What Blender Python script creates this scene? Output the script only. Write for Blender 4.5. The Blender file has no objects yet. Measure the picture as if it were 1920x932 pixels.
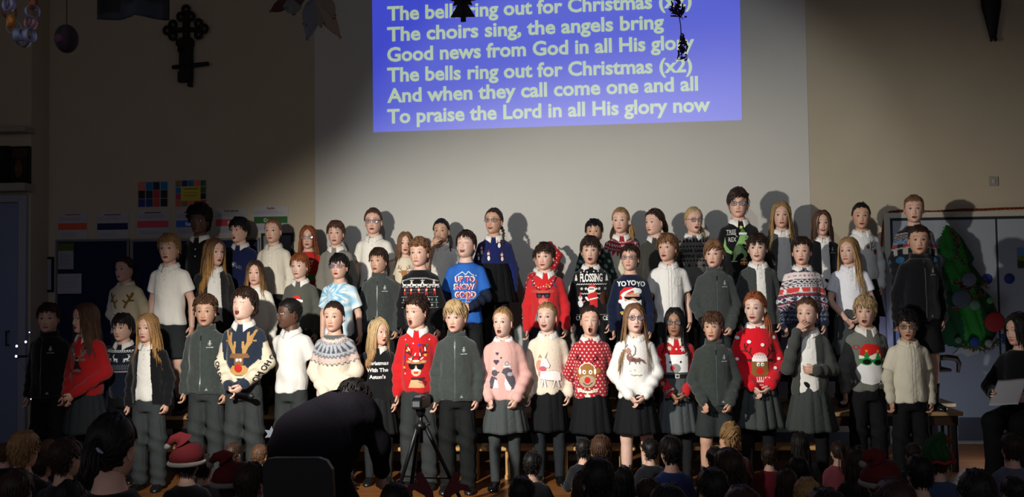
import bpy, math, random
import numpy as np
from mathutils import Vector, Matrix
from mathutils.bvhtree import BVHTree

SC = bpy.context.scene
COL = SC.collection
PI = math.pi

# ------------------------------------------------------------------ camera
F = 1736.0
CAM = np.array([0.0, 0.0, 1.52])
_yaw, _pit, _rol = math.radians(3.6), math.radians(2.11), math.radians(0.8)
FWD = np.array([-math.sin(_yaw) * math.cos(_pit), math.cos(_yaw) * math.cos(_pit), math.sin(_pit)])
_r0 = np.array([math.cos(_yaw), math.sin(_yaw), 0.0])
_u0 = np.cross(_r0, FWD)
RGT = math.cos(_rol) * _r0 - math.sin(_rol) * _u0
UP = math.cos(_rol) * _u0 + math.sin(_rol) * _r0
cd = bpy.data.cameras.new('camera')
cd.sensor_width = 36.0
cd.lens = F / 1920 * 36.0
cd.clip_end = 60
cam = bpy.data.objects.new('camera', cd)
COL.objects.link(cam)
cam.matrix_world = Matrix(((RGT[0], UP[0], -FWD[0], CAM[0]), (RGT[1], UP[1], -FWD[1], CAM[1]),
                           (RGT[2], UP[2], -FWD[2], CAM[2]), (0, 0, 0, 1)))
SC.camera = cam


def at(px, py, Y):
    """the point of the plane y = Y seen at photo pixel (px, py)"""
    d = FWD + RGT * (px - 960) / F + UP * (466 - py) / F
    return CAM + d * (Y / d[1])


# ------------------------------------------------------------------ light
vs = SC.view_settings
vs.view_transform = 'Standard'
try:
    vs.look = 'None'
except Exception:
    pass
vs.gamma = 1.0
vs.use_curve_mapping = False
vs.exposure = 0.0

W = bpy.data.worlds.new('dim_hall')
SC.world = W
W.use_nodes = True
W.node_tree.nodes['Background'].inputs[0].default_value = (0.70, 0.69, 0.78, 1)
W.node_tree.nodes['Background'].inputs[1].default_value = 0.34


def lamp(name, kind, loc, aim, energy, color, **kw):
    l = bpy.data.lights.new(name, kind)
    l.energy = energy
    l.color = color
    for k, v in kw.items():
        setattr(l, k, v)
    o = bpy.data.objects.new(name, l)
    COL.objects.link(o)
    o.location = loc
    d = Vector(aim) - Vector(loc)
    o.rotation_euler = d.to_track_quat('-Z', 'Y').to_euler()
    return o


_L = (-2.0, 3.2, 2.2)
_az, _el = math.radians(17.5), math.radians(-15.3)
_sp = lamp('stage_spotlight', 'SPOT', _L, (_L[0] + math.sin(_az), _L[1] + math.cos(_az), _L[2] + math.tan(_el)), 1100, (1.0, 0.945, 0.86),
           spot_size=math.radians(60.2), spot_blend=0.81, shadow_soft_size=0.06)
# beam stretched and rolled to fit the brightness: wide, leaning up to the right
_sp.rotation_euler = (_sp.rotation_euler.to_matrix() @ Matrix.Rotation(math.radians(18.3), 3, 'Z')).to_euler()
_sp.scale = (1.75, 1, 1)
# the projector high in the hall: its bluish stray light fills the middle of the stage
lamp('projector_light', 'SPOT', (-.6, 1.0, 3.9), (0.3, 8.0, 2.2), 340, (.80, .88, 1.0), spot_size=math.radians(41), spot_blend=.35, shadow_soft_size=.06)


# unseen blue source behind the choir; second lamp added to brighten the doors
lamp('blue_glow', 'POINT', at(1668, 640, 8.5).tolist(), (0, 0, 0), 1.3, (.35, .42, 1.0), shadow_soft_size=.12)
lamp('door_fill_lamp', 'POINT', at(1850, 790, 7.75).tolist(), (0, 0, 0), 7, (.70, .80, 1.0), shadow_soft_size=.25)

# ------------------------------------------------------------------ colour and material helpers


def lin(c):
    if isinstance(c, str):
        c = c.lstrip('#')
        c = [int(c[i:i + 2], 16) / 255 for i in (0, 2, 4)]
        return tuple(x / 12.92 if x <= 0.04045 else ((x + 0.055) / 1.055) ** 2.4 for x in c)
    return tuple(c[:3])


_mats = {}


def mat(key, color=None, rough=0.8, bump=0.0, bscale=60.0, spec=0.3, attr=False, metal=0.0, emit=None, estr=0.0,
        var=0.0, vscale=8.0, kind='noise', sheen=0.0, coat=0.0, folds=0.0):
    if key in _mats:
        return _mats[key]
    m = bpy.data.materials.new(key)
    m.use_nodes = True
    nt = m.node_tree
    b = nt.nodes['Principled BSDF']
    b.inputs['Roughness'].default_value = rough
    b.inputs['Specular IOR Level'].default_value = spec
    b.inputs['Metallic'].default_value = metal
    if sheen:
        b.inputs['Sheen Weight'].default_value = sheen
    if coat:
        b.inputs['Coat Weight'].default_value = coat
    tc = nt.nodes.new('ShaderNodeTexCoord')
    src = None
    if attr:
        a = nt.nodes.new('ShaderNodeAttribute')
        a.attribute_name = 'tint'
        src = a.outputs['Color']
    if src is None:
        rgb = nt.nodes.new('ShaderNodeRGB')
        rgb.outputs[0].default_value = (*lin(color), 1)
        src = rgb.outputs[0]
    if var > 0:
        n = nt.nodes.new('ShaderNodeTexNoise')
        n.inputs['Scale'].default_value = vscale
        n.inputs['Detail'].default_value = 4
        nt.links.new(tc.outputs['Object'], n.inputs['Vector'])
        mr = nt.nodes.new('ShaderNodeMapRange')
        mr.inputs['From Min'].default_value = 0.3
        mr.inputs['From Max'].default_value = 0.7
        mr.inputs['To Min'].default_value = 1 - var
        mr.inputs['To Max'].default_value = 1 + var
        nt.links.new(n.outputs['Fac'], mr.inputs['Value'])
        mx = nt.nodes.new('ShaderNodeVectorMath')
        mx.operation = 'SCALE'
        nt.links.new(src, mx.inputs[0])
        nt.links.new(mr.outputs[0], mx.inputs['Scale'])
        src = mx.outputs[0]
    nt.links.new(src, b.inputs['Base Color'])
    if bump > 0:
        if kind == 'knit':
            n = nt.nodes.new('ShaderNodeTexVoronoi')
            n.inputs['Scale'].default_value = bscale
            out = n.outputs['Distance']
        else:
            n = nt.nodes.new('ShaderNodeTexNoise')
            n.inputs['Scale'].default_value = bscale
            n.inputs['Detail'].default_value = 5
            out = n.outputs['Fac']
        nt.links.new(tc.outputs['Object'], n.inputs['Vector'])
        bp = nt.nodes.new('ShaderNodeBump')
        bp.inputs['Strength'].default_value = bump
        bp.inputs['Distance'].default_value = 0.004
        nt.links.new(out, bp.inputs['Height'])
        if folds:
            mp = nt.nodes.new('ShaderNodeMapping')
            mp.inputs['Scale'].default_value = (9, 9, 4)
            mp.inputs['Rotation'].default_value = (.3, .5, .2)
            nt.links.new(tc.outputs['Object'], mp.inputs['Vector'])
            n2 = nt.nodes.new('ShaderNodeTexNoise')
            n2.inputs['Scale'].default_value = 1.0
            n2.inputs['Detail'].default_value = 2.5
            n2.inputs['Distortion'].default_value = 1.6
            nt.links.new(mp.outputs[0], n2.inputs['Vector'])
            b2 = nt.nodes.new('ShaderNodeBump')
            b2.inputs['Strength'].default_value = folds
            b2.inputs['Distance'].default_value = 0.03
            nt.links.new(n2.outputs['Fac'], b2.inputs['Height'])
            nt.links.new(b2.outputs[0], bp.inputs['Normal'])
        nt.links.new(bp.outputs[0], b.inputs['Normal'])
    if emit is not None:
        b.inputs['Emission Color'].default_value = (*lin(emit), 1)
        b.inputs['Emission Strength'].default_value = estr
    _mats[key] = m
    return m


M_SKIN = mat('skin', rough=0.5, attr=True, spec=0.35, var=0.04, vscale=40)
M_HAIR = mat('hair', rough=0.55, attr=True, spec=0.28, var=0.2, vscale=70)
M_KNIT = mat('knit', rough=0.92, attr=True, bump=0.5, bscale=170, kind='knit', spec=0.1, sheen=0.15, folds=.25)
M_FLEECE = mat('fleece', rough=0.95, attr=True, bump=0.5, bscale=130, spec=0.05, sheen=0.25, var=0.1, vscale=40, folds=.32)
M_COTTON = mat('cotton', rough=0.88, attr=True, bump=0.3, bscale=45, spec=0.15, folds=.4)
M_FLUFF = mat('fluffy_wool', rough=0.98, attr=True, bump=0.8, bscale=90, spec=0.05, sheen=0.3)
M_TWILL = mat('twill', rough=0.85, attr=True, bump=0.35, bscale=30, spec=0.15, folds=.42)
M_PRINT = mat('printed_cloth', rough=0.8, attr=True, bump=0.25, bscale=150, spec=0.15)
M_SEQUIN = mat('sequins', rough=0.22, attr=True, bump=0.9, bscale=220, spec=0.6, metal=0.85, kind='knit')
M_EYE = mat('eye', rough=0.12, attr=True, spec=0.5)
M_SHOE = mat('shoe_leather', rough=0.35, attr=True, spec=0.5, bump=0.1, bscale=80)
M_PATENT = mat('patent_leather', rough=0.08, attr=True, spec=0.7, coat=0.6)
M_FRAME = mat('spectacle_frame', rough=0.3, attr=True, spec=0.5)
M_PLAIN = mat('painted_surface', rough=0.75, attr=True, spec=0.2, bump=0.1, bscale=25, var=0.03)
M_METALD = mat('dark_metal', '#15161a', rough=0.4, metal=0.6, spec=0.5, bump=0.05)


def lens_mat():
    m = bpy.data.materials.new('spectacle_lens')
    m.use_nodes = True
    nt = m.node_tree
    nt.nodes.remove(nt.nodes['Principled BSDF'])
    t = nt.nodes.new('ShaderNodeBsdfTransparent')
    g = nt.nodes.new('ShaderNodeBsdfGlossy')
    g.inputs['Roughness'].default_value = 0.02
    mx = nt.nodes.new('ShaderNodeMixShader')
    mx.inputs[0].default_value = 0.34
    nt.links.new(t.outputs[0], mx.inputs[1])
    nt.links.new(g.outputs[0], mx.inputs[2])
    nt.links.new(mx.outputs[0], nt.nodes['Material Output'].inputs[0])
    return m


M_LENS = lens_mat()


# ------------------------------------------------------------------ mesh helpers
class Acc:
    """collects shapes for ONE mesh; colours are linear rgb per vertex"""

    def __init__(self):
        self.v, self.f, self.c, self.n = [], [], [], 0

    def add(self, v, f, c=(1, 1, 1)):
        v = np.asarray(v, float)
        self.v.append(v)
        for a in (f if isinstance(f, (list, tuple)) else [f]):
            a = np.asarray(a, int)
            if len(a):
                self.f.append(a + self.n)
        c = np.asarray(lin(c) if isinstance(c, (str, tuple)) else c, float)
        if c.ndim == 1:
            c = np.tile(c, (len(v), 1))
        self.c.append(c)
        self.n += len(v)
        return self

    def build(self, name, m, parent=None, smooth=True, xf=None):
        v = np.concatenate(self.v)
        if xf is not None:
            v = v @ xf[0].T + xf[1]
        return mk(name, v, self.f, m, parent, np.concatenate(self.c), smooth)


def to_mesh(name, v, faces, tint=None, smooth=True, face_tint=None):
    me = bpy.data.meshes.new(name)
    v = np.asarray(v, np.float32)
    faces = [np.asarray(a, np.int32) for a in faces if len(a)]
    me.vertices.add(len(v))
    me.vertices.foreach_set('co', v.ravel())
    loops = np.concatenate([a.ravel() for a in faces])
    tot = np.concatenate([np.full(len(a), a.shape[1], np.int32) for a in faces])
    start = np.concatenate([[0], np.cumsum(tot)[:-1]]).astype(np.int32)
    me.loops.add(len(loops))
    me.loops.foreach_set('vertex_index', loops)
    me.polygons.add(len(tot))
    me.polygons.foreach_set('loop_start', start)
    me.polygons.foreach_set('loop_total', tot)
    me.polygons.foreach_set('use_smooth', np.full(len(tot), bool(smooth)))
    me.update(calc_edges=True)
    me.validate()
    if tint is not None and len(me.vertices) == len(v):
        a = me.attributes.new('tint', 'FLOAT_COLOR', 'POINT')
        a.data.foreach_set('color', np.hstack([tint, np.ones((len(v), 1))]).astype(np.float32).ravel())
    if face_tint is not None and len(me.polygons) == len(tot):
        a = me.attributes.new('tint', 'FLOAT_COLOR', 'CORNER')
        c = np.repeat(np.hstack([face_tint, np.ones((len(tot), 1))]), tot, axis=0)
        a.data.foreach_set('color', c.astype(np.float32).ravel())
    return me


def link(name, me, m=None, parent=None, loc=None):
    o = bpy.data.objects.new(name, me)
    COL.objects.link(o)
    if m is not None and not me.materials:
        me.materials.append(m)
    if parent is not None:
        o.parent = parent
    if loc is not None:
        o.location = loc
    return o


def mk(name, v, faces, m, parent=None, tint=None, smooth=True, face_tint=None):
    if tint is not None and not isinstance(tint, np.ndarray):
        tint = np.tile(lin(tint), (len(v), 1))
    return link(name, to_mesh(name, v, faces, tint, smooth, face_tint), m, parent)


def empty(name, loc, rz=0.0, scale=1.0):
    o = bpy.data.objects.new(name, None)
    COL.objects.link(o)
    o.empty_display_size = 0.1
    o.location = loc
    o.rotation_euler = (0, 0, rz)
    o.scale = (scale,) * 3
    return o


def tag(o, label=None, cat=None, group=None, kind=None):
    if label:
        o['label'] = label
    if cat:
        o['category'] = cat
    if group:
        o['group'] = group
    if kind:
        o['kind'] = kind
    return o


def box(x0, x1, y0, y1, z0, z1, bev=0.0):
    """box with chamfered edges"""
    if bev <= 0:
        v = [(x, y, z) for z in (z0, z1) for y in (y0, y1) for x in (x0, x1)]
        return np.array(v, float), np.array([(0, 2, 3, 1), (4, 5, 7, 6), (0, 1, 5, 4), (2, 6, 7, 3), (0, 4, 6, 2), (1, 3, 7, 5)])
    x = [(x0, x1), (y0, y1), (z0, z1)]
    V, idx = [], {}
    for sx in (0, 1):
        for sy in (0, 1):
            for sz in (0, 1):
                for ax in range(3):
                    p = []
                    for k, s in enumerate((sx, sy, sz)):
                        d = 0 if k == ax else (bev if s == 0 else -bev)
                        p.append(x[k][s] + d)
                    idx[(sx, sy, sz, ax)] = len(V)
                    V.append(p)
    Q, T = [], []
    for ax in range(3):
        o = [k for k in range(3) if k != ax]
        for s in (0, 1):
            q = []
            for (a, b) in ((0, 0), (1, 0), (1, 1), (0, 1)):
                k = [0, 0, 0]
                k[ax], k[o[0]], k[o[1]] = s, a, b
                q.append(idx[(*k, ax)])
            flip = (s == 1) == (ax == 1)
            Q.append(q[::-1] if flip else q)
            if s == 0:
                Q[-1] = Q[-1][::-1]
    for ax in range(3):
        o = [k for k in range(3) if k != ax]
        for a in (0, 1):
            for b in (0, 1):
                k0, k1 = [0] * 3, [0] * 3
                k0[ax], k1[ax] = 0, 1
                k0[o[0]] = k1[o[0]] = a
                k0[o[1]] = k1[o[1]] = b
                Q.append([idx[(*k0, o[0])], idx[(*k1, o[0])], idx[(*k1, o[1])], idx[(*k0, o[1])]])
    for sx in (0, 1):
        for sy in (0, 1):
            for sz in (0, 1):
                T.append([idx[(sx, sy, sz, k)] for k in range(3)])
    return np.array(V), [np.array(Q), np.array(T)]


def tube(path, rad, n=8, cap=True, flat=1.0, ref=(0.3, 0.2, 1)):
    P = np.asarray(path, float)
    R = np.broadcast_to(np.asarray(rad, float), (len(P),))
    T = np.gradient(P, axis=0)
    T /= np.linalg.norm(T, axis=1)[:, None] + 1e-9
    rf = np.array(ref, float)
    A = rf - (T @ rf)[:, None] * T
    A /= np.linalg.norm(A, axis=1)[:, None] + 1e-9
    B = np.cross(T, A)
    th = np.arange(n) / n * 2 * PI
    V = P[:, None, :] + R[:, None, None] * (np.cos(th)[None, :, None] * A[:, None, :] * flat + np.sin(th)[None, :, None] * B[:, None, :])
    m = len(P)
    V = V.reshape(-1, 3)
    i = np.arange(m - 1)[:, None] * n
    j = np.arange(n)[None, :]
    k = (j + 1) % n
    Q = np.stack([i + j, i + k, i + n + k, i + n + j], -1).reshape(-1, 4)
    if not cap:
        return V, Q
    V = np.vstack([V, P[0], P[-1]])
    jj = np.arange(n)
    kk = (jj + 1) % n
    T1 = np.stack([np.full(n, m * n), kk, jj], -1)
    T2 = np.stack([np.full(n, m * n + 1), (m - 1) * n + jj, (m - 1) * n + kk], -1)
    return V, [Q, T1, T2]


def sphere(c, r, n=12, m=8):
    r = np.broadcast_to(np.asarray(r, float), (3,))
    ph = np.linspace(0, PI, m + 1)
    th = np.arange(n) / n * 2 * PI
    P = np.stack([np.sin(ph)[:, None] * np.cos(th), np.sin(ph)[:, None] * np.sin(th), np.cos(ph)[:, None] * np.ones(n)], -1)
    V = P.reshape(-1, 3) * r + np.asarray(c)
    i = np.arange(m)[:, None] * n
    j = np.arange(n)[None, :]
    k = (j + 1) % n
    return V, np.stack([i + j, i + n + j, i + n + k, i + k], -1).reshape(-1, 4)


def prism(poly, y0, y1):
    """extrude a polygon given in (x, z) between y0 and y1"""
    n = len(poly)
    bm = [(x, y0, z) for x, z in poly] + [(x, y1, z) for x, z in poly]
    from mathutils.geometry import tessellate_polygon
    tri = tessellate_polygon([[Vector((x, z, 0)) for x, z in poly]])
    T = np.array([list(t) for t in tri])
    Q = np.array([(i, (i + 1) % n, n + (i + 1) % n, n + i) for i in range(n)])
    return np.array(bm, float), [T, T[:, ::-1] + n, Q]


def lathe(prof, n=24, c=(0, 0, 0)):
    """profile of (r, z) turned about z"""
    th = np.arange(n) / n * 2 * PI
    V = np.array([[(r * math.cos(t), r * math.sin(t), z) for t in th] for r, z in prof]).reshape(-1, 3) + np.asarray(c)
    m = len(prof)
    i = np.arange(m - 1)[:, None] * n
    j = np.arange(n)[None, :]
    k = (j + 1) % n
    return V, np.stack([i + j, i + k, i + n + k, i + n + j], -1).reshape(-1, 4)


# ------------------------------------------------------------------ implicit surfaces
def seg(P, a, b, ra, rb):
    a, b = np.asarray(a, float), np.asarray(b, float)
    d = b - a
    t = np.clip(((P - a) @ d) / (d @ d), 0, 1)
    return np.linalg.norm(P - a - t[:, None] * d, axis=1) - (ra + (rb - ra) * t)


def smin(a, b, k):
    h = np.clip(0.5 + 0.5 * (b - a) / k, 0, 1)
    return b + (a - b) * h - k * h * (1 - h)


def smax(a, b, k):
    return -smin(-a, -b, k)


def ell(P, zs, As, Bs, Ys=None, cap=0.012):
    z = P[:, 2]
    a = np.interp(z, zs, As)
    b = np.interp(z, zs, Bs)
    y = P[:, 1] - (np.interp(z, zs, Ys) if Ys is not None else 0)
    q = np.sqrt((P[:, 0] / a) ** 2 + (y / b) ** 2)
    d = (q - 1) * np.minimum(a, b)
    return smax(d, np.maximum(z - zs[-1], zs[0] - z), cap)


def nets(f, lo, hi, h):
    lo, hi = np.asarray(lo, float), np.asarray(hi, float)
    N = np.ceil((hi - lo) / h).astype(int) + 1
    ax = [lo[k] + np.arange(N[k]) * h for k in range(3)]
    G = np.stack(np.meshgrid(*ax, indexing='ij'), -1).reshape(-1, 3)
    V = f(G).reshape(N)
    C = N - 1
    S = np.zeros((*C, 3))
    K = np.zeros(C)
    for axis in range(3):
        o = [k for k in range(3) if k != axis]
        for i in (0, 1):
            for j in (0, 1):
                s0 = [None] * 3
                s1 = [None] * 3
                s0[axis] = slice(0, C[axis])
                s1[axis] = slice(1, C[axis] + 1)
                s0[o[0]] = s1[o[0]] = slice(i, C[o[0]] + i)
                s0[o[1]] = s1[o[1]] = slice(j, C[o[1]] + j)
                a, b = V[tuple(s0)], V[tuple(s1)]
                cr = (a < 0) != (b < 0)
                t = np.where(cr, a / np.where(cr, a - b, 1), 0)
                K += cr
                S[..., axis] += np.where(cr, t, 0)
                if i:
                    S[..., o[0]] += cr
                if j:
                    S[..., o[1]] += cr
    M = K > 0
    ids = -np.ones(C, int)
    ids[M] = np.arange(M.sum())
    base = np.stack(np.nonzero(M), -1)
    verts = lo + h * (base + S[M] / K[M][:, None])
    faces = []
    ins = V < 0
    for axis in range(3):
        o = [(axis + 1) % 3, (axis + 2) % 3]
        s0, s1 = [slice(None)] * 3, [slice(None)] * 3
        s0[axis] = slice(0, N[axis] - 1)
        s1[axis] = slice(1, N[axis])
        a, b = ins[tuple(s0)], ins[tuple(s1)]
        e = np.stack(np.nonzero(a != b), -1)
        ok = (e[:, o[0]] > 0) & (e[:, o[1]] > 0) & (e[:, o[0]] < C[o[0]]) & (e[:, o[1]] < C[o[1]])
        e = e[ok]
        if not len(e):
            continue
        fl = a[tuple(e.T)]
        q = []
        for (i, j) in ((-1, -1), (0, -1), (0, 0), (-1, 0)):
            c = e.copy()
            c[:, o[0]] += i
            c[:, o[1]] += j
            q.append(ids[tuple(c.T)])
        q = np.stack(q, -1)
        q[~fl] = q[~fl][:, ::-1]
        faces.append(q)
    return verts, np.concatenate(faces)


def relax(v, q, it=1):
    e = np.concatenate([q[:, [0, 1]], q[:, [1, 2]], q[:, [2, 3]], q[:, [3, 0]]])
    for _ in range(it):
        s = np.zeros_like(v)
        c = np.zeros(len(v))
        for k in range(3):
            s[:, k] = np.bincount(e[:, 0], v[e[:, 1], k], len(v)) + np.bincount(e[:, 1], v[e[:, 0], k], len(v))
        c = np.bincount(e[:, 0], minlength=len(v)) + np.bincount(e[:, 1], minlength=len(v))
        v = 0.5 * v + 0.5 * s / np.maximum(c, 1)[:, None]
    return v


# ------------------------------------------------------------------ flat drawing language for prints, knits and posters (units: mm)
_glyph = {}


def glyphs(text, bold=0.0):
    """triangles of a text set in the built-in font: unit cap height, centred on x"""
    k = (text, bold)
    if k not in _glyph:
        cu = bpy.data.curves.new('lettering', 'FONT')
        cu.body = text
        cu.size = 1.0
        cu.offset = bold
        cu.resolution_u = 3
        o = bpy.data.objects.new('lettering', cu)
        COL.objects.link(o)
        bpy.context.view_layer.update()
        me = o.evaluated_get(bpy.context.evaluated_depsgraph_get()).to_mesh()
        v = np.array([x.co[:2] for x in me.vertices]).reshape(-1, 2)
        me.calc_loop_triangles()
        t = np.array([list(x.vertices) for x in me.loop_triangles], int).reshape(-1, 3)
        bpy.data.objects.remove(o)
        bpy.data.curves.remove(cu)
        v = v / 0.73
        w = v[:, 0].max() if len(v) else 0
        v[:, 0] -= (v[:, 0].max() + v[:, 0].min()) / 2
        _glyph[k] = (v, t)
    return _glyph[k]


def in_tri(X, Z, A, B, C):
    d = (B[1] - C[1]) * (A[0] - C[0]) + (C[0] - B[0]) * (A[1] - C[1])
    if abs(d) < 1e-12:
        return np.zeros(len(X), bool)
    a = ((B[1] - C[1]) * (X - C[0]) + (C[0] - B[0]) * (Z - C[1])) / d
    b = ((C[1] - A[1]) * (X - C[0]) + (A[0] - C[0]) * (Z - C[1])) / d
    return (a >= 0) & (b >= 0) & (a + b <= 1)


def in_poly(X, Z, p):
    r = np.zeros(len(X), bool)
    n = len(p)
    for i in range(n):
        (x0, z0), (x1, z1) = p[i], p[(i + 1) % n]
        if z0 == z1:
            continue
        c = ((z0 > Z) != (z1 > Z)) & (X < (x1 - x0) * (Z - z0) / (z1 - z0) + x0)
        r ^= c
    return r


def draw(ops, X, Z):
    col = np.zeros((len(X), 3))
    msk = np.zeros(len(X), bool)
    for op in ops:
        k = op[0]
        if k == 'e':
            _, cx, cz, rx, rz, c = op
            h = ((X - cx) / rx) ** 2 + ((Z - cz) / rz) ** 2 < 1
        elif k == 'o':
            _, cx, cz, r, w, c = op
            h = np.abs(np.hypot(X - cx, Z - cz) - r) < w / 2
        elif k == 'r':
            _, x0, z0, x1, z1, c = op
            h = (X > x0) & (X < x1) & (Z > z0) & (Z < z1)
        elif k == 'p':
            h = in_poly(X, Z, op[1])
            c = op[2]
        elif k == 'l':
            _, pts, w, c = op
            h = np.zeros(len(X), bool)
            for (x0, z0), (x1, z1) in zip(pts[:-1], pts[1:]):
                L = (x1 - x0) ** 2 + (z1 - z0) ** 2 + 1e-9
                t = np.clip(((X - x0) * (x1 - x0) + (Z - z0) * (z1 - z0)) / L, 0, 1)
                h |= np.hypot(X - x0 - t * (x1 - x0), Z - z0 - t * (z1 - z0)) < w / 2
        elif k == 't':
            _, s, cx, cz, hh, c = op[:6]
            wx = op[6] if len(op) > 6 else 1.0
            bold = op[7] if len(op) > 7 else 0.02
            gv, gt = glyphs(s, bold)
            h = np.zeros(len(X), bool)
            v = gv * np.array([hh * wx, hh]) + np.array([cx, cz - hh / 2])
            for t in gt:
                A, B, C = v[t]
                x0, x1 = min(A[0], B[0], C[0]), max(A[0], B[0], C[0])
                z0, z1 = min(A[1], B[1], C[1]), max(A[1], B[1], C[1])
                s_ = np.nonzero((X >= x0) & (X <= x1) & (Z >= z0) & (Z <= z1))[0]
                if len(s_):
                    h[s_] |= in_tri(X[s_], Z[s_], A, B, C)
        col[h] = lin(c)
        msk |= h
    return col, msk


def bounds(ops):
    X, Z = [], []
    for op in ops:
        if op[0] == 'e':
            X += [op[1] - op[3], op[1] + op[3]]
            Z += [op[2] - op[4], op[2] + op[4]]
        elif op[0] == 'o':
            X += [op[1] - op[3] - op[4], op[1] + op[3] + op[4]]
            Z += [op[2] - op[3] - op[4], op[2] + op[3] + op[4]]
        elif op[0] == 'r':
            X += [op[1], op[3]]
            Z += [op[2], op[4]]
        elif op[0] in 'pl':
            w = op[2] if op[0] == 'l' else 0
            X += [p[0] - w for p in op[1]] + [p[0] + w for p in op[1]]
            Z += [p[1] - w for p in op[1]] + [p[1] + w for p in op[1]]
        elif op[0] == 't':
            w = len(op[1]) * op[4] * (op[6] if len(op) > 6 else 1) * 0.6
            X += [op[2] - w, op[2] + w]
            Z += [op[3] - op[4] * 0.8, op[3] + op[4] * 0.8]
    return min(X), max(X), min(Z), max(Z)


def decal(name, ops, bvh, parent, m=None, cell=3.0, lift=0.0022, rot=0.0, org=(0, 0), ymin=-0.175, jump=0.022):
    """lay a drawing (mm) on a garment: cells of the drawing follow the cloth under them"""
    x0, x1, z0, z1 = bounds(ops)
    nx, nz = int((x1 - x0) / cell) + 2, int((z1 - z0) / cell) + 2
    gx = x0 + np.arange(nx + 1) * cell
    gz = z0 + np.arange(nz + 1) * cell
    cx, cz = np.meshgrid(gx[:-1] + cell / 2, gz[:-1] + cell / 2, indexing='ij')
    col, msk = draw(ops, cx.ravel(), cz.ravel())
    if not msk.any():
        return None
    ii, jj = np.nonzero(msk.reshape(nx, nz))
    col = col.reshape(nx, nz, 3)
    need = {}
    V, Q, C = [], [], []
    cr, sr = math.cos(rot), math.sin(rot)

    def corner(i, j):
        if (i, j) not in need:
            u, v = gx[i] / 1000, gz[j] / 1000
            x, z = org[0] + u * cr - v * sr, org[1] + u * sr + v * cr
            hit, nrm, _, _ = bvh.ray_cast(Vector((x, -0.6, z)), Vector((0, 1, 0)))
            if hit is None or hit.y > 0.03 or hit.y < ymin:
                need[(i, j)] = -1
            else:
                p = hit + nrm * lift * (1 if nrm.y < 0 else -1) + Vector((0, -0.001, 0))
                need[(i, j)] = len(V)
                V.append(p[:])
        return need[(i, j)]

    for i, j in zip(ii, jj):
        q = [corner(i, j), corner(i + 1, j), corner(i + 1, j + 1), corner(i, j + 1)]
        if min(q) < 0:
            continue
        ys = [V[k][1] for k in q]
        if max(ys) - min(ys) > jump:
            continue
        Q.append(q)
        C.append(col[i, j])
    if not Q:
        return None
    return mk(name, np.array(V), [np.array(Q)], m or M_PRINT, parent, None, True, np.array(C))
# ------------------------------------------------------------------ heads
HZ = 1.298          # head centre in the 1.40 m template
HS = 1.07           # children carry large heads
HSM = np.diag([.965, 1.03, HS])
HC = np.array([0.0, -0.010, HZ + .008])
_pz = np.array([-.107, -.104, -.098, -.085, -.070, -.050, -.020, .010, .040, .065, .083, .095, .101])
_pa = np.array([.008, .024, .036, .048, .0565, .0640, .0690, .0715, .0725, .067, .053, .030, .004])
_pf = np.array([.052, .068, .077, .083, .0845, .0855, .0865, .088, .084, .070, .051, .029, .004])
_pb = np.array([.000, .012, .022, .036, .050, .068, .085, .0925, .092, .080, .060, .034, .004])
_zd = np.linspace(_pz[0], _pz[-1], 240)


def _sm(p):
    d = np.interp(_zd, _pz, p)
    k = np.hanning(17)
    k /= k.sum()
    e = np.concatenate([np.full(8, d[0]), d, np.full(8, d[-1])])
    r = np.convolve(e, k, 'valid')
    r[0], r[-1] = p[0], p[-1]
    return r


_da, _df, _db = _sm(_pa), _sm(_pf), _sm(_pb)


def skull(th, z, wide=1.0):
    a, f, b = np.interp(z, _zd, _da), np.interp(z, _zd, _df), np.interp(z, _zd, _db)
    s, c = np.sin(th), np.cos(th)
    x = a * wide * np.sign(s) * np.abs(s) ** 0.9
    y = np.where(c > 0, -f * np.abs(c) ** 0.95, b * np.abs(c) ** 0.95)
    return np.stack([x, y, z * np.ones_like(x)], -1)


_g = lambda x, s: np.exp(-(x / s) ** 2)


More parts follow.
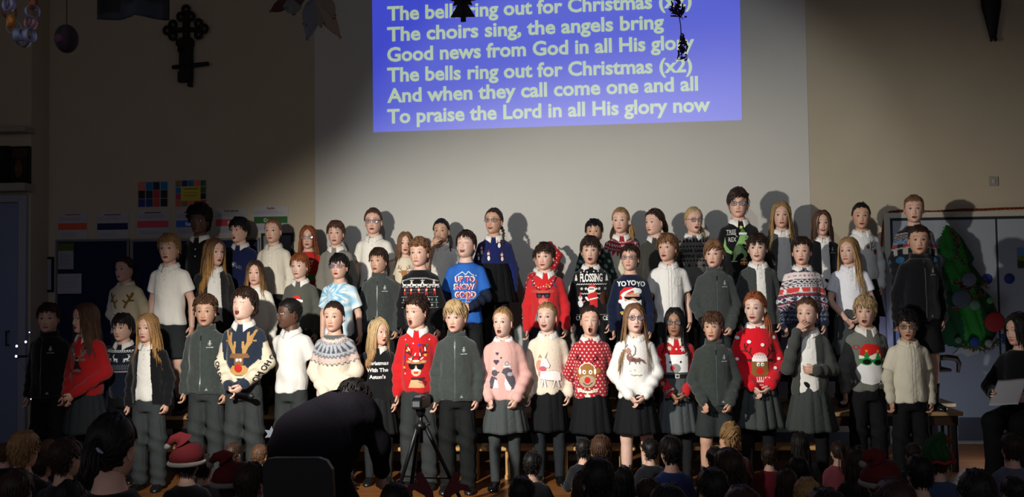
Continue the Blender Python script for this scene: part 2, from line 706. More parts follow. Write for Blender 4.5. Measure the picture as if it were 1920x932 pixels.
def head_mesh(mouth=0.0, skin=(.7, .5, .4), brow=(.1, .07, .05), smile=0.0, closed=False, low=False, wide=1.0):
    n = 40 if low else 76
    u = np.linspace(-1, 1, n, endpoint=False)
    th = PI * (0.5 * u + 0.5 * u ** 3)
    zs = np.concatenate([[-.107, -.105, -.101], np.linspace(-.0965, .030, 20 if low else 42), np.linspace(.036, .090, 7 if low else 11), [.096, .0995, .101]])
    TH, Z = np.meshgrid(th, zs)
    P = skull(TH.ravel(), Z.ravel(), wide)
    X, Zz = P[:, 0].copy(), P[:, 2].copy()
    w = np.clip(np.cos(TH.ravel()), 0, 1)
    fr = (w > 0.05)
    A = np.abs(X)
    col = np.tile(np.asarray(skin, float), (len(P), 1))
    dy = np.zeros(len(P))
    # brow ridge, sockets, cheeks, chin
    dy -= .0015 * _g(A - .027, .016) * _g(Zz - .017, .009)
    dy += .0050 * _g(A - .031, .016) * _g(Zz + .002, .0115)
    dy -= .0050 * _g(A - .036, .018) * _g(Zz + .038, .018)
    dy -= .005 * _g(X, .016) * _g(Zz + .092, .011)
    dy += .0025 * _g(X, .02) * _g(Zz + .079, .005)
    # nose
    hn = np.interp(Zz, [-.056, -.050, -.046, -.040, -.034, -.022, -.005, .012], [0, .003, .010, .0150, .0140, .0085, .0035, .0])
    sn = np.interp(Zz, [-.05, -.042, -.03, -.01, .01], [.0115, .0115, .0095, .0065, .006])
    dy -= hn * np.exp(-np.abs(X / sn) ** 2.2)
    dy -= .005 * _g(A - .011, .005) * _g(Zz + .043, .0055)
    nostril = (_g(A - .0065, .0032) * _g(Zz + .0485, .0026))
    col *= (1 - 0.55 * nostril)[:, None]
    # mouth
    zm, wm, hm = -.066, .0215 - .005 * mouth + .004 * smile, .0016 + .0125 * mouth
    zc = zm - .006 * mouth + smile * .006 * (A / .02) ** 2
    e = np.sqrt((X / wm) ** 2 + ((Zz - zc) / hm) ** 2)
    lipw = np.sqrt((X / (wm + .003)) ** 2 + ((Zz - zc) / (hm + .0068)) ** 2)
    lips = (lipw < 1) & (e >= 1) & fr
    ins = (e < 1) & fr
    dy -= np.where(lipw < 1.25, .0042 * np.clip(1.25 - lipw, 0, .6) / .6, 0) * (e >= 1)
    dy += np.where(ins, .004 + .022 * mouth * np.sqrt(np.clip(1 - e ** 2, 0, 1)), 0)
    lipc = np.asarray(skin) * np.array([.86, .50, .50])
    col[lips] = lipc
    col[ins] = np.array([.06, .012, .012]) if mouth > .15 else np.asarray(skin) * np.array([.35, .2, .2])
    if mouth > .3:   # the upper teeth
        te = ins & (Zz > zc + hm * .52) & (A < wm * .6)
        col[te] = np.array([.55, .5, .44])
        dy[te] -= .005
    # cheeks a little pinker
    ck = 0.5 * _g(A - .04, .016) * _g(Zz + .036, .015) * fr
    col *= 1 - ck[:, None] * np.array([0.0, .16, .16])
    # eyes
    ee = np.sqrt(((A - .031) / .0145) ** 2 + ((Zz + .003) / (.0049 - .0018 * np.clip((A - .031) / .0145, -1, 1) ** 2)) ** 2)
    if closed:
        lash = (np.abs(Zz + .0075 - .004 * ((A - .031) / .0145) ** 2) < .0019) & (np.abs(A - .031) < .0145) & fr
        col[lash] = np.asarray(brow) * .6
        dy -= np.where((ee < 1) & fr, .003, 0)
    else:
        opn = (ee < 1) & fr
        dy += np.where(opn, .008, 0)
        col[opn] = np.array([.5, .46, .44])
        lash = (ee < 1.45) & (ee >= 1) & (Zz > -.001) & fr
        col[lash] = np.asarray(skin) * .3 + np.asarray(brow) * .15
        lid = (ee < 1.4) & (ee >= 1) & (Zz <= -.001) & fr
        col[lid] *= np.array([.8, .68, .66])
    # brows
    bz = .0185 + .0035 * (1 - ((A - .030) / .017) ** 2)
    bh = np.interp(A, [.011, .018, .040, .050], [.0026, .0034, .0026, .001])
    br = (np.abs(Zz - bz) < bh) & (A > .012) & (A < .049) & fr
    col[br] = np.asarray(brow) * .5 + np.asarray(skin) * .42
    dy[br] -= .0012
    P[:, 1] += dy * np.where(w > .15, 1, w / .15)
    if mouth > 0:
        P[:, 2] -= .009 * mouth * np.clip((-.066 - Zz) / .02, 0, 1) * fr
    eyez = -.003
    sel = np.argmin((np.abs(A - .031) * 1 + np.abs(Zz - eyez)) + (~fr) * 9)
    ysurf = P[sel, 1] - (0 if closed else .008)
    m = len(zs)
    i = np.arange(m - 1)[:, None] * n
    j = np.arange(n)[None, :]
    k = (j + 1) % n
    Q = np.stack([i + j, i + k, i + n + k, i + n + j], -1).reshape(-1, 4)
    jj = np.arange(n)
    T = np.stack([(m - 1) * n + jj[:-2] * 0, (m - 1) * n + jj[1:-1], (m - 1) * n + jj[2:]], -1)
    T2 = np.stack([jj[1:-1] * 0, jj[2:], jj[1:-1]], -1)
    acc = Acc().add(P, [Q, T, T2], col)
    # ears
    for s in (-1, 1):
        v, q = sphere((0, 0, 0), (.0065, .0165, .029), 14, 10)
        v[:, 1] += .004 * np.sin(v[:, 2] * 55)
        dent = _g(v[:, 1] - .002, .009) * _g(v[:, 2] - .004, .014) * (v[:, 0] * s > 0)
        v[:, 0] -= s * .007 * dent
        a = s * .35
        r = np.array([[math.cos(a), math.sin(-a), 0], [math.sin(a), math.cos(a), 0], [0, 0, 1]])
        v = v @ r.T + np.array([s * .0725 * wide, .012, -.014])
        c = np.tile(np.asarray(skin) * np.array([1, .9, .88]), (len(v), 1)) * (1 - .35 * dent)[:, None]
        acc.add(v, q, c)
    return acc, ysurf


_eye_cache = {}


def eye_mesh(iris):
    if iris not in _eye_cache:
        n, m = 16, 12
        v, q = sphere((0, 0, 0), .0125, n, m)
        v = v[:, [0, 2, 1]] * np.array([1, -1, 1])
        ang = np.arccos(np.clip(-v[:, 1] / .0125, -1, 1))
        c = np.tile(np.array([.50, .48, .46]), (len(v), 1))
        c[ang < .60] = lin(iris)
        c[ang < .33] = (.004, .004, .004)
        _eye_cache[iris] = to_mesh('eye', v, [q], c)
        _eye_cache[iris].materials.append(M_EYE)
    return _eye_cache[iris]


def rotm(yaw=0, pitch=0, roll=0):
    """head turn: yaw to +x of the template, pitch lifts the face, roll tilts to +x"""
    M = Matrix.Rotation(math.radians(yaw), 3, 'Z') @ Matrix.Rotation(math.radians(-pitch), 3, 'X') @ Matrix.Rotation(math.radians(roll), 3, 'Y')
    return np.array(M)


NECKP = np.array([0, .012, -.085])


# ------------------------------------------------------------------ hair
def ribbons(P, wd, tk, ref, col):
    """K tapered locks along paths P (K,n,3)"""
    K, n, _ = P.shape
    T = np.gradient(P, axis=1)
    T /= np.linalg.norm(T, axis=2)[..., None] + 1e-9
    B = np.cross(T, ref)
    B /= np.linalg.norm(B, axis=2)[..., None] + 1e-9
    N = np.cross(B, T)
    th = np.arange(5) / 5 * 2 * PI
    V = P[:, :, None, :] + np.cos(th)[None, None, :, None] * B[:, :, None, :] * wd[:, :, None, None] + \
        np.sin(th)[None, None, :, None] * N[:, :, None, :] * tk[:, :, None, None]
    b = (np.arange(K) * n * 5)[:, None, None]
    i = (np.arange(n - 1) * 5)[None, :, None]
    j = np.arange(5)[None, None, :]
    k = (j + 1) % 5
    Q = np.stack(np.broadcast_arrays(b + i + j, b + i + k, b + i + 5 + k, b + i + 5 + j), -1).reshape(-1, 4)
    C = np.broadcast_to(col[:, :, None, :], (K, n, 5, 3)).reshape(-1, 3)
    return V.reshape(-1, 3), Q, C


def norm(v):
    return v / (np.linalg.norm(v, axis=-1, keepdims=True) + 1e-9)


TZ = np.array([.62, .70, .80, .90, 1.0, 1.08, 1.13, 1.165, 1.19])
TA = np.array([.127, .128, .124, .119, .119, .117, .097, .073, .057])
TB = np.array([.108, .109, .108, .104, .103, .096, .082, .064, .056])


def hairline(A, style):
    if style == 'short':
        return np.interp(A, [0, 35, 60, 74, 82, 92, 108, 122, 180], [.048, .050, .034, .002, -.012, .012, -.015, -.066, -.078])
    if style == 'fringe':
        return np.interp(A, [0, 35, 60, 74, 82, 92, 108, 122, 180], [.034, .036, .026, -.002, -.02, .006, -.025, -.07, -.082])
    if style == 'long':
        return np.interp(A, [0, 25, 50, 70, 85, 110, 180], [.064, .056, .030, -.02, -.06, -.09, -.10])
    return np.interp(A, [0, 35, 60, 76, 90, 104, 122, 180], [.060, .054, .034, .012, .0, -.018, -.055, -.072])  # pulled back


def make_hair(style, color, rnd, R, tip=None, vol=1.0, part=0.0, length=.36, parting_side=0, low=False):
    """style: short fringe swept curly afro buzz | pulled pony bun buns plaits pigtails | long"""
    base = np.array(lin(color))
    tipc = np.array(lin(tip)) if tip else base
    acc = Acc()
    line = {'short': 'short', 'fringe': 'fringe', 'swept': 'short', 'curly': 'short', 'afro': 'short', 'buzz': 'short', 'long': 'long'}.get(style, 'pulled')
    thick = {'short': .012, 'fringe': .014, 'swept': .015, 'curly': .017, 'afro': .032, 'buzz': .005, 'long': .011}.get(style, .007) * vol
    n = 30 if low else 54
    m = 18 if low else 30
    th = np.arange(n) / n * 2 * PI - PI
    zs = np.concatenate([np.linspace(-.103, .075, m), [.083, .09, .096, .0995, .101]])
    TH, Z = np.meshgrid(th, zs)
    t, z = TH.ravel(), Z.ravel()
    P = skull(t, z)
    N = norm(P / np.array([.072, .09, .1]) ** 2)
    A = np.abs(np.degrees(t))
    jag = .004 * np.sin(t * 23 + rnd.random() * 6) + .003 * np.sin(t * 41 + 2)
    zh = hairline(A, line) + jag
    h = np.clip((z - zh) / .012 + .5, 0, 1)
    h = h * h * (3 - 2 * h)
    tk = thick * (1 + .25 * np.sin(t * 5 + 1.3) * np.sin(z * 60 + .5))
    if style in ('short', 'fringe'):
        tk = tk * (1 + .55 * np.clip(z / .09, 0, 1))
    if style == 'swept':
        tk = tk * (1 + 1.5 * np.clip((z - .02) / .07, 0, 1) * np.clip(np.cos(t) + .5, 0, 1.3))
    if style in ('curly', 'afro'):
        tk = tk * (1 + .5 * np.clip(z / .09, 0, 1)) + .004 * np.sin(t * 17 + z * 90) * np.sin(z * 130 + t * 5)
    V = P + N * (-.012 + h * (.012 + tk * .72))[:, None]
    V += rnd.normal(0, .0008, V.shape) * h[:, None]
    M = len(zs)
    i = np.arange(M - 1)[:, None] * n
    j = np.arange(n)[None, :]
    k = (j + 1) % n
    Q = np.stack([i + j, i + k, i + n + k, i + n + j], -1).reshape(-1, 4)
    hv = h.reshape(M, n)
    keep = np.maximum.reduce([hv[:-1, :], hv[1:, :], np.roll(hv, -1, 1)[:-1, :], np.roll(hv, -1, 1)[1:, :]]).ravel() > 0.02
    jj = np.arange(n)
    T = np.stack([(M - 1) * n + jj[:-2] * 0, (M - 1) * n + jj[1:-1], (M - 1) * n + jj[2:]], -1)
    sh = 1 + .16 * np.sin(t * 29 + 3 * np.sin(z * 40))
    V = V @ R.T
    acc.add(V, [Q[keep], T], base * sh[:, None])

    def lockset(K, sel, L, nseg, grav, w0, flow, out=.5, curl=0.0, spread=.0, tipmix=None, lift=1.0, hug=0.0):
        tt, zz = [], []
        while len(tt) < K:
            a, b = rnd.uniform(-PI, PI, 400), np.sin(rnd.uniform(-.95, PI / 2, 400)) * .099
            ok = sel(a, b) & (b > hairline(np.abs(np.degrees(a)), line) + .002)
            tt += list(a[ok])
            zz += list(b[ok])
            if not len(tt):
                return
        tt, zz = np.array(tt[:K]), np.array(zz[:K])
        p = skull(tt, zz)
        nn = norm(p / np.array([.072, .09, .1]) ** 2)
        d = flow(tt, zz, p, nn)
        d = norm(d - (d * nn).sum(1)[:, None] * nn * .85 + nn * .12 * out)
        base_off = thick * lift
        p = p + nn * base_off * .6
        p, d, nn = p @ R.T, d @ R.T, nn @ R.T
        Ls = L * rnd.uniform(.75, 1.1, K)
        step = (Ls / (nseg - 1))[:, None]
        path, refs = [p], [nn]
        ph = rnd.uniform(0, 6, K)
        lay = rnd.uniform(.75, 1.45, K) * (1 + .3 * np.clip(zz / .09, 0, 1) * (style != 'long'))
        for s in range(nseg - 1):
            q = p + d * step
            # stay outside the head
            lq = q @ R
            zc = np.clip(lq[:, 2], -.104, .1)
            a = np.interp(zc, _zd, _da) + base_off * lay + .002
            f = np.interp(zc, _zd, _df) + base_off * lay + .002
            b = np.interp(zc, _zd, _db) + base_off * lay + .002
            yy = np.where(lq[:, 1] < 0, f, np.maximum(b, .05))
            r = np.sqrt((lq[:, 0] / a) ** 2 + (lq[:, 1] / yy) ** 2)
            inside = (r < 1) & (lq[:, 2] > -.108)
            sc = np.where(inside, 1 / np.maximum(r, .05), 1)
            sc = np.minimum(sc, 1.6)
            lq[:, 0] *= sc
            lq[:, 1] *= sc
            top = .101 + base_off * lay
            rr = np.sqrt((lq[:, 0] / .078) ** 2 + (lq[:, 1] / .092) ** 2 + (lq[:, 2] / top) ** 2)
            up = (rr < 1) & (lq[:, 2] > .03)
            lq[up] /= rr[up][:, None]
            if hug:
                zc = np.clip(lq[:, 2], -.104, .1)
                rr = np.sqrt((lq[:, 0] / (.0725 + base_off * lay)) ** 2 + (lq[:, 1] / (.089 + base_off * lay)) ** 2 + (lq[:, 2] / (.101 + base_off * lay)) ** 2)
                m_ = (rr > 1) & (lq[:, 2] > -.03)
                lq[m_] *= (1 - hug + hug / rr[m_])[:, None]
            q = lq @ R.T
            # stay outside the shoulders
            zt = q[:, 2] * HS + HC[2]
            ta, tb = np.interp(zt, TZ, TA) + .004 + .006 * lay, np.interp(zt, TZ, TB) + .004 + .010 * lay
            r = np.sqrt((q[:, 0] / ta) ** 2 + ((q[:, 1] - .01) / tb) ** 2)
            ins = (r < 1) & (zt < 1.185)
            sy = np.where(ins, np.minimum(1 / np.maximum(r, .1), 2.2), 1)
            q[:, 1] = np.where(ins, (q[:, 1] - .01) * sy + .01, q[:, 1])
            q[:, 0] = np.where(ins, q[:, 0] * (1 + (sy - 1) * .25), q[:, 0])
            if curl:
                q = q + curl * np.stack([np.sin(ph + s * 1.5), np.cos(ph + s * 1.5), 0 * ph], 1)
            nd = norm(q - p)
            d = norm(nd + np.array([0, 0, -1.0]) * grav + rnd.normal(0, spread, (K, 3)))
            p = q
            path.append(p)
            refs.append(norm(np.stack([p[:, 0], p[:, 1], 0 * ph], 1)) if L > .12 else refs[-1])
        PP = np.stack(path, 1)
        RR = np.stack(refs, 1)
        u = np.linspace(0, 1, nseg)
        prof = np.interp(u, [0, .15, .6, 1], [.6, 1, .9, .12])
        ww = w0 * (1.6 if low else 1) * rnd.uniform(.6, 1.3, K)[:, None] * prof[None]
        cm = base[None, None] * (1 - (u[None, :, None] ** 1.2) * (1 if tip else 0)) + tipc[None, None] * (u[None, :, None] ** 1.2) * (1 if tip else 0)
        if not tip:
            cm = np.broadcast_to(base, (1, nseg, 3))
        cc = cm * rnd.uniform(.86, 1.14, K)[:, None, None]
        acc.add(*ribbons(PP, ww, ww * .3, RR, cc)[:2], ribbons(PP, ww, ww * .3, RR, cc)[2])

    down = lambda tt, zz, p, nn: np.stack([p[:, 0] * 6, p[:, 1] * 6, -.35 - .6 * (zz < .06)], 1)
    k = .4 if low else 1
    if style in ('short', 'fringe'):
        fl = lambda tt, zz, p, nn: np.stack([p[:, 0] * 5 + .25 * np.sign(part or .3) * (zz > .04), np.where(np.cos(tt) > -.2, -.8, p[:, 1] * 6), -.25 - .6 * (zz < .055)], 1)
        lockset(int(520 * k), lambda a, b: b > .0, .036, 6, .16, .0036, fl, out=.4, spread=.10, hug=.6)
        lockset(int(260 * k), lambda a, b: (b < .03) & (np.cos(a) < .5), .026, 4, .2, .0032, down, out=.2, spread=.06, hug=.6)
    elif style == 'swept':
        fl = lambda tt, zz, p, nn: np.stack([np.full(len(tt), 1.0 if part >= 0 else -1.0), -.35 + .3 * np.sin(tt), -.1 * np.ones(len(tt))], 1)
        lockset(int(230 * k), lambda a, b: b > .035, .085, 7, .12, .0056, fl, out=.4, spread=.05, hug=.5)
        lockset(int(120 * k), lambda a, b: b < .04, .04, 4, .2, .0044, down, out=.2, spread=.05, hug=.6)
    elif style == 'buzz':
        lockset(int(520 * k), lambda a, b: b > -.08, .010, 3, .1, .0022, down, out=.5, spread=.1, hug=.4)
    elif style in ('curly', 'afro'):
        cnt = int((190 if style == 'curly' else 330) * k)
        tt, zz = [], []
        while len(tt) < cnt:
            a, b = rnd.uniform(-PI, PI, 300), np.sin(rnd.uniform(-.8, PI / 2, 300)) * .099
            ok = b > hairline(np.abs(np.degrees(a)), line) - .002
            tt += list(a[ok])
            zz += list(b[ok])
        tt, zz = np.array(tt[:cnt]), np.array(zz[:cnt])
        p = skull(tt, zz)
        nn = norm(p / np.array([.072, .09, .1]) ** 2)
        for q in range(cnt):
            r = (.0095 if style == 'curly' else .006) * rnd.uniform(.7, 1.3)
            s = np.linspace(0, 1, 9)
            up = norm(np.cross(nn[q], rnd.normal(0, 1, 3)))
            sd = np.cross(nn[q], up)
            g = 2 * PI * 1.15 * s + rnd.uniform(0, 6)
            hgt = thick * (.7 + .6 * max(zz[q], 0) / .09)
            path = p[q] + nn[q] * (hgt + .010 * s)[:, None] + (np.cos(g) * r)[:, None] * up + (np.sin(g) * r)[:, None] * sd + \
                np.array([0, -.3, -.7])[None] * (s * .016)[:, None] * (1 if style == 'curly' else 0)
            v, f = tube(path, np.interp(s, [0, .3, 1], [.0042, .0046, .0015]), 4, False)
            acc.add(v @ R.T, f, base * rnd.uniform(.65, 1.35))
    else:
        back = lambda tt, zz, p, nn: np.stack([-p[:, 0] * 2, np.full(len(tt), 1.0), -.15 - zz * 2], 1)
        if style == 'long':
            ps = part
            fl = lambda tt, zz, p, nn: np.stack([np.where(p[:, 0] > ps, 1.0, -1.0) * (.75 - .5 * (np.cos(tt) < 0)), np.where(np.cos(tt) > 0, .55, .8), -.9 - .3 * (zz < .04)], 1)
            lockset(int(640 * k), lambda a, b: b > -.02, length, 16, .34, .0058, fl, out=.1, spread=.036, hug=.8)
            lockset(int(460 * k), lambda a, b: (np.abs(a) > .9) & (b < .06), length * .95, 14, .5, .0058, fl, out=.1, spread=.036, hug=.8)
        else:
            lockset(int(300 * k), lambda a, b: b > -.05, .08, 8, .02, .0042, back, out=.05, spread=.03, hug=.95)
            tails = {'pony': [((0, .088, .045), (0, .13, .02), 1)], 'pulled': [((0, .086, -.02), (0, .105, -.05), 1)],
                     'pigtails': [((-.068, .045, -.04), (-.09, .05, -.07), .8), ((.068, .045, -.04), (.09, .05, -.07), .8)],
                     'plaits': [((-.066, .04, -.045), (-.082, .02, -.08), 0), ((.066, .04, -.045), (.082, .02, -.08), 0)],
                     'plait': [((.05, .06, -.045), (.086, .03, -.08), 0)], 'sidetail': [((.055, .06, -.03), (.088, .03, -.07), .8)]}.get(style, [])
            for (a, b, kind) in tails:
                a, b = np.array(a), np.array(b)
                side = np.sign(b[0])
                if kind == 0:
                    L = length if length < .3 else .2
                    s = np.linspace(0, 1, 40)
                    path = np.array([a + (b - a) * min(1, q * 4) + np.array([side * .012 * q, -.045 * q * (1 if side else 0), -L * max(0, q - .12)]) for q in s])
                    rad = (.0125 - .005 * s) * (1 + .28 * np.sin(s * 48))
                    v, f = tube(path, rad, 8)
                    v[:, 0] += .003 * np.sin(v[:, 2] * 240)
                    acc.add(v @ R.T, f, base * (1 + .25 * np.sin(v[:, 2] * 240))[:, None])
                    v, f = sphere(path[-1], (.007, .007, .014), 8, 6)
                    acc.add(v @ R.T, f, base * .8)
                else:
                    cnt = 26
                    L = min(length, .24) * kind
                    for q in range(cnt):
                        s = np.linspace(0, 1, 9)
                        off = rnd.normal(0, .010, 3)
                        path = np.array([a + (b - a) * min(1, w * 3) + off * np.interp(w, [0, .25, .7, 1], [.25, 1, 1.2, .5]) +
                                         np.array([side * .01 * w, .02 * w if not side else -.03 * w, -L * max(0, w - .1)]) for w in s])
                        v, f = tube(path, np.interp(s, [0, .2, .7, 1], [.004, .006, .006, .001]), 5, False)
                        acc.add(v @ R.T, f, (base + (tipc - base) * .5) * rnd.uniform(.7, 1.3))
                    v, f = tube([a + (b - a) * .1, a + (b - a) * .25], .013, 10)
                    acc.add(v @ R.T, f, '#20202a')
            if style in ('bun', 'buns'):
                for c in ([(0.01, .065, .075)] if style == 'bun' else [(-.05, .05, .07), (.05, .05, .07)]):
                    v, f = sphere(c, (.034, .03, .03) if style == 'bun' else .024, 16, 12)
                    v += .003 * np.sin(v[:, [1, 2, 0]] * 200)
                    acc.add(v @ R.T, f, base * (1 + .2 * np.sin(v[:, 0] * 300))[:, None])
                for q in range(10):
                    c = np.array((0.01, .065, .09))
                    d = norm(rnd.normal(0, 1, 3) + np.array([.6, .3, .8]))
                    v, f = tube([c, c + d * .02, c + d * .045 + np.array([.008, 0, -.006])], [.003, .002, .0008], 4, False)
                    acc.add(v @ R.T, f, base)
    return acc


# ------------------------------------------------------------------ hands
def hand(wrist, d, tdir, curl=.5, size=.86, spread=1.0):
    """five fingers on a palm; d points to the fingertips, tdir to the thumb side"""
    d = norm(np.array(d, float))
    t = np.array(tdir, float)
    t = norm(t - (t @ d) * d)
    nrm = np.cross(d, t)            # palm side
    acc = Acc()
    s = np.linspace(0, 1, 7)
    ctr = np.stack([s * .078, np.zeros(7), np.zeros(7)], 1)
    hw = np.interp(s, [0, .25, .6, .9, 1], [.021, .027, .034, .036, .030])
    ht = np.interp(s, [0, .3, .8, 1], [.017, .0165, .0135, .008])
    th = np.arange(12) / 12 * 2 * PI
    V = np.stack([np.repeat(ctr[:, 0], 12), (hw[:, None] * np.cos(th)).ravel(), (ht[:, None] * np.sin(th)).ravel()], 1)
    i = np.arange(6)[:, None] * 12
    j = np.arange(12)[None]
    k = (j + 1) % 12
    Q = np.stack([i + j, i + k, i + 12 + k, i + 12 + j], -1).reshape(-1, 4)
    cap = np.array([[72, 72 + q, 72 + q + 1] for q in range(1, 11)])
    acc.add(V, [Q, cap])
    for f, (y, L, r, a0) in enumerate(((.0255, .060, .0078, .10), (.0085, .068, .0080, .03), (-.0085, .063, .0077, -.04), (-.025, .050, .0068, -.12))):
        c = curl * (1 + .12 * f)
        p = np.array([.070, y, 0])
        path = [p - np.array([.012, 0, 0]), p]
        ang = .0
        for seg_, (fr, bend) in enumerate(((.46, .75), (.30, .95), (.24, .6))):
            ang += c * bend
            dirv = np.array([math.cos(ang), math.sin(a0 * spread) * math.cos(ang), math.sin(ang)])
            q = path[-1] + dirv * L * fr * .5
            path += [q, q + dirv * L * fr * .5]
        rr = r * np.interp(np.linspace(0, 1, len(path)), [0, .5, .9, 1], [1.05, 1, .82, .5])
        v, q = tube(path, rr, 7)
        acc.add(v, q)
    b = np.array([.018, .022, .004])
    path = [b, b + np.array([.016, .016, .004]), b + np.array([.036, .025, .009 + .006 * curl]), b + np.array([.052, .027 - .006 * curl, .014 + .012 * curl])]
    v, q = tube(path, [.0125, .0105, .009, .0055], 8)
    acc.add(v, q)
    B = np.stack([d, t, nrm], 1)
    V = np.concatenate(acc.v) * size @ B.T + np.asarray(wrist) - d * .006
    return V, acc.f


# ------------------------------------------------------------------ poses: elbow, wrist, finger direction, thumb direction, curl
def arm(pose, s):
    P = {
        'down': ((.196, .035, .885), (.196, -.030, .685), (-.10, -.22, -1), (-.25, -1, 0), .75),
        'downb': ((.198, .05, .885), (.212, .02, .685), (-.05, -.1, -1), (-.2, -1, 0), .6),
        'clasp': ((.208, .02, .885), (.062, -.150, .742), (-.75, -.15, -.75), (.1, -.6, .8), .75),
        'hold': ((.205, .01, .885), (.085, -.150, .745), (-.55, -.3, -.7), (-.2, -.8, .3), 1.0),
        'front': ((.208, .02, .88), (.128, -.130, .705), (-.30, -.2, -1), (-.6, -.7, 0), .9),
        'behind': ((.215, .075, .885), (.10, .140, .76), (-.9, .1, -.4), (.1, .3, 1), .4),
        'mouth': ((.185, -.12, .90), (.074, -.172, 1.180), (-.66, .10, .62), (-.6, -.2, -.5), .5),
        'raise': ((.27, .02, 1.33), (.13, .02, 1.475), (-.8, -.1, -.25), (0, -1, 0), .6),
        'across': ((.205, -.01, .885), (.045, -.165, .90), (-1, -.1, .05), (0, -.1, 1), .8),
        'low': ((.205, .0, .88), (.06, -.150, .80), (-.9, -.2, -.3), (0, -.3, 1), .8),
        'forward': ((.19, -.05, .90), (.12, -.24, .86), (-.35, -1, .1), (-.5, 0, 1), .9),
    }[pose]
    m = np.array([s, 1, 1])
    mw = np.array([s * .81, 1, 1])
    return [np.array(P[0]) * mw, np.array(P[1]) * mw, np.array(P[2]) * m, np.array(P[3]) * m, P[4]]


SH = lambda s: np.array([s * .103, .010, 1.080])


def legs_sdf(P, r0, r1, r2, zb, crotch=.66, ex=0.0):
    d = ell(P, np.array([crotch - .03, .70, .78, .82]), np.array([.096, .107, .107, .105]) + ex, np.array([.082, .093, .094, .092]) + ex)
    for s in (-1, 1):
        kz = .40
        l = seg(P, (s * .058, .0, .68), (s * .076, -.006, kz), r0, r1)
        if zb < kz - .03:
            l = np.minimum(l, seg(P, (s * .076, -.006, kz), (s * .078, .012, zb), r1, r2)) if False else smin(l, seg(P, (s * .076, -.006, kz), (s * .078, .012, zb), r1, r2), .02)
        d = smin(d, l, .025)
    return smax(d, zb - P[:, 2], .008)


def body_acc(arms, skin, H):
    def f(P):
        d = ell(P, TZ[1:], TA[1:] - .018, TB[1:] - .018)
        d = smin(d, seg(P, (0, .014, 1.10), (0, .004, 1.245), .050, .044), .03)
        d = smin(d, legs_sdf(P, .056, .046, .034, .05), .02)
        # calves
        for s in (-1, 1):
            d = smin(d, seg(P, (s * .077, .016, .31), (s * .078, .014, .22), .040, .036), .02)
        for s in (-1, 1):
            E, Wr = arms[s][0], arms[s][1]
            a = seg(P, SH(s), E, .040, .031)
            a = smin(a, seg(P, E, Wr, .031, .0225), .012)
            d = smin(d, a, .012)
        return d
    pts = np.array([arms[s][i] for s in (-1, 1) for i in (0, 1)])
    lo = np.minimum([-.2, -.14, .03], pts.min(0) - .06)
    hi = np.maximum([.2, .15, 1.26], pts.max(0) + .06)
    v, q = nets(f, lo, hi, .0125)
    v = relax(v, q, 1)
    acc = Acc().add(v, q, np.tile(skin, (len(v), 1)))
    for s in (-1, 1):
        hv, hf = hand(arms[s][1], arms[s][2], arms[s][3], arms[s][4])
        if s > 0:
            pass
        acc.add(hv, hf, np.tile(np.asarray(skin) * np.array([1, .95, .93]), (len(hv), 1)))
    return acc


def garment(arms, h=.0105, hem=.69, sleeve=1.0, loose=1.0, puff=0.0, ex=0.0, seed=0, neck=1.163, cuff=True, sl_only=False, rs=(.054, .047, .036), fold=1.75):
    """jumper, shirt or fleece as one continuous surface"""
    rs = np.array(rs) * loose

    def f(P):
        zs = TZ.copy()
        A, B = (TA + ex) * loose, (TB + ex) * loose
        x, y, z = P.T
        if sl_only:
            d = np.full(len(P), 9.0)
        else:
            keep = (zs > hem) & (zs < neck)
            z2 = np.concatenate([[hem], zs[keep], [neck]])
            a2, b2 = np.interp(z2, zs, A), np.interp(z2, zs, B)
            if cuff:
                a2[0] -= .004
                b2[0] -= .004
            d = ell(P, z2, a2, b2)
            d += fold * (.0030 * np.sin(34 * z + 16 * x + seed) * np.clip((1.0 - z) / .2, 0, 1) + .0022 * np.sin(60 * x + 11 * z + seed * 2) * np.clip((.95 - z) / .2, 0, 1))
        for s in (-1, 1):
            E, Wr = arms[s][0], arms[s][1]
            if sleeve >= .9:
                we = E + (Wr - E) * .93
                u = seg(P, SH(s), E, rs[0], rs[1])
                fo = seg(P, E, we, rs[1] + puff, rs[2] + puff)
                a = smin(u, fo, .02)
                tt = ((P - E) @ (we - E)) / ((we - E) @ (we - E))
                a += fold * .0035 * np.sin(tt * 17 + seed + s) * np.clip(tt + .4, 0, 1) * np.clip(1.4 - tt, 0, 1)
                t2 = ((P - SH(s)) @ (E - SH(s))) / ((E - SH(s)) @ (E - SH(s)))
                a += fold * .0025 * np.sin(t2 * 15 + 9 * x + seed) * np.clip(t2, 0, 1) * np.clip(1.3 - t2, 0, 1)
            else:
                e2 = SH(s) + (E - SH(s)) * sleeve
                u = seg(P, SH(s), e2, rs[0], rs[0] + .004)
                dirn = (E - SH(s)) / np.linalg.norm(E - SH(s))
                a = smax(u, (P - e2) @ dirn, .006)
            d = np.minimum(d, a) if sl_only else smin(d, a, .022)
        return d
    pts = np.array([arms[s][i] for s in (-1, 1) for i in ((0, 1) if sleeve >= .9 else (0,))])
    lo = np.minimum([-.21, -.15, hem - .02], pts.min(0) - .075)
    hi = np.maximum([.21, .15, 1.20], pts.max(0) + .075)
    v, q = nets(f, lo, hi, h)
    v = relax(v, q, 1)
    return v, q


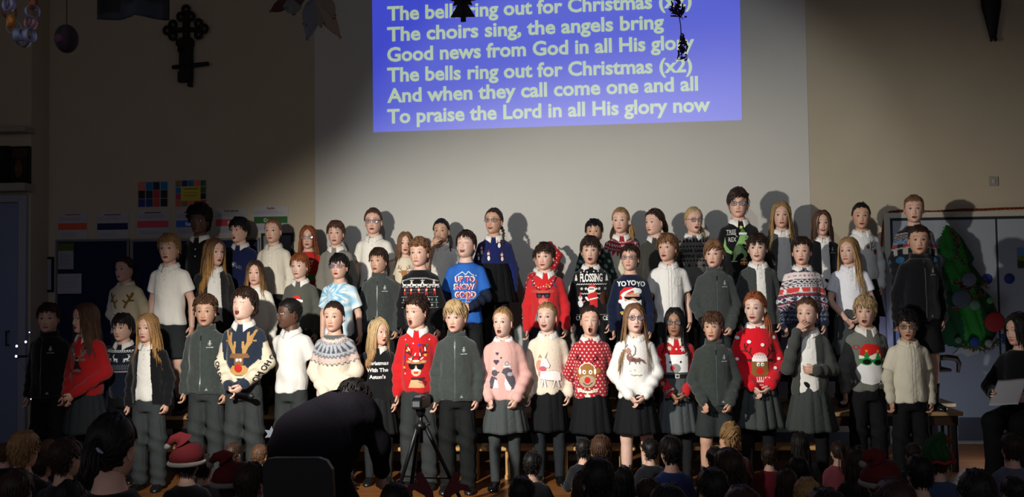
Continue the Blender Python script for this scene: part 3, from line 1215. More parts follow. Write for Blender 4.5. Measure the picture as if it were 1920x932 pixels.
def arm_u(v, arms):
    """for each point: side of the nearest arm, its distance to the arm and the fraction along it (0 shoulder, 1 wrist)"""
    best, U, S = np.full(len(v), 9.0), np.zeros(len(v)), np.zeros(len(v))
    for s in (-1, 1):
        E, Wr = arms[s][0], arms[s][1]
        for (a, b, u0) in ((SH(s), E, 0.), (E, Wr, .5)):
            d = b - a
            t = np.clip(((v - a) @ d) / (d @ d), 0, 1)
            r = np.linalg.norm(v - a - t[:, None] * d, axis=1)
            m = r < best
            best[m], U[m], S[m] = r[m], u0 + .5 * t[m], s
    return best, U, S


def collar_acc(col, wide=1.0, spread=1.0, tips=1.0, open_=.0):
    """turned-down shirt collar, two leaves with points"""
    acc = Acc()
    for s in (-1, 1):
        n = 15
        u = np.linspace(0, 1, n)
        ph = .16 + open_ + u * (PI - .16 - open_)               # from the front gap round to the nape
        inn = np.stack([s * .053 * np.sin(ph), .006 - .055 * np.cos(ph), 1.165 + .030 * np.sin(ph / 2) ** 1.2 + 0 * ph], 1)
        drop = np.interp(u, [0, .12, .5, 1], [.042 * tips, .034, .024, .022])
        outw = np.interp(u, [0, .15, .5, 1], [.036 * wide, .034 * wide, .030, .024])
        dirv = np.stack([s * np.sin(ph + .25 * spread * (1 - u)), -np.cos(ph + .25 * spread * (1 - u)), 0 * ph], 1)
        mid = inn + dirv * (outw * .5)[:, None] + np.array([0, 0, .004])
        out = inn + dirv * outw[:, None]
        out[:, 2] -= drop
        rows = []
        for A_, k in ((inn, 0), (mid, 1), (out, 2)):
            rows.append(A_)
        low = [r - np.array([0, 0, .004]) - dirv * .001 for r in rows]
        allr = rows + low[::-1]
        V = np.concatenate(allr)
        i = np.arange(6)[:, None]
        j = np.arange(n - 1)[None]
        Q = np.stack(np.broadcast_arrays(i * n + j, i * n + j + 1, ((i + 1) % 6) * n + j + 1, ((i + 1) % 6) * n + j), -1).reshape(-1, 4)
        E = np.array([[0, n, 4 * n, 5 * n], [n, 2 * n, 3 * n, 4 * n]])
        acc.add(V, [Q if s > 0 else Q[:, ::-1], E, E + n - 1], col)
    # the stand behind the leaves
    th = np.arange(24) / 24 * 2 * PI
    gap = 1 - .35 * np.exp(-((th - PI * 1.5) / .5) ** 2)
    a = np.stack([.052 * np.cos(th), .006 + .054 * np.sin(th), 1.135 + 0 * th], 1)
    b = np.stack([.050 * np.cos(th), .006 + .052 * np.sin(th), 1.135 + .045 * gap * (.75 + .25 * np.sin(th))], 1)
    V = np.concatenate([a * [1.06, 1.06, 1], b * [1.03, 1.03, 1], b * [.97, .97, 1], a])
    j = np.arange(24)
    k = (j + 1) % 24
    Q = np.concatenate([np.stack([r * 24 + j, r * 24 + k, r * 24 + 24 + k, r * 24 + 24 + j], -1) for r in range(3)])
    acc.add(V, Q, col)
    return acc


def ring_neck(z0, z1, r0, r1, col, thick=.007, y=.008, front=0.0):
    th = np.arange(28) / 28 * 2 * PI
    def ring(r, z):
        return np.stack([r * np.cos(th), y + r * 1.02 * np.sin(th), z + front * np.clip(-np.sin(th), 0, 1)], 1)
    V = np.concatenate([ring(r0 + thick, z0), ring(r1 + thick, (z0 + z1) / 2 + .2 * (z1 - z0)), ring(r1 + thick * .5, z1 + .002), ring(r1 - .001, z1), ring(r1 - thick * .3, (z0 + z1) / 2), ring(r0 - thick, z0)])
    j = np.arange(28)
    k = (j + 1) % 28
    Q = np.concatenate([np.stack([r * 28 + j, r * 28 + k, r * 28 + 28 + k, r * 28 + 28 + j], -1) for r in range(5)])
    return Acc().add(V, Q, col)


def skirt_acc(col, waist=.76, hem=.43, flare=.055, pleats=14, depth=.0045):
    n, m = 144, 16
    th = np.arange(n) / n * 2 * PI
    u = np.linspace(0, 1, m)
    rows = []
    for q in u:
        z = waist + (hem - waist) * q
        a = .114 + flare * q + .006 * min(1, q * 4)
        b = .100 + flare * .9 * q + .006 * min(1, q * 4)
        w = depth * min(1, q * 2.5 + .15) * np.abs(np.sin(th * pleats / 2)) ** .7 * 2 - depth
        w = w + .010 * q * np.sin(3 * th + 1) + .006 * q * np.sin(7 * th)
        rows.append(np.stack([(a + w) * np.cos(th), (b + w) * np.sin(th), z + .004 * np.sin(5 * th) * q + 0 * th], 1))
    for q in u[::-1]:
        r = rows[list(u).index(q)].copy()
        r[:, :2] *= .975
        rows.append(r)
    V = np.concatenate(rows)
    j = np.arange(n)
    k = (j + 1) % n
    Q = np.concatenate([np.stack([r * n + j, r * n + n + j, r * n + n + k, r * n + k], -1) for r in range(len(rows) - 1)])
    return Acc().add(V, Q, col)


_leg_cache = {}


def legwear(kind):
    """trousers, shorts or tights as one surface (cached)"""
    if kind not in _leg_cache:
        if kind == 'trousers':
            def f(P):
                x, y, z = P.T
                d = legs_sdf(P, .071, .068, .060, .035, ex=.006)
                d += .006 * np.sin(z * 62 + 30 * x) * np.exp(-((z - .40) / .09) ** 2) + .007 * np.sin(z * 70 + 24 * x) * np.exp(-((z - .10) / .08) ** 2)
                return d + .0035 * np.sin(z * 46 + 20 * x) * np.clip((.62 - z) / .1, 0, 1) * (.5 + .5 * np.sin(z * 17 + 2)) + .002 * np.sin(60 * y + 8 * z)
            b = ([-.20, -.15, .02], [.20, .15, .84])
        elif kind == 'shorts':
            def f(P):
                x, y, z = P.T
                d = legs_sdf(P, .074, .096, .09, .435, ex=.006)
                return d + .002 * np.sin(z * 40 + 20 * x)
            b = ([-.21, -.16, .42], [.21, .16, .84])
        else:
            def f(P):
                d = legs_sdf(P, .062, .049, .037, .035, ex=.004)
                for s in (-1, 1):
                    d = smin(d, seg(P, (s * .077, .016, .31), (s * .078, .014, .22), .043, .039), .02)
                return d
            b = ([-.18, -.14, .02], [.18, .14, .84])
        v, q = nets(f, b[0], b[1], .0125)
        _leg_cache[kind] = (relax(v, q, 1), q)
    return _leg_cache[kind]


_simple_cache = {}


def cached(key, fn, m, tintc):
    k = (key, tintc)
    if k not in _simple_cache:
        v, f = fn()
        me = to_mesh(key, v, f if isinstance(f, list) else [f], np.tile(lin(tintc), (len(v), 1)))
        me.materials.append(m)
        _simple_cache[k] = me
    return _simple_cache[k]


def shoe_shape():
    n = 16
    ys = np.array([.070, .064, .045, .01, -.04, -.085, -.118, -.135, -.139])
    w = np.array([.006, .024, .032, .033, .036, .040, .034, .018, .004])
    h = np.array([.03, .066, .076, .074, .056, .042, .034, .026, .012])
    th = np.arange(n) / n * 2 * PI
    V = []
    for y, a, b in zip(ys, w, h):
        c, s = np.cos(th), np.sin(th)
        V.append(np.stack([a * np.sign(c) * np.abs(c) ** .7, y + 0 * th, b * .5 + b * .5 * np.sign(s) * np.abs(s) ** .6], 1))
    V = np.concatenate(V)
    i = np.arange(len(ys) - 1)[:, None] * n
    j = np.arange(n)[None]
    k = (j + 1) % n
    Q = np.stack([i + j, i + n + j, i + n + k, i + k], -1).reshape(-1, 4)
    acc = Acc().add(V, Q)
    v, q = tube([(0, .05, .012), (0, .0, .010), (0, -.06, .009), (0, -.11, .009)], [.030, .034, .040, .034], 12, True)
    v[:, 2] = np.clip(v[:, 2], .0, .016)
    acc.add(v, q)
    return np.concatenate(acc.v), acc.f


def spike_fuzz(v, q, col, rnd, count, L=.009):
    """short fibres standing off a fluffy jumper"""
    f = rnd.integers(0, len(q), count)
    a, b, c, d = (v[q[f, k]] for k in range(4))
    w = rnd.random((count, 2))
    p = (a * (1 - w[:, :1]) + b * w[:, :1]) * (1 - w[:, 1:]) + (d * (1 - w[:, :1]) + c * w[:, :1]) * w[:, 1:]
    n = norm(np.cross(b - a, d - a))
    dr = norm(n + rnd.normal(0, .45, (count, 3)) + np.array([0, 0, -.35]))
    s = norm(np.cross(dr, rnd.normal(0, 1, (count, 3)))) * .0007
    t = np.cross(dr, s)
    base = p - n * .001
    V = np.stack([base + s, base - s * .5 + t * .9, base - s * .5 - t * .9, p + dr * L * rnd.uniform(.5, 1.1, (count, 1))], 1).reshape(-1, 3)
    k = np.arange(count)[:, None] * 4
    T = np.concatenate([k + np.array([[0, 1, 3]]), k + np.array([[1, 2, 3]]), k + np.array([[2, 0, 3]])])
    return V, T


def bvh_of(v, q):
    return BVHTree.FromPolygons([tuple(x) for x in v], [tuple(int(i) for i in f) for f in q])


SKINS = {'fair': (.58, .355, .265), 'pale': (.62, .41, .325), 'tan': (.50, .29, .195), 'olive': (.45, .265, .175), 'brown': (.30, .155, .09), 'black': (.09, .042, .026)}
HAIRC = {'blond': '#a38a63', 'dblond': '#8a6a43', 'lbrown': '#6d4d33', 'brown': '#4a3222', 'dbrown': '#2c1d15', 'black': '#120f0e', 'ginger': '#7d4424', 'ltblond': '#b39a72'}


def glasses_acc(ys, frame, rr=.021):
    acc, lens = Acc(), []
    for s in (-1, 1):
        th = np.linspace(0, 2 * PI, 25)
        c, sn = np.cos(th), np.sin(th)
        path = np.stack([s * .0325 + .0235 * np.sign(c) * np.abs(c) ** .75, np.full(25, ys - .012), -.005 + .0165 * np.sign(sn) * np.abs(sn) ** .75], 1)
        v, f = tube(path, .0021, 6, False, ref=(0, 1, 0))
        acc.add(v, f, frame)
        lens.append(np.concatenate([path[:-1], [[s * .0325, ys - .0125, -.005]]]))
        v, f = tube([(s * .056, ys - .010, .001), (s * .070, ys + .012, .002), (s * .0755, .0, .0), (s * .0765, .014, -.006)], .0019, 5)
        acc.add(v, f, frame)
    v, f = tube([(-.010, ys - .012, -.001), (0, ys - .015, .002), (.010, ys - .012, -.001)], .0020, 6)
    acc.add(v, f, frame)
    return acc, lens
# ------------------------------------------------------------------ motifs (mm, z above the feet of the 1.40 m template)


def deer(cx, cz, k, c, flip=1):
    f = lambda x, z: (cx + flip * x * k, cz + z * k)
    return [('e', cx, cz, 15 * k, 7 * k, c), ('p', [f(8, 3), f(15, 0), f(20, 18), f(14, 19)], c), ('e', *f(19, 19), 6 * k, 3.6 * k, c),
            ('l', [f(-12, 0), f(-17, -14), f(-14, -20)], 3.4 * k, c), ('l', [f(-8, -4), f(-8, -19)], 3.2 * k, c),
            ('l', [f(10, -3), f(15, -12), f(20, -12)], 3.2 * k, c), ('l', [f(8, -4), f(7, -18)], 3.2 * k, c),
            ('l', [f(17, 21), f(12, 31), f(6, 34)], 2.6 * k, c), ('l', [f(15, 27), f(18, 36)], 2.4 * k, c), ('l', [f(-14, 3), f(-18, 6)], 3 * k, c)]


def flake(cx, cz, r, c, w=3):
    o = []
    for a in (0, 60, 120):
        x, z = math.cos(math.radians(a)) * r, math.sin(math.radians(a)) * r
        o.append(('l', [(cx - x, cz - z), (cx + x, cz + z)], w, c))
    for a in range(0, 360, 60):
        x, z = math.cos(math.radians(a)), math.sin(math.radians(a))
        o.append(('l', [(cx + x * r * .6 - z * r * .25, cz + z * r * .6 + x * r * .25), (cx + x * r * .45, cz + z * r * .45), (cx + x * r * .6 + z * r * .25, cz + z * r * .6 - x * r * .25)], w * .8, c))
    return o


def pine(cx, cz, h, c, w=.6):
    return [('p', [(cx, cz + h / 2), (cx - h * w * .28, cz + h * .12), (cx - h * w * .12, cz + h * .12), (cx - h * w * .4, cz - h * .15), (cx - h * w * .18, cz - h * .15), (cx - h * w * .5, cz - h * .4), (cx + h * w * .5, cz - h * .4), (cx + h * w * .18, cz - h * .15), (cx + h * w * .4, cz - h * .15), (cx + h * w * .12, cz + h * .12), (cx + h * w * .28, cz + h * .12)], c), ('r', cx - h * .04, cz - h * .5, cx + h * .04, cz - h * .38, c)]


def star(cx, cz, r, c, n=5):
    p = []
    for i in range(2 * n):
        a = PI / 2 + i * PI / n
        q = r if i % 2 == 0 else r * .42
        p.append((cx + q * math.cos(a), cz + q * math.sin(a)))
    return [('p', p, c)]


def heart(cx, cz, r, c):
    return [('e', cx - r * .45, cz + r * .3, r * .55, r * .5, c), ('e', cx + r * .45, cz + r * .3, r * .55, r * .5, c), ('p', [(cx - r * .97, cz + r * .1), (cx, cz - r), (cx + r * .97, cz + r * .1)], c)]


def zig(x0, x1, z, amp, step, w, c):
    n = int((x1 - x0) / step)
    return [('l', [(x0 + i * step, z + (amp if i % 2 else -amp)) for i in range(n + 1)], w, c)]


def antlers(z0, top, spread, c, w, inner=18):
    o = []
    for s in (-1, 1):
        h = top - z0
        o += [('l', [(s * inner, z0), (s * (inner + spread * .35), z0 + h * .35), (s * (inner + spread * .75), z0 + h * .62), (s * (inner + spread * .8), top)], w, c),
              ('l', [(s * (inner + spread * .35), z0 + h * .35), (s * (inner + spread * .22), z0 + h * .75)], w * .85, c),
              ('l', [(s * (inner + spread * .55), z0 + h * .48), (s * (inner + spread * 1.05), z0 + h * .50)], w * .85, c),
              ('l', [(s * (inner + spread * .75), z0 + h * .62), (s * (inner + spread * .48), z0 + h * .98)], w * .8, c)]
    return o


def shift(ops, dx, dz=0):
    r = []
    for op in ops:
        k = op[0]
        if k in 'eo':
            r.append((k, op[1] + dx, op[2] + dz, *op[3:]))
        elif k == 'r':
            r.append((k, op[1] + dx, op[2] + dz, op[3] + dx, op[4] + dz, op[5]))
        elif k in 'pl':
            r.append((k, [(x + dx, z + dz) for x, z in op[1]], *op[2:]))
        else:
            r.append((k, op[1], op[2] + dx, op[3] + dz, *op[4:]))
    return r


MO = {}
MO['emblem'] = [('o', 64, 1060, 10, 3, '#a9aca8'), ('e', 64, 1064, 5, 8, '#b9bcb8'), ('r', 62.5, 1044, 65.5, 1080, '#b9bcb8'), ('l', [(58, 1078), (64, 1084), (70, 1078)], 3, '#a9aca8'),
                ('r', 42, 1030, 49, 1037, '#b9bcb8'), ('r', 51, 1030, 56, 1037, '#b9bcb8'), ('r', 60, 1030, 66, 1037, '#b9bcb8'), ('r', 68, 1030, 74, 1037, '#b9bcb8'), ('r', 76, 1030, 86, 1037, '#b9bcb8')]
MO['tab'] = [('p', [(34, 712), (58, 712), (46, 732)], '#8e918f')]
MO['zip'] = [('r', -3.5, 706, 3.5, 1150, '#4c5250'), ('r', -6, 1085, 6, 1122, '#14171a')]
MO['red_deer_dark'] = antlers(1000, 1085, 60, '#6b5852', 17) + [
    ('e', -42, 988, 24, 9, '#6b5852'), ('e', 45, 990, 26, 9, '#6b5852'), ('e', 3, 985, 20, 24, '#27110f'), ('e', -8, 988, 8, 8, '#8a8580'), ('e', 12, 988, 8, 8, '#a8a49c'), ('e', 12, 988, 3.5, 3.5, '#111111'), ('e', -8, 988, 3.5, 3.5, '#111111'),
    ('p', [(-14, 968), (18, 968), (40, 915), (-34, 915)], '#2a1512'), ('e', 2, 905, 32, 18, '#6b5852'), ('r', -40, 880, 44, 897, '#7a1f22'),
    ('e', -75, 1068, 9, 9, '#a1604e'), ('e', -52, 1060, 14, 16, '#5d8a82'), ('e', -26, 1032, 7, 10, '#b9a79c'), ('e', 64, 1078, 12, 13, '#1c0f1c'), ('e', 84, 1040, 11, 13, '#232b55'), ('e', 50, 1020, 8, 6, '#a3512c'), ('e', -66, 905, 8, 12, '#1c0f1c')]
MO['deer_band'] = [('r', -150, 928, 150, 1098, '#161c2a'), ] + [('e', x, 1112, 7, 6, '#c7c8c4') for x in range(-140, 150, 17)] + zig(-150, 150, 1100, 3, 8, 4, '#c7c8c4') + \
    deer(-84, 1040, 1.15, '#d7d8d4', -1) + deer(-22, 1040, 1.15, '#d7d8d4', -1) + deer(62, 1040, 1.15, '#d7d8d4') + deer(118, 1040, 1.1, '#d7d8d4') + \
    [('e', x + (7 if r % 2 else 0), 990 - r * 11, 3, 3, '#8f9494') for r in range(4) for x in range(-144, 150, 14)] + [('r', -150, 930, 150, 944, '#8a7f86')]
MO['big_knit_deer'] = sum([[('p', [(s * 24, 962), (s * 46, 962), (s * 62, 1000), (s * 84, 1035), (s * 92, 1075), (s * 112, 1118), (s * 96, 1126), (s * 82, 1094), (s * 70, 1080), (s * 66, 1110), (s * 50, 1106), (s * 54, 1050), (s * 40, 1010), (s * 34, 1045), (s * 18, 1045), (s * 22, 1000)], '#a9834f'), ('r', min(s * 86, s * 108), 1040, max(s * 86, s * 108), 1054, '#a9834f')] for s in (-1, 1)], []) + \
    [('r', -70, 930, 70, 952, '#7a5637'), ('r', -60, 950, -28, 964, '#7a5637'), ('r', 28, 950, 60, 964, '#7a5637'), ('r', -34, 880, 34, 962, '#7a5637'), ('e', 0, 845, 66, 36, '#b08a55'), ('r', -48, 850, 48, 880, '#b08a55'), ('r', -20, 904, -1, 926, '#e8e4da'), ('r', 2, 904, 21, 926, '#e8e4da'), ('r', -10, 904, -2, 916, '#111111'), ('r', 2, 904, 10, 916, '#111111'), ('r', -60, 790, 60, 806, '#cfc6b2')]
MO['pompom_nose'] = [('e', 0, 862, 26, 25, '#b3241f')]
MO['slogan_christmas'] = [('t', 'Christmas', 0, 1040, 33, '#e6e6e2', 1.0, .03), ('t', 'With The', 0, 982, 33, '#e6e6e2', 1.0, .03), ('t', "Aston's", 0, 924, 33, '#e6e6e2', 1.0, .03)]
MO['cool_deer'] = antlers(948, 1062, 62, '#3a2424', 7, 16) + \
    [('e', -52, 938, 24, 12, '#a8764c'), ('e', 52, 938, 24, 12, '#a8764c'), ('e', -52, 938, 14, 6, '#c99a78'), ('e', 52, 938, 14, 6, '#c99a78'), ('e', 0, 915, 38, 34, '#a8764c'), ('e', 0, 868, 36, 36, '#d2b08a'), ('e', 0, 944, 26, 8, '#e9e2d6'), ('e', 0, 876, 24, 12, '#efe8de'), ('p', [(-20, 868), (20, 868), (14, 850), (-14, 850)], '#c8383c'),
     ('p', [(-58, 920), (-4, 918), (-8, 890), (-20, 880), (-40, 882), (-52, 896)], '#0d0f12'), ('p', [(58, 920), (4, 918), (8, 890), (20, 880), (40, 882), (52, 896)], '#0d0f12'), ('r', -58, 913, 58, 921, '#0d0f12'),
     ('p', [(-34, 812), (36, 812), (62, 748), (-58, 748)], '#cba377'), ('r', -36, 806, 60, 824, '#4a1f28'), ('l', [(20, 806), (66, 790), (66, 770)], 9, '#4a1f28'), ('l', [(20, 790), (66, 775)], 5, '#6d2b38'),
     ('l', [(-52, 960), (-34, 952), (-34, 968)], 8, '#ece6dc'), ('l', [(50, 968), (36, 956)], 8, '#ece6dc'), ('l', [(-60, 1040), (-48, 1022)], 9, '#ece6dc'), ('l', [(64, 1040), (66, 1018)], 9, '#ece6dc'), ('l', [(-8, 985), (-2, 1000)], 8, '#ece6dc'), ('l', [(28, 1000), (32, 980)], 8, '#ece6dc')] + \
    [('l', [(-80, 1062), (-72, 1010), (-40, 985), (-10, 972), (30, 976), (64, 986), (80, 1058), (24, 1064)], 2.6, '#241416'), ('l', [(-80, 1040), (-92, 880), (-74, 870)], 2.6, '#241416')] + \
    [('e', x, z, r, r, c) for x, z, r, c in ((-70, 1064, 9, '#2f6b3c'), (24, 1060, 10, '#2b3d9a'), (78, 1056, 10, '#2f6b3c'), (-66, 1020, 9, '#e0a43c'), (-92, 968, 8, '#3a49a8'), (-28, 974, 9, '#2f6b3c'), (66, 986, 10, '#e0a43c'), (-92, 894, 9, '#e0a43c'), (-82, 1098, 5, '#e9e4e0'), (92, 1098, 5, '#e9e4e0'), (-20, 1072, 5, '#e9e4e0'), (-84, 850, 5, '#e9e4e0'), (96, 850, 5, '#e9e4e0'))]
MO['penguins'] = [('e', 32, 985, 24, 20, '#c9b9b6'), ('o', 32, 988, 14, 6, '#6a6068'), ('r', 4, 958, 66, 970, '#e2d4d0'),
     ('p', [(-10, 920), (4, 948), (40, 958), (70, 938), (66, 912), (88, 880), (96, 830), (84, 790), (52, 786), (30, 860), (16, 902)], '#55505a'), ('p', [(20, 880), (66, 800), (56, 778), (24, 784), (14, 830)], '#efe6e2'), ('e', 56, 905, 22, 15, '#aaa3a6'),
     ]
MO['small_penguin'] = [('e', -64, 915, 24, 24, '#55505a'), ('p', [(-46, 926), (-22, 924), (-44, 908)], '#55505a'), ('e', -70, 950, 15, 12, '#d0c0bd'), ('p', [(-88, 890), (-50, 880), (-40, 800), (-100, 796), (-108, 846)], '#55505a'), ('p', [(-62, 870), (-40, 850), (-34, 800), (-78, 798)], '#efe6e2'), ('e', -90, 800, 10, 6, '#3a3640')]
MO['unicorn'] = [('p', [(-24, 985), (-16, 985), (2, 1046)], '#8d8280'), ('t', 'A', -58, 1004, 26, '#b9803c', 1, .02), ('e', -66, 930, 22, 44, '#d88f77'), ('e', -54, 900, 14, 30, '#9aa0c4'), ('e', -62, 868, 12, 22, '#cf8a80'),
                 ('p', [(-52, 960), (-24, 990), (-10, 985), (16, 932), (8, 912), (-12, 914), (-30, 930), (-36, 890), (-60, 890)], '#f2ede6'), ('l', [(-24, 990), (-10, 985), (16, 932), (8, 912), (-12, 914)], 3, '#8a7f80'), ('l', [(-34, 950), (-26, 944)], 3, '#4a4040'), ('e', -40, 906, 26, 20, '#c25a66'), ('e', -44, 872, 12, 12, '#b05560'),
                 ('p', [(-55, 885), (60, 892), (92, 872), (96, 812), (-60, 826)], '#f2ede6'), ('l', [(-20, 886), (60, 892), (92, 872), (98, 812), (60, 806)], 3, '#8a7f80'), ('l', [(-60, 826), (40, 812)], 3, '#a0968f')] + \
    [('l', [(x, 815), (x + d, 766)], 12, '#f2ede6') for x, d in ((-40, -14), (-26, 8), (50, -14), (70, 12))] + [('l', [(x, 812), (x + d, 766)], 2.6, '#8a7f80') for x, d in ((-48, -14), (-32, -6), (-18, 10), (42, -14), (62, -2), (78, 12))]
MO['headphone_deer'] = shift(antlers(968, 1042, 56, '#20141c', 6, 34) + [('e', -62, 915, 18, 26, '#9a6a35'), ('e', 70, 915, 34, 22, '#9a6a35'), ('p', [(-52, 900), (-46, 950), (0, 976), (46, 950), (52, 900), (62, 830), (0, 800), (-62, 830)], '#9a6a35'), ('e', 0, 836, 62, 48, '#b09a7c'),
                           ('o', 0, 918, 60, 7, '#efe6d8'), ('p', [(-70, 918), (-66, 860), (66, 860), (70, 918)], '#9a6a35'), ('e', -56, 912, 10, 24, '#efe6d8'), ('e', 58, 912, 10, 24, '#efe6d8'), ('e', 0, 836, 62, 48, '#b09a7c'),
                           ('e', -24, 908, 14, 17, '#f2efe8'), ('e', 24, 908, 14, 17, '#f2efe8'), ('e', -22, 907, 5, 6, '#101010'), ('e', 25, 907, 5, 6, '#101010'), ('e', 0, 846, 22, 25, '#c02c2c'), ('l', [(-30, 822), (-10, 806), (10, 806), (34, 824)], 6, '#20141c'),
                           ('p', [(-74, 782), (0, 760), (74, 782), (78, 756), (0, 742), (-78, 756)], '#eadfca'), ('p', [(0, 745), (-24, 714), (24, 714)], '#eadfca')] + [('e', x, 764, 4, 4, '#6a5a48') for x in (-60, -40, -20, 0, 20, 40, 60)], -30)
MO['sleigh'] = [('e', -55, 1062, 16, 24, '#a98070'), ('l', [(-70, 1090), (-60, 1110)], 4, '#4a3a38'), ('l', [(-30, 1020), (-8, 1045), (-4, 1085), (-14, 1100)], 6, '#8b7775'), ('p', [(-70, 1030), (-40, 1050), (-30, 1020), (0, 1010), (50, 1000), (62, 985), (40, 992), (10, 980), (-50, 985), (-66, 1000)], '#875f58'), ('e', -20, 998, 18, 12, '#5f4746'), ('e', 12, 994, 16, 11, '#6f5350'),
                ('l', [(20, 1010), (62, 972)], 9, '#7d4f4a'), ('l', [(-46, 985), (-50, 965)], 5, '#875f58'), ('l', [(-10, 985), (-4, 968)], 5, '#6f5350'), ('l', [(24, 985), (20, 968)], 5, '#6f5350'), ('e', -44, 1030, 7, 7, '#caa79a'), ('e', 0, 1010, 6, 6, '#c89a8e'),
                ('r', -50, 912, -38, 916, '#aaa39a'), ('l', [(-16, 930), (-10, 916)], 3, '#aaa39a'), ('l', [(-40, 888), (-20, 880), (0, 886), (20, 880), (36, 886)], 7, '#b5aa94')]
MO['bear'] = [('p', [(-84, 1046), (-70, 1044), (70, 1046), (86, 1052), (88, 1020), (84, 902), (-80, 902), (-84, 1000)], '#e9e8e4'), ('e', 76, 1040, 14, 17, '#e9e8e4'), ('e', 78, 1040, 8, 10, '#8d8a86'), ('e', -78, 1040, 12, 16, '#e9e8e4'), ('e', -54, 984, 8, 9, '#151820'), ('e', 28, 986, 8, 9, '#151820'), ('e', -14, 936, 40, 36, '#8b8a88'), ('e', -38, 938, 17, 18, '#c9282c')]
MO['snow_on_red'] = flake(50, 1090, 24, '#f0e6e4', 5) + flake(-56, 1094, 18, '#c9b9a0', 5) + flake(92, 1060, 16, '#f0e6e4', 4) + [('e', -4, 1088, 8, 8, '#f0e6e4')] + sum([flake(x, z, 20, '#f0dedc', 5) for x, z in ((-140, 1000), (-152, 950), (-135, 905), (-150, 860), (-120, 815), (148, 1000), (150, 940), (140, 890), (118, 830))], [])
MO['bobble_dots'] = [('e', x, z, 13, 12, '#f1ecec') for x, z in ((-140, 1085), (-69, 1058), (20, 1036), (110, 1086), (112, 862), (-150, 930), (150, 930))]
MO['hat_deer'] = antlers(940, 1042, 70, '#3a211c', 7, 44) + [('e', -68, 925, 22, 9, '#3a211c'), ('e', 74, 925, 22, 9, '#3a211c'), ('p', [(-54, 935), (54, 935), (60, 830), (44, 808), (-44, 808), (-60, 830)], '#7d5a2e'), ('e', 0, 945, 50, 36, '#d4a39c'), ('r', -54, 915, 54, 940, '#efe9e4')] + \
    zig(-48, 48, 950, 8, 9, 5, '#f4eeee') + [('e', -14, 895, 11, 14, '#efece4'), ('e', 16, 895, 11, 14, '#efece4'), ('e', -12, 892, 5, 7, '#222222'), ('e', 18, 892, 5, 7, '#222222'), ('e', 0, 848, 28, 24, '#c3211f'),
                                              ] + [('r', x, 768, x + 8, 806, '#e9cfce') for x in range(-28, 64, 16)] + zig(-30, 66, 772, 6, 8, 6, '#f0e2e2') + zig(-10, 70, 745, 4, 8, 5, '#e9cfce')
MO['santa_beard'] = [('p', [(-100, 880), (-104, 850), (-88, 800), (-60, 768), (0, 756), (56, 770), (84, 820), (100, 868), (96, 900), (60, 925), (-60, 925)], '#e6e6e4'), ('p', [(-76, 960), (-70, 1030), (-40, 1062), (30, 1058), (66, 1036), (84, 980), (100, 940), (70, 950), (40, 990), (-20, 976)], '#c9211f'), ('p', [(-80, 975), (-20, 968), (40, 994), (70, 985), (74, 958), (30, 940), (-78, 945)], '#e9e6de'), ('e', 102, 942, 13, 13, '#efece8')] + \
    pine(-32, 972, 66, '#1f8a3c', .9) + pine(50, 970, 62, '#1f8a3c', .9) + star(-32, 1010, 13, '#f0a832') + star(50, 1006, 13, '#f0a832') + \
    [('e', -32, 930, 40, 28, '#1f8a3c'), ('e', 50, 926, 38, 28, '#1f8a3c'), ('r', -10, 930, 30, 944, '#1f8a3c'), ('r', -86, 940, -60, 952, '#1f8a3c'), ('e', -30, 928, 28, 19, '#0a0c0c'), ('e', 50, 924, 27, 19, '#0a0c0c'), ('o', -95, 1036, 15, 6, '#b3262a'), ('t', 'H', 98, 1046, 32, '#dcdcd8', 1, .02), ('t', 'O', 124, 1020, 26, '#a02a30', 1, .02), ('t', 'H', -112, 776, 26, '#dcdcd8', 1, .02), ('t', 'H', 70, 766, 24, '#dcdcd8', 1, .02), ('t', 'O', 100, 772, 24, '#8a2a30', 1, .02)]
MO['gold_antlers'] = sum([[('l', [(s * 42, 950), (s * 56, 990), (s * 84, 1030), (s * 98, 1076)], 20, '#a8813c'), ('l', [(s * 56, 990), (s * 30, 1012)], 16, '#a8813c'), ('l', [(s * 70, 1010), (s * 104, 1012)], 16, '#a8813c'), ('l', [(s * 80, 1030), (s * 60, 1062)], 16, '#a8813c')] for s in (-1, 1)], [])
MO['lashes'] = [('l', [(s * 50 - 18, 886), (s * 50, 880), (s * 50 + 18, 886)], 5, '#23201e') for s in (-1, 1)]
MO['sequin_pudding'] = [('e', 4, 955, 54, 56, '#8a4440')] + zig(-44, 52, 985, 10, 12, 7, '#d8b9b4') + zig(-48, 56, 950, 10, 12, 7, '#c99a96') + zig(-40, 46, 918, 8, 12, 7, '#d8b9b4')
MO['small_santa'] = [('e', -8, 905, 32, 50, '#e3c0a8'), ('p', [(-40, 930), (26, 930), (22, 860), (0, 830), (-34, 850)], '#dfd9d0'), ('p', [(-44, 1000), (-30, 1032), (0, 1036), (24, 1026), (30, 992)], '#cf2f2c'), ('e', -2, 990, 40, 13, '#ece8e2'), ('e', 38, 985, 12, 12, '#ece8e2'), ('e', -6, 958, 26, 22, '#d9a98e'), ('e', -16, 960, 4, 4, '#201510'), ('e', 6, 960, 4, 4, '#201510')]


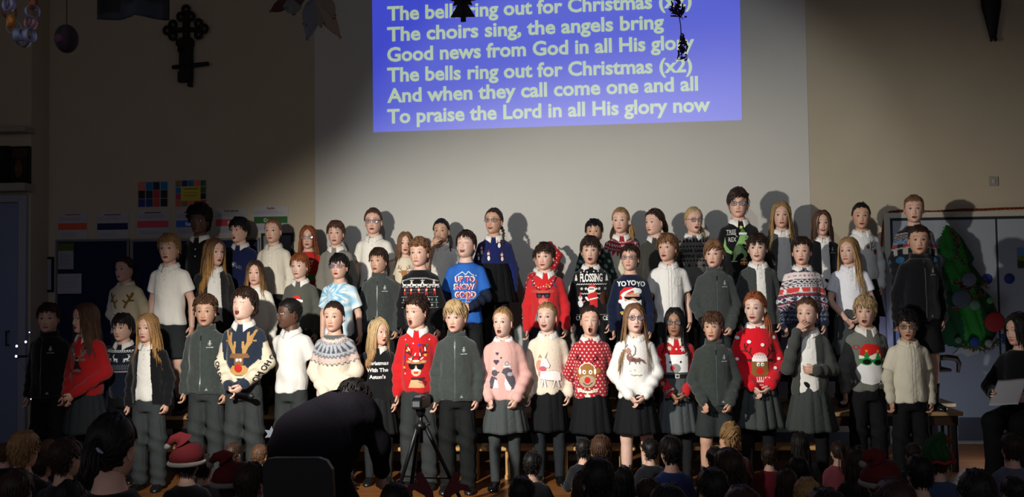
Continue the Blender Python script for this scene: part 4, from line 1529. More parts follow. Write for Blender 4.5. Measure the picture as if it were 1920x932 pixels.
def _hoho():
    o = [('l', [(-150, 1072), (-60, 1094), (60, 1094), (150, 1072)], 9, '#8d8a84')]
    for i, x in enumerate((-120, -76, -32, 12, 56, 100, 138)):
        o += deer(x, 1040, 1.15, '#d9d7d2', 1 if i % 2 else -1)
    for x in (-118, -58, 6, 64, 122):
        o += [('r', x - 9, 972, x + 9, 992, '#b3322f'), ('r', x - 10, 956, x - 2, 972, '#b3322f'), ('r', x + 2, 956, x + 10, 972, '#b3322f'), ('e', x, 1002, 8, 10, '#e2d6cc'), ('p', [(x - 9, 1006), (x + 9, 1006), (x, 1024)], '#b3322f')]
    for x in (-88, -27, 36, 95):
        o += [('t', 'HOHO', x, 1002, 14, '#5d5b58', .8, .02), ('t', 'HO', x, 978, 15, '#5d5b58', .8, .02)]
    o += [('r', -150, 940, 150, 946, '#8d8a84'), ('r', -150, 894, 150, 900, '#8d8a84'), ('r', -150, 852, 150, 858, '#8d8a84')]
    for i, x in enumerate(range(-135, 150, 30)):
        o += [('e', x, 920, 13 if i % 2 else 7, 12, '#cfd0cc' if i % 2 else '#5e8f86'), ('e', x, 876, 8, 9, '#b9bab6')] if i % 3 else pine(x, 920, 30, '#5e8f86') + [('l', [(x, 866), (x, 886)], 4, '#5e8f86')]
    return o


MO['hoho_bands'] = _hoho()
MO['snow_slogan'] = [('l', [(-66, 1056), (-44, 1070), (-18, 1086), (8, 1062), (28, 1088), (52, 1068), (70, 1058)], 6, '#d9dfc8')] + \
    sum([[('t', s, x, z, 46, '#e4e0e4', w, .05), ('t', s, x, z - 3, 40, '#a52f3f', w, .035)] for s, x, z, w in (('UP TO', 0, 1030, .86), ('SNOW', -8, 970, .84), ('GOOD', 2, 908, .86))], []) + \
    [('l', [(78, 950), (90, 1020)], 7, '#c25a50'), ('r', -40, 872, 70, 877, '#9fb6d8'), ('l', [(16, 930), (10, 850)], 6, '#d9b08c'), ('l', [(22, 930), (28, 850)], 6, '#c25a50'), ('r', -6, 846, 48, 850, '#d9d0c0'), ('e', 86, 1056, 5, 5, '#dfe5ee'), ('e', -10, 1004, 4, 4, '#dfe5ee')]
MO['shade_deer'] = shift([('l', [(-95, 1128), (-78, 1070), (-50, 1035), (-20, 1022)], 8, '#3a2430'), ('l', [(110, 1132), (85, 1070), (50, 1035), (20, 1022)], 8, '#3a2430'), ('l', [(-80, 1075), (-98, 1060)], 14, '#5a4a7a'), ('l', [(88, 1075), (102, 1050)], 14, '#5a4a7a'),
                    ('e', -70, 1012, 30, 14, '#b8463e'), ('e', 70, 1012, 30, 14, '#b8463e'), ('p', [(-48, 1020), (48, 1020), (40, 940), (30, 890), (-30, 890), (-40, 940)], '#b8504a'), ('e', 0, 925, 40, 24, '#cf6a62'), ('p', [(-58, 996), (58, 996), (54, 962), (40, 954), (14, 958), (6, 980), (-6, 980), (-14, 958), (-40, 954), (-54, 962)], '#111318'), ('e', -32, 974, 16, 13, '#3a3f48'), ('e', 32, 974, 16, 13, '#3a3f48'),
                    ('p', [(-40, 890), (40, 890), (74, 765), (-74, 765)], '#6f747c'), ('r', -6, 765, 6, 888, '#3a3f48')] +
                   [('e', x, z, 5.5, 5.5, c) for x, z, c in ((-100, 1130, '#e9cf9a'), (-88, 1102, '#e0b0a8'), (-72, 1080, '#efe0c0'), (-60, 1056, '#d0a040'), (-40, 1044, '#e9cf9a'), (-18, 1048, '#cf8a8a'), (4, 1054, '#e9cf9a'), (26, 1050, '#e0b0a8'), (46, 1062, '#d0a040'), (66, 1076, '#efe0c0'), (84, 1100, '#e0b0a8'), (106, 1136, '#e9cf9a'), (56, 1048, '#efe0c0'), (30, 1070, '#d0a040'))], -20)
MO['flossing'] = [('t', 'FLOSSING', 0, 1078, 66, '#e6e4de', .46, .03)] + pine(-124, 1076, 56, '#d9d7d0', .5) + pine(126, 1076, 60, '#d9d7d0', .5) + zig(-120, 130, 1022, 4, 9, 5, '#d9d7d0') + zig(-85, 128, 944, 4, 9, 5, '#d9d7d0') + \
    [('e', x, z, 6, 6, '#cfd0cc') for x, z in ((-100, 1142), (-60, 1128), (-84, 1120), (90, 1145), (112, 1130), (56, 1128), (20, 1126), (-34, 1122))] + sum([flake(x, 985, 11, '#cfd0cc', 4) for x in (-80, -46, 62, 112)], []) + \
    [('p', [(-30, 985), (-22, 1012), (10, 1024), (34, 1006), (38, 986)], '#c8302f'), ('e', 40, 984, 8, 8, '#e9e6e0'), ('e', 0, 978, 34, 22, '#e9e6e0'), ('p', [(-34, 984), (26, 984), (20, 948), (-20, 932)], '#e9e6e0'), ('r', -20, 978, 18, 986, '#15151a'), ('p', [(-18, 948), (38, 962), (48, 900), (46, 868), (-12, 868), (-46, 906)], '#c8302f'), ('l', [(-46, 912), (-30, 892)], 16, '#e9e6e0'), ('l', [(-14, 896), (46, 910)], 11, '#e9e6e0'), ('p', [(-12, 885), (46, 898), (48, 830), (20, 830), (10, 860), (0, 830), (-24, 830)], '#c8302f'),
     ('e', -92, 862, 22, 28, '#d9dcdc'), ('e', -92, 908, 16, 18, '#d9dcdc'), ('l', [(-92, 920), (-90, 950)], 13, '#b8484a'), ('e', -98, 910, 3, 3, '#222222'), ('e', -86, 910, 3, 3, '#222222'), ('l', [(-74, 870), (-56, 884)], 8, '#c86a6a'), ('p', [(66, 936), (92, 966), (126, 950), (128, 880), (96, 850), (70, 870)], '#5a3a2c'), ('l', [(60, 900), (84, 930)], 12, '#5a3a2c'), ('r', -130, 770, 130, 774, '#d9d7d0'), ('t', 'CHR', -94, 744, 38, '#e6e4de', .7, .03), ('t', 'CE', 110, 744, 38, '#e6e4de', .7, .03)]
MO['yo_slogan'] = [('t', 'YO', -80, 1086, 42, '#e6e6e2', .9, .035), ('t', 'YO', 0, 1093, 42, '#e6e6e2', .9, .035), ('t', 'YO', 80, 1082, 42, '#e6e6e2', .9, .035)]
MO['cool_santa'] = [('e', -2, 980, 68, 54, '#c99a80'), ('p', [(-100, 950), (-94, 1020), (-60, 1054), (0, 1058), (50, 1040), (20, 1010), (-40, 1000), (-70, 960)], '#c92c30'), ('p', [(-90, 990), (-70, 960), (-40, 1005), (0, 1026), (40, 1030), (78, 1010), (86, 990), (70, 1040), (30, 1052), (-30, 1030), (-70, 1010)], '#eae8e4'), ('e', 52, 1020, 34, 26, '#eae8e4'), ('e', -92, 935, 16, 16, '#eae8e4'),
                    ('p', [(-70, 975), (-50, 930), (20, 920), (80, 950), (84, 900), (60, 850), (10, 832), (-40, 846), (-78, 880), (-92, 930)], '#dfe4e6'), ('e', 0, 930, 58, 14, '#f0f0ee'), ('e', 30, 946, 14, 10, '#c99a80'), ('p', [(-66, 976), (84, 974), (80, 952), (46, 946), (20, 962), (4, 962), (-20, 948), (-50, 956)], '#0c0d10'), ('l', [(-30, 998), (10, 1000)], 4, '#5a3a2c'), ('l', [(36, 1000), (70, 1004)], 4, '#5a3a2c')]
MO['gold_chain'] = [('e', x, 846 - abs(x + 34) * .06, 9, 9, '#b39a48') for x in range(-86, 30, 11)] + [('e', x, 832, 8, 8, '#cdb668') for x in range(-78, 14, 12)]
MO['merry'] = [('t', 'MERRY', 6, 1056, 50, '#e6d9cc', .62, .03), ('t', 'DEV', 12, 990, 46, '#b8b04a', .7, .03), ('e', 30, 905, 60, 40, '#3f7a2e'), ('e', -10, 880, 40, 36, '#3f7a2e')]
MO['brown_deer'] = antlers(1020, 1080, 55, '#8a6a48', 7, 14) + [('e', 0, 1005, 32, 24, '#9a6a40'), ('e', -40, 1015, 16, 7, '#9a6a40'), ('e', 40, 1015, 16, 7, '#9a6a40'), ('p', [(-24, 1000), (24, 1000), (16, 940), (-16, 940)], '#9a6a40'), ('e', 0, 945, 16, 12, '#b3241f')]


def _peng(x, z, k=1.0):
    return [('e', x, z, 15 * k, 17 * k, '#101018'), ('e', x, z - 1, 11 * k, 12 * k, '#cfcaca'), ('p', [(x - 11 * k, z + 10 * k), (x + 11 * k, z + 10 * k), (x + 2 * k, z + 32 * k)], '#9c2a34'), ('e', x, z - 36 * k, 18 * k, 26 * k, '#101018'), ('e', x + 2 * k, z - 38 * k, 11 * k, 21 * k, '#dcd9d8'), ('r', x - 13 * k, z - 19 * k, x + 13 * k, z - 12 * k, '#9c2a34'), ('e', x - 3 * k, z + 2 * k, 2.4 * k, 3 * k, '#111111'), ('e', x + 4 * k, z + 2 * k, 2.4 * k, 3 * k, '#111111')]


PENGUINS = [_peng(-106, 1072), _peng(46, 1130, 1.05), _peng(-44, 1020, 1.05), _peng(70, 1010, .95), _peng(-140, 1020, .9)]
MO['santa_rows'] = [('r', -140, 1138, 140, 1139, '#55504f')] + sum([pine(x, 1120, 36, '#16161a', .7) for x in range(-120, 130, 28)], []) + [('r', -140, 1091, 140, 1096, '#8a6a6a')] + sum([heart(x, 1066, 9, '#16161a') for x in range(-120, 130, 27)], []) + \
    [('t', 'DEAR SANTA', 0, 1030, 29, '#16161a', 1.0, .03), ('t', 'DEFINE GOOD', 0, 984, 29, '#16161a', .92, .03)] + sum([heart(x, 942, 9, '#16161a') for x in range(-120, 130, 27)], []) + [('r', -140, 920, 140, 924, '#8a6a6a')] + sum([flake(x, 900, 13, '#16161a', 4) + [('r', x + 26, 898, x + 36, 903, '#16161a')] for x in range(-115, 130, 62)], [])
MO['tree_rex'] = [('t', 'TREE', -74, 1078, 34, '#b9bcb4', .66, .01), ('l', [(-104, 1056), (-48, 1056), (-30, 1036)], 4, '#b9bcb4'), ('t', 'REX', -68, 1018, 34, '#b9bcb4', .66, .01)] + star(0, 1112, 18, '#d8cf6a') + \
    [('p', [(-12, 1070), (34, 1070), (8, 1108)], '#3f7a3c'), ('r', -18, 1052, 40, 1070, '#d6d8d0'),
     ('p', [(-26, 1010), (-14, 1046), (20, 1052), (52, 1044), (66, 1030), (60, 1010), (34, 1014), (20, 1006), (40, 990), (52, 972), (38, 966), (14, 984), (0, 966), (16, 940), (34, 920), (40, 890), (20, 862), (2, 862), (16, 884), (8, 905), (-14, 912), (-28, 900), (-46, 872), (-58, 848), (-70, 850), (-64, 882), (-62, 920), (-88, 936), (-108, 970), (-116, 1040), (-128, 970), (-108, 920), (-70, 900), (-60, 940), (-44, 975)], '#7fa867'),
     ('e', -30, 935, 24, 36, '#a9c48c'), ('p', [(20, 1006), (50, 1000), (46, 984), (30, 990)], '#9a2f34'), ('e', 34, 1030, 5, 4, '#111111'), ('l', [(8, 962), (26, 952), (30, 960)], 7, '#6b9455'), ('l', [(-76, 846), (-40, 846)], 7, '#9ab985'), ('l', [(-6, 862), (34, 860)], 7, '#9ab985'),
     ('r', -14, 816, 42, 856, '#8a3a2c'), ('r', 10, 816, 18, 856, '#d9b96a'), ('r', -14, 832, 42, 839, '#d9b96a'), ('l', [(4, 866), (14, 856), (26, 866)], 4, '#d9b96a')]
MO['twig_deer'] = [('l', [(46, 1000), (54, 1050), (40, 1085)], 5, '#3a2c28'), ('l', [(54, 1050), (76, 1092)], 5, '#3a2c28'), ('l', [(50, 1024), (86, 1040), (92, 1076)], 5, '#3a2c28'), ('e', 20, 1030, 14, 16, '#8a5a3a'), ('e', 86, 990, 16, 24, '#7a3e2c'), ('e', 20, 1052, 5, 5, '#8a5a3a'), ('l', [(46, 1000), (86, 1000)], 5, '#3a2c28')]
MO['red_flakes'] = [('e', x, z, 5, 5, '#e2c4b8') for x, z in ((-110, 1120), (-80, 1090), (-120, 1050), (-60, 1130), (-100, 1010), (-130, 960), (-90, 960), (90, 1100), (60, 1060), (110, 1050))]
MO['silver_print'] = [('e', -30, 985, 34, 22, '#8d96a6'), ('e', 20, 960, 30, 16, '#6d7686'), ('l', [(-60, 1000), (40, 940)], 6, '#a9b2c0')]
MO['placket'] = [('r', -11, 1048, 11, 1140, '#d6d3cb'), ('r', -1.5, 1048, 1.5, 1140, '#b5b2aa'), ('e', 0, 1070, 4, 4, '#f2f0ea'), ('e', 0, 1110, 4, 4, '#f2f0ea')]
MO['buttons'] = [('r', -14, 700, -11, 1140, '#c4c1b8'), ('r', 11, 700, 14, 1140, '#c4c1b8')] + [('e', 0, z, 5, 5, '#efece4') for z in range(730, 1130, 68)]
MO['pocket'] = [('l', [(36, 1060), (92, 1060), (92, 1000), (64, 988), (36, 1000), (36, 1060)], 4, '#c2bfb6')]
MO['fairisle_green'] = zig(-150, 150, 1110, 5, 12, 6, '#7fa08a') + sum([flake(x, 1070, 20, '#8fb09a', 5) for x in range(-120, 130, 48)], []) + zig(-150, 150, 1030, 5, 12, 6, '#7fa08a')


# ------------------------------------------------------------------ knitted-in patterns: colour of each point of the garment
def _mix(c, m, col):
    c[m] = lin(col)


def pat_cream_sleeves(v, d, u, s, c):
    arm_ = (np.abs(v[:, 0]) > .10) & (u > .14) & (d < .09) & (np.abs(v[:, 0]) > .148 - .05 * (u - .14)) | ((u > .5) & (d < .065))
    _mix(c, arm_, '#cfc5ae')
    _mix(c, arm_ & (u > .93), '#242c3c')


def pat_yoke_grey(v, d, u, s, c):
    r = np.sqrt((v[:, 0] * .80) ** 2 + (v[:, 1] * .55) ** 2 + (v[:, 2] - 1.195) ** 2)
    a = np.arctan2(v[:, 0], -(v[:, 2] - 1.20))
    w = .005 * np.sign(np.sin(a * 46))
    _mix(c, r < .262 + w, '#55565e')
    _mix(c, r < .254 + w, '#c9b4aa')
    _mix(c, r < .212 + w, '#6d7078')
    _mix(c, r < .196 + w, '#a6aab0')
    tri = np.abs(((a * 9 / PI * 1.6) % 1) - .5)
    _mix(c, (r > .118) & (r < .178) & (tri < .36 * (r - .112) / .066), '#4d525c')
    _mix(c, (r < .112 + w), '#5f636c')
    _mix(c, (r < .104 + w), '#c9bab2')
    _mix(c, (r < .080 + w * .6), '#5b5d5c')


def pat_yoke_red(v, d, u, s, c):
    r = np.sqrt((v[:, 0] * .80) ** 2 + (v[:, 1] * .55) ** 2 + (v[:, 2] - 1.195) ** 2)
    a = np.arctan2(v[:, 0], -(v[:, 2] - 1.20))
    t = np.abs(((a * 16 / PI) % 1) - .5) * 2
    _mix(c, r < .175 + .05 * t, '#8f2832')
    _mix(c, (np.abs(r - .10) < .005) & (np.sin(a * 60) > -.3), '#d8c4bc')
    _mix(c, (np.abs(r - .135 - .008 * np.sin(a * 40)) < .005), '#d8c4bc')
    _mix(c, (np.abs(r - .165) < .005) & (np.sin(a * 60) > 0), '#d8c4bc')


def pat_fairisle(v, d, u, s, c):
    x, z = v[:, 0] + v[:, 1] * .3, v[:, 2]
    dot = (np.sin(x * 420) * np.sin(z * 420) > .55)
    _mix(c, dot, '#8d93a4')
    z0 = z + .03 * np.clip((np.abs(x) - .10) / .1, 0, 1)
    m = (z0 > 1.075) & (z0 < 1.13)
    _mix(c, m, '#d9cfcb')
    _mix(c, m & (np.abs(np.sin(x * 95)) + np.abs(np.sin((z0 - 1.1025) * 95)) < .9) & (np.abs(np.sin(x * 190)) > .25), '#b04a55')
    m = (z0 > 1.036) & (z0 < 1.070)
    _mix(c, m & (np.abs(np.abs(z0 - 1.053) - .013 * np.abs(np.sin(x * 75))) < .0045), '#d6d2cc')
    _mix(c, (z0 > 1.030) & (z0 < 1.036), '#7a2a40')
    m = (z0 > 1.010) & (z0 < 1.030)
    _mix(c, m, '#cfd0d0')
    _mix(c, m & (np.abs(z0 - 1.020) < .006) & (np.sin(x * 260) > .1), '#4a4f66')
    m = (z0 > .968) & (z0 < 1.010)
    _mix(c, m, '#c8453f')
    k = ((x + .03) / .085) % 1 - .5
    _mix(c, m & ((np.hypot(k * .085, z0 - .980) < .0125) | (np.hypot(k * .085, z0 - .999) < .008)), '#e9e2dc')
    _mix(c, (z0 > .962) & (z0 < .968), '#cfd0d0')
    m = (z0 > .940) & (z0 < .956)
    _mix(c, m & (np.sin(x * 300) * np.sin(z0 * 500) > -.2), '#8a2c3a')
    m = (z0 > .902) & (z0 < .936)
    k = (x / .055) % 1 - .5
    _mix(c, m & (np.abs(np.abs(k * .055) - np.abs(z0 - .919)) < .0065), '#d3d4d4')
    _mix(c, (z0 > .884) & (z0 < .895), '#8a2c3a')
    _mix(c, (z0 > .876) & (z0 < .881), '#cfd0d0')
    m = (z0 > .840) & (z0 < .872)
    k = ((x + z0 * .6) / .026) % 1
    _mix(c, m & (k < .36), '#b98a90')
    _mix(c, (u > .94), '#1d2334')


def pat_snow_red(v, d, u, s, c):
    x, y, z = v.T
    _mix(c, (np.sin(x * 130 + 1) * np.sin(z * 110) * np.cos(y * 120) > .72), '#e6c9c2')


def pat_tiedye(v, d, u, s, c):
    x, y, z = v.T
    r = np.hypot(x + .07, z - 1.05)
    a = np.arctan2(z - 1.05, x + .07)
    w = .5 + .5 * np.sin(r * 60 + 4 * np.sin(a * 5) + 6 * np.sin(x * 9 + z * 7))
    w = w * np.clip(1.25 - r * 2.2, .15, 1)
    c0, c1, c2 = np.array(lin('#dfe8e6')), np.array(lin('#6fb0d0')), np.array(lin('#4f8fc0'))
    c[:] = c0 * (1 - w[:, None]) + c1 * w[:, None]
    streak = (np.sin(a * 31 + np.sin(r * 40) * 2) > .45) & (r < .16)
    c[streak] = c[streak] * .55 + c2 * .45
    _mix(c, (np.abs(x + .005) < .006) & (z > .86) & (z < .98), '#b9c79a')
    m = np.hypot(x - .02, (z - .90)) < .03
    c[m] = c[m] * .6 + np.array(lin('#8fc0a0')) * .4


def pat_bands_dark(v, d, u, s, c):
    x, z = v[:, 0], v[:, 2]
    z0 = z + .02 * np.clip((np.abs(x) - .10) / .1, 0, 1)
    _mix(c, (z0 > 1.098) & (z0 < 1.108), '#85827e')
    m = (z0 > 1.055) & (z0 < 1.095)
    _mix(c, m, '#4b4748')
    _mix(c, m & (np.sin(x * 190) * np.sin(z0 * 240) > .3), '#77736f')
    m = (z0 > 1.020) & (z0 < 1.052)
    _mix(c, m, '#5b7084')
    _mix(c, m & (np.sin(x * 150) * np.sin(z0 * 200) > .25), '#324e78')
    _mix(c, (z0 > .994) & (z0 < 1.020) & (np.sin(x * 60) > -.4), '#7a2a2e')
    m = (z0 > .93) & (z0 < .990)
    _mix(c, m & (np.abs(np.sin(x * 48)) > .80), '#86827c')
    _mix(c, m & (np.abs(z0 - .985) < .006), '#86827c')
    m = (z0 > .86) & (z0 < .92)
    _mix(c, m & (np.hypot(((x / .09) % 1 - .5) * .09, z0 - .89) < .028), '#25506f')


def pat_spots(v, d, u, s, c):
    x, z = v[:, 0] + v[:, 1] * np.sign(v[:, 0]) * .5 * (np.abs(v[:, 0]) > .10), v[:, 2]
    r_ = np.floor(z / .0255)
    k = ((x / .034 + .5 * (r_ % 2)) % 1 - .5) * .034
    _mix(c, np.hypot(k, (z / .0255 - r_ - .5) * .0255) < .0058, '#ead9d6')


def pat_green(v, d, u, s, c):
    x, y, z = v.T
    _mix(c, np.sin(x * 70 + 20 * z) * np.sin(z * 66) > .45, '#7d9a86')


# ------------------------------------------------------------------ people
ROWS = {'F': (7.0, 0.0), 'M': (7.68, 0.47), 'B': (8.18, 0.75)}
CH_N = [0]


def child(row, px, top, label, top_=('jumper', '#555555'), hair=('short', 'brown'), skin='fair', yaw=0, pitch=0, roll=0, body=0, mouth=.3, smile=0, closed=False,
          specs=None, arms=('down', 'down'), bottom=('trousers', '#33373a'), legs=None, decals=(), collar=None, pat=None, iris='#3a2a1c', hem=None, dy=0.0, fine=False, loose=1.0, group=None, extra=None, Hadj=0.0):
    CH_N[0] += 1
    rnd = np.random.default_rng(CH_N[0] * 7 + 3)
    if isinstance(row, tuple):
        row, dy = row
    Y, zf = ROWS[row]
    dy = dy or {'F': (-.17, .06), 'M': (.13, -.12), 'B': (-.09, .10)}[row][CH_N[0] % 2]
    Y += dy
    P = at(px, top, Y)
    H = P[2] - zf + Hadj
    s = H / 1.427
    root = empty('person', (P[0], Y, zf), math.radians(body), s)
    tag(root, label, 'child', group)
    sk = np.array(SKINS[skin]) * rnd.uniform(.95, 1.05)
    AR = {-1: arm(arms[0], -1), 1: arm(arms[1], 1)}
    for a in AR.values():
        a[1] += rnd.normal(0, .006, 3)
    if arms[0] == 'clasp' and arms[1] == 'clasp':
        AR[1][1][1] -= .032
        AR[-1][1][2] -= .012
    R = rotm(yaw - body, pitch, roll)
    c = HC + (NECKP - R @ NECKP) * HS
    ht = np.array(lin(HAIRC[hair[1]]))
    hacc, ys = head_mesh(mouth, sk, ht * .7 if hair[1] not in ('blond', 'ltblond') else ht * .5, smile, closed, wide=rnd.uniform(.98, 1.03))
    bacc = body_acc(AR, sk, H)
    hv = np.concatenate(hacc.v) @ (R @ HSM).T + c
    bacc.add(hv, hacc.f, np.concatenate(hacc.c))
    bacc.build('body', M_SKIN, root)
    if not closed:
        rq = Matrix(R.tolist()).to_euler()
        for sd in (-1, 1):
            e = link('eye', eye_mesh(iris), None, root)
            e.location = (R @ HSM @ np.array([sd * .031, ys + .0118, -.0035]) + c).tolist()
            e.scale = (HS,) * 3
            e.rotation_euler = rq
    kw = hair[2] if len(hair) > 2 else {}
    ha = make_hair(hair[0], HAIRC[hair[1]], rnd, R, **kw)
    ha.build('hair', M_HAIR, root, xf=(R @ HSM @ R.T, c))
    if specs:
        ga, lens = glasses_acc(ys, specs)
        g = ga.build('glasses', M_FRAME, root, xf=(R @ HSM, c))
        for L in lens:
            v = L @ (R @ HSM).T + c
            T = np.array([(24, i, (i + 1) % 24) for i in range(24)])
            mk('lens', v, [T], M_LENS, g, smooth=False)
    # ---- clothes
    kind, colr = top_[0], top_[1]
    m_ = {'jumper': M_KNIT, 'fleece': M_FLEECE, 'polo': M_COTTON, 'shirt': M_COTTON, 'tee': M_COTTON, 'fluffy': M_FLUFF, 'cardigan': M_KNIT, 'open_fleece': M_FLEECE, 'blouse': M_COTTON}[kind]
    hm = hem if hem else {'fleece': .685, 'open_fleece': .68, 'cardigan': .69, 'polo': .70, 'shirt': .69, 'tee': .68, 'blouse': .72}.get(kind, .705)
    lo = loose * {'fleece': 1.02, 'fluffy': 1.03, 'polo': .985, 'shirt': 1.0, 'tee': 1.02}.get(kind, 1.0)
    slv = {'polo': .62, 'shirt': .70, 'tee': .72}.get(kind, 1.0)
    rs = (.056, .053, .05) if slv < 1 else ((.052, .047, .040) if kind == 'fleece' else (.049, .045, .037))
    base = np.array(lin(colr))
    nm = {'jumper': 'jumper', 'fleece': 'fleece_jacket', 'polo': 'polo_shirt', 'shirt': 'shirt', 'tee': 't_shirt', 'fluffy': 'jumper', 'cardigan': 'cardigan', 'open_fleece': 'fleece_jacket', 'blouse': 'blouse'}[kind]
    if kind in ('cardigan', 'open_fleece'):
        iv, iq = garment({k: a for k, a in AR.items()}, .012, hm + .03, .35, .955, seed=CH_N[0], cuff=False, rs=(.046, .043, .04))
        ib = np.array(lin('#dcdad3'))
        inner = mk('polo_shirt', iv, [iq], M_COTTON, root, np.tile(ib, (len(iv), 1)))
        ibvh = bvh_of(iv, iq)
        decal('placket', MO['placket'], ibvh, inner)
    v, q = garment(AR, .0046 if pat is pat_spots else .0062 if (pat or fine or kind in ('cardigan', 'open_fleece')) else .0105, hm, slv, lo, ex=.004 if kind in ('fleece', 'cardigan', 'open_fleece') else 0, seed=CH_N[0], cuff=kind in ('jumper', 'fleece', 'fluffy', 'cardigan'), rs=rs, neck=1.163 if kind != 'tee' else 1.155)
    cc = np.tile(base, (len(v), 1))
    d, u, sd = arm_u(v, AR)
    if pat:
        pat(v, d, u, sd, cc)
    bv = bvh_of(v, q)
    qq = q
    if kind in ('cardigan', 'open_fleece'):
        fc = v[q].mean(1)
        gap = np.interp(fc[:, 2], [.68, .9, 1.1, 1.17], [.075, .062, .050, .052]) if kind == 'cardigan' else np.interp(fc[:, 2], [.68, .9, 1.1, 1.17], [.046, .040, .038, .05])
        off = extra.get('off', 0) if extra else 0
        dr, uu, _ = arm_u(fc, AR)
        qq = q[~((np.abs(fc[:, 0] - off) < gap) & (fc[:, 1] < 0) & ~((dr < .058) & (uu > .3)))]
    ac = Acc().add(v, qq, cc)
    if kind in ('jumper', 'tee', 'fluffy'):
        nb = ring_neck(1.142, 1.168, .066, .060, tuple(base * (.85 if not (extra and extra.get('neckband')) else 1)) if not (extra and extra.get('neckband')) else extra['neckband'], .007, front=-.012)
        ac.add(nb.v[0], nb.f, nb.c[0])
    if kind == 'fleece':
        nb = ring_neck(1.140, 1.205, .070, .062, tuple(base), .008, front=-.014)
        ac.add(nb.v[0], nb.f, nb.c[0])
    if kind == 'fluffy':
        fv, ft = spike_fuzz(v, q, base, rnd, 4500)
        ac.add(fv, ft, base * 1.0)
    g = ac.build(nm, m_, root)
    if kind in ('cardigan', 'open_fleece'):
        so = g.modifiers.new('cloth_thickness', 'SOLIDIFY')
        so.thickness = .007
    if kind == 'open_fleece':
        for s_ in (-1, 1):
            pass
    ref_v, ref_q = v, q
    if kind in ('polo', 'shirt', 'blouse') and collar is None:
        collar = colr
    if collar or kind in ('cardigan', 'open_fleece'):
        co = collar_acc(collar or '#e2e0d9', wide=1.15, tips=1.3 if kind in ('polo', 'jumper', 'fluffy') else 1.0, open_=(extra or {}).get('open', 0.0))
        co.build('collar', M_COTTON, root)
    if kind == 'polo':
        decal('placket', MO['placket'], bv, g)
    if kind in ('shirt', 'blouse'):
        decal('button_strip', MO['buttons'], bv, g)
    if kind == 'fleece':
        decal('zip', MO['zip'], bv, g, M_FRAME)
        decal('emblem', MO['emblem'], bv, g)
        decal('tab', MO['tab'], bv, g)
    for dc in decals:
        nm_, key = dc[0], dc[1]
        opt = dc[2] if len(dc) > 2 else {}
        ops = MO[key] if isinstance(key, str) else key
        decal(nm_, ops, bv, g, **opt)
    if extra and extra.get('undersleeves'):
        uv, uq = garment(AR, .0105, .69, 1.0, 1, seed=3, sl_only=True, rs=(.046, .043, .036))
        mk('undershirt_sleeves', uv, [uq], M_COTTON, root, np.tile(lin(extra['undersleeves']), (len(uv), 1)))
    # ---- below the waist
    bk, bc = bottom[0], bottom[1]
    bo = bottom[2] if len(bottom) > 2 else {}
    if bk in ('trousers', 'shorts'):
        lv, lq = legwear(bk)
        link(bk, cached(bk, lambda: (lv, lq), M_TWILL, bc), None, root)
    else:
        sk_ = skirt_acc(bc, **bo)
        so = sk_.build('skirt', M_TWILL, root)
        if bk == 'pinafore':
            def f(P):
                zs = np.array([.72, .80, .90, .905])
                return ell(P, zs, np.interp(zs, TZ, TA) + .010, np.interp(zs, TZ, TB) + .010)
            pv, pq = nets(f, (-.18, -.14, .70), (.18, .14, .93), .011)
            bib = mk('pinafore_bodice', relax(pv, pq), [pq], M_TWILL, root, np.tile(lin(bc), (len(pv), 1)))
            pb = bvh_of(pv, pq)
            decal('belt', [('r', -150, 858, 150, 888, '#1b1d20')], pb, bib, lift=.004)
            decal('buckle', [('r', -20, 858, 14, 890, '#b7b4a8'), ('r', -12, 866, 6, 882, '#1b1d20')], pb, bib, M_FRAME, lift=.008)
    if legs and legs[0] == 'tights':
        lv, lq = legwear('tights')
        link('tights', cached('tights', lambda: (lv, lq), M_COTTON, legs[1]), None, root)
    if legs and legs[0] == 'socks':
        for sd_ in (-1, 1):
            v2, q2 = tube([(sd_ * .078, .014, z) for z in np.linspace(.04, .20, 8)], np.interp(np.linspace(0, 1, 8), [0, .5, 1], [.042, .042, .048]), 14)
            mk('sock', v2, q2, M_COTTON, root, np.tile(lin(legs[1]), (len(v2), 1)))
    pat_ = legs and len(legs) > 2
    for sd_ in (-1, 1):
        sh = link('shoe', cached('shoe_patent' if pat_ else 'shoe', shoe_shape, M_PATENT if pat_ else M_SHOE, '#0d0d0e' if pat_ else '#141415'), None, root)
        sh.location = (sd_ * .080, .0, 0)
        sh.rotation_euler = (0, 0, sd_ * math.radians(9))
    if extra and extra.get('headband'):
        th = np.linspace(-1.75, 1.75, 30)
        path = np.stack([.087 * np.sin(th), np.full(30, .012) + .0 * th, .012 + .108 * np.cos(th)], 1)
        v2, q2 = tube(path, .0055, 8, True, flat=.6)
        tint = np.tile(lin('#23232a'), (len(v2), 1))
        tint[(np.arange(len(v2)) // 24) % 2 == 0] = lin('#8a8890')
        mk('headband', v2 @ (R @ HSM).T + c, q2, M_PRINT, root, tint)
    if extra and extra.get('scrunchie'):
        sd_ = extra['scrunchie'][0]
        E, Wr = AR[sd_][0], AR[sd_][1]
        dd = norm(Wr - E)
        t_ = np.linspace(0, 2 * PI, 25)
        uu_ = norm(np.cross(dd, [0, 0, 1]))
        ww_ = np.cross(dd, uu_)
        rr_ = .040 + .005 * np.sin(t_ * 9)
        path = Wr - dd * .012 + (np.cos(t_) * rr_)[:, None] * uu_ + (np.sin(t_) * rr_)[:, None] * ww_
        v2, q2 = tube(path, .013, 8, False)
        tint = np.where((np.sin(np.arange(len(v2)) * 1.7) > 0)[:, None], np.array(lin(extra['scrunchie'][1])), np.array(lin(extra['scrunchie'][2])))
        mk('scrunchie', v2, [q2], M_COTTON, root, tint)
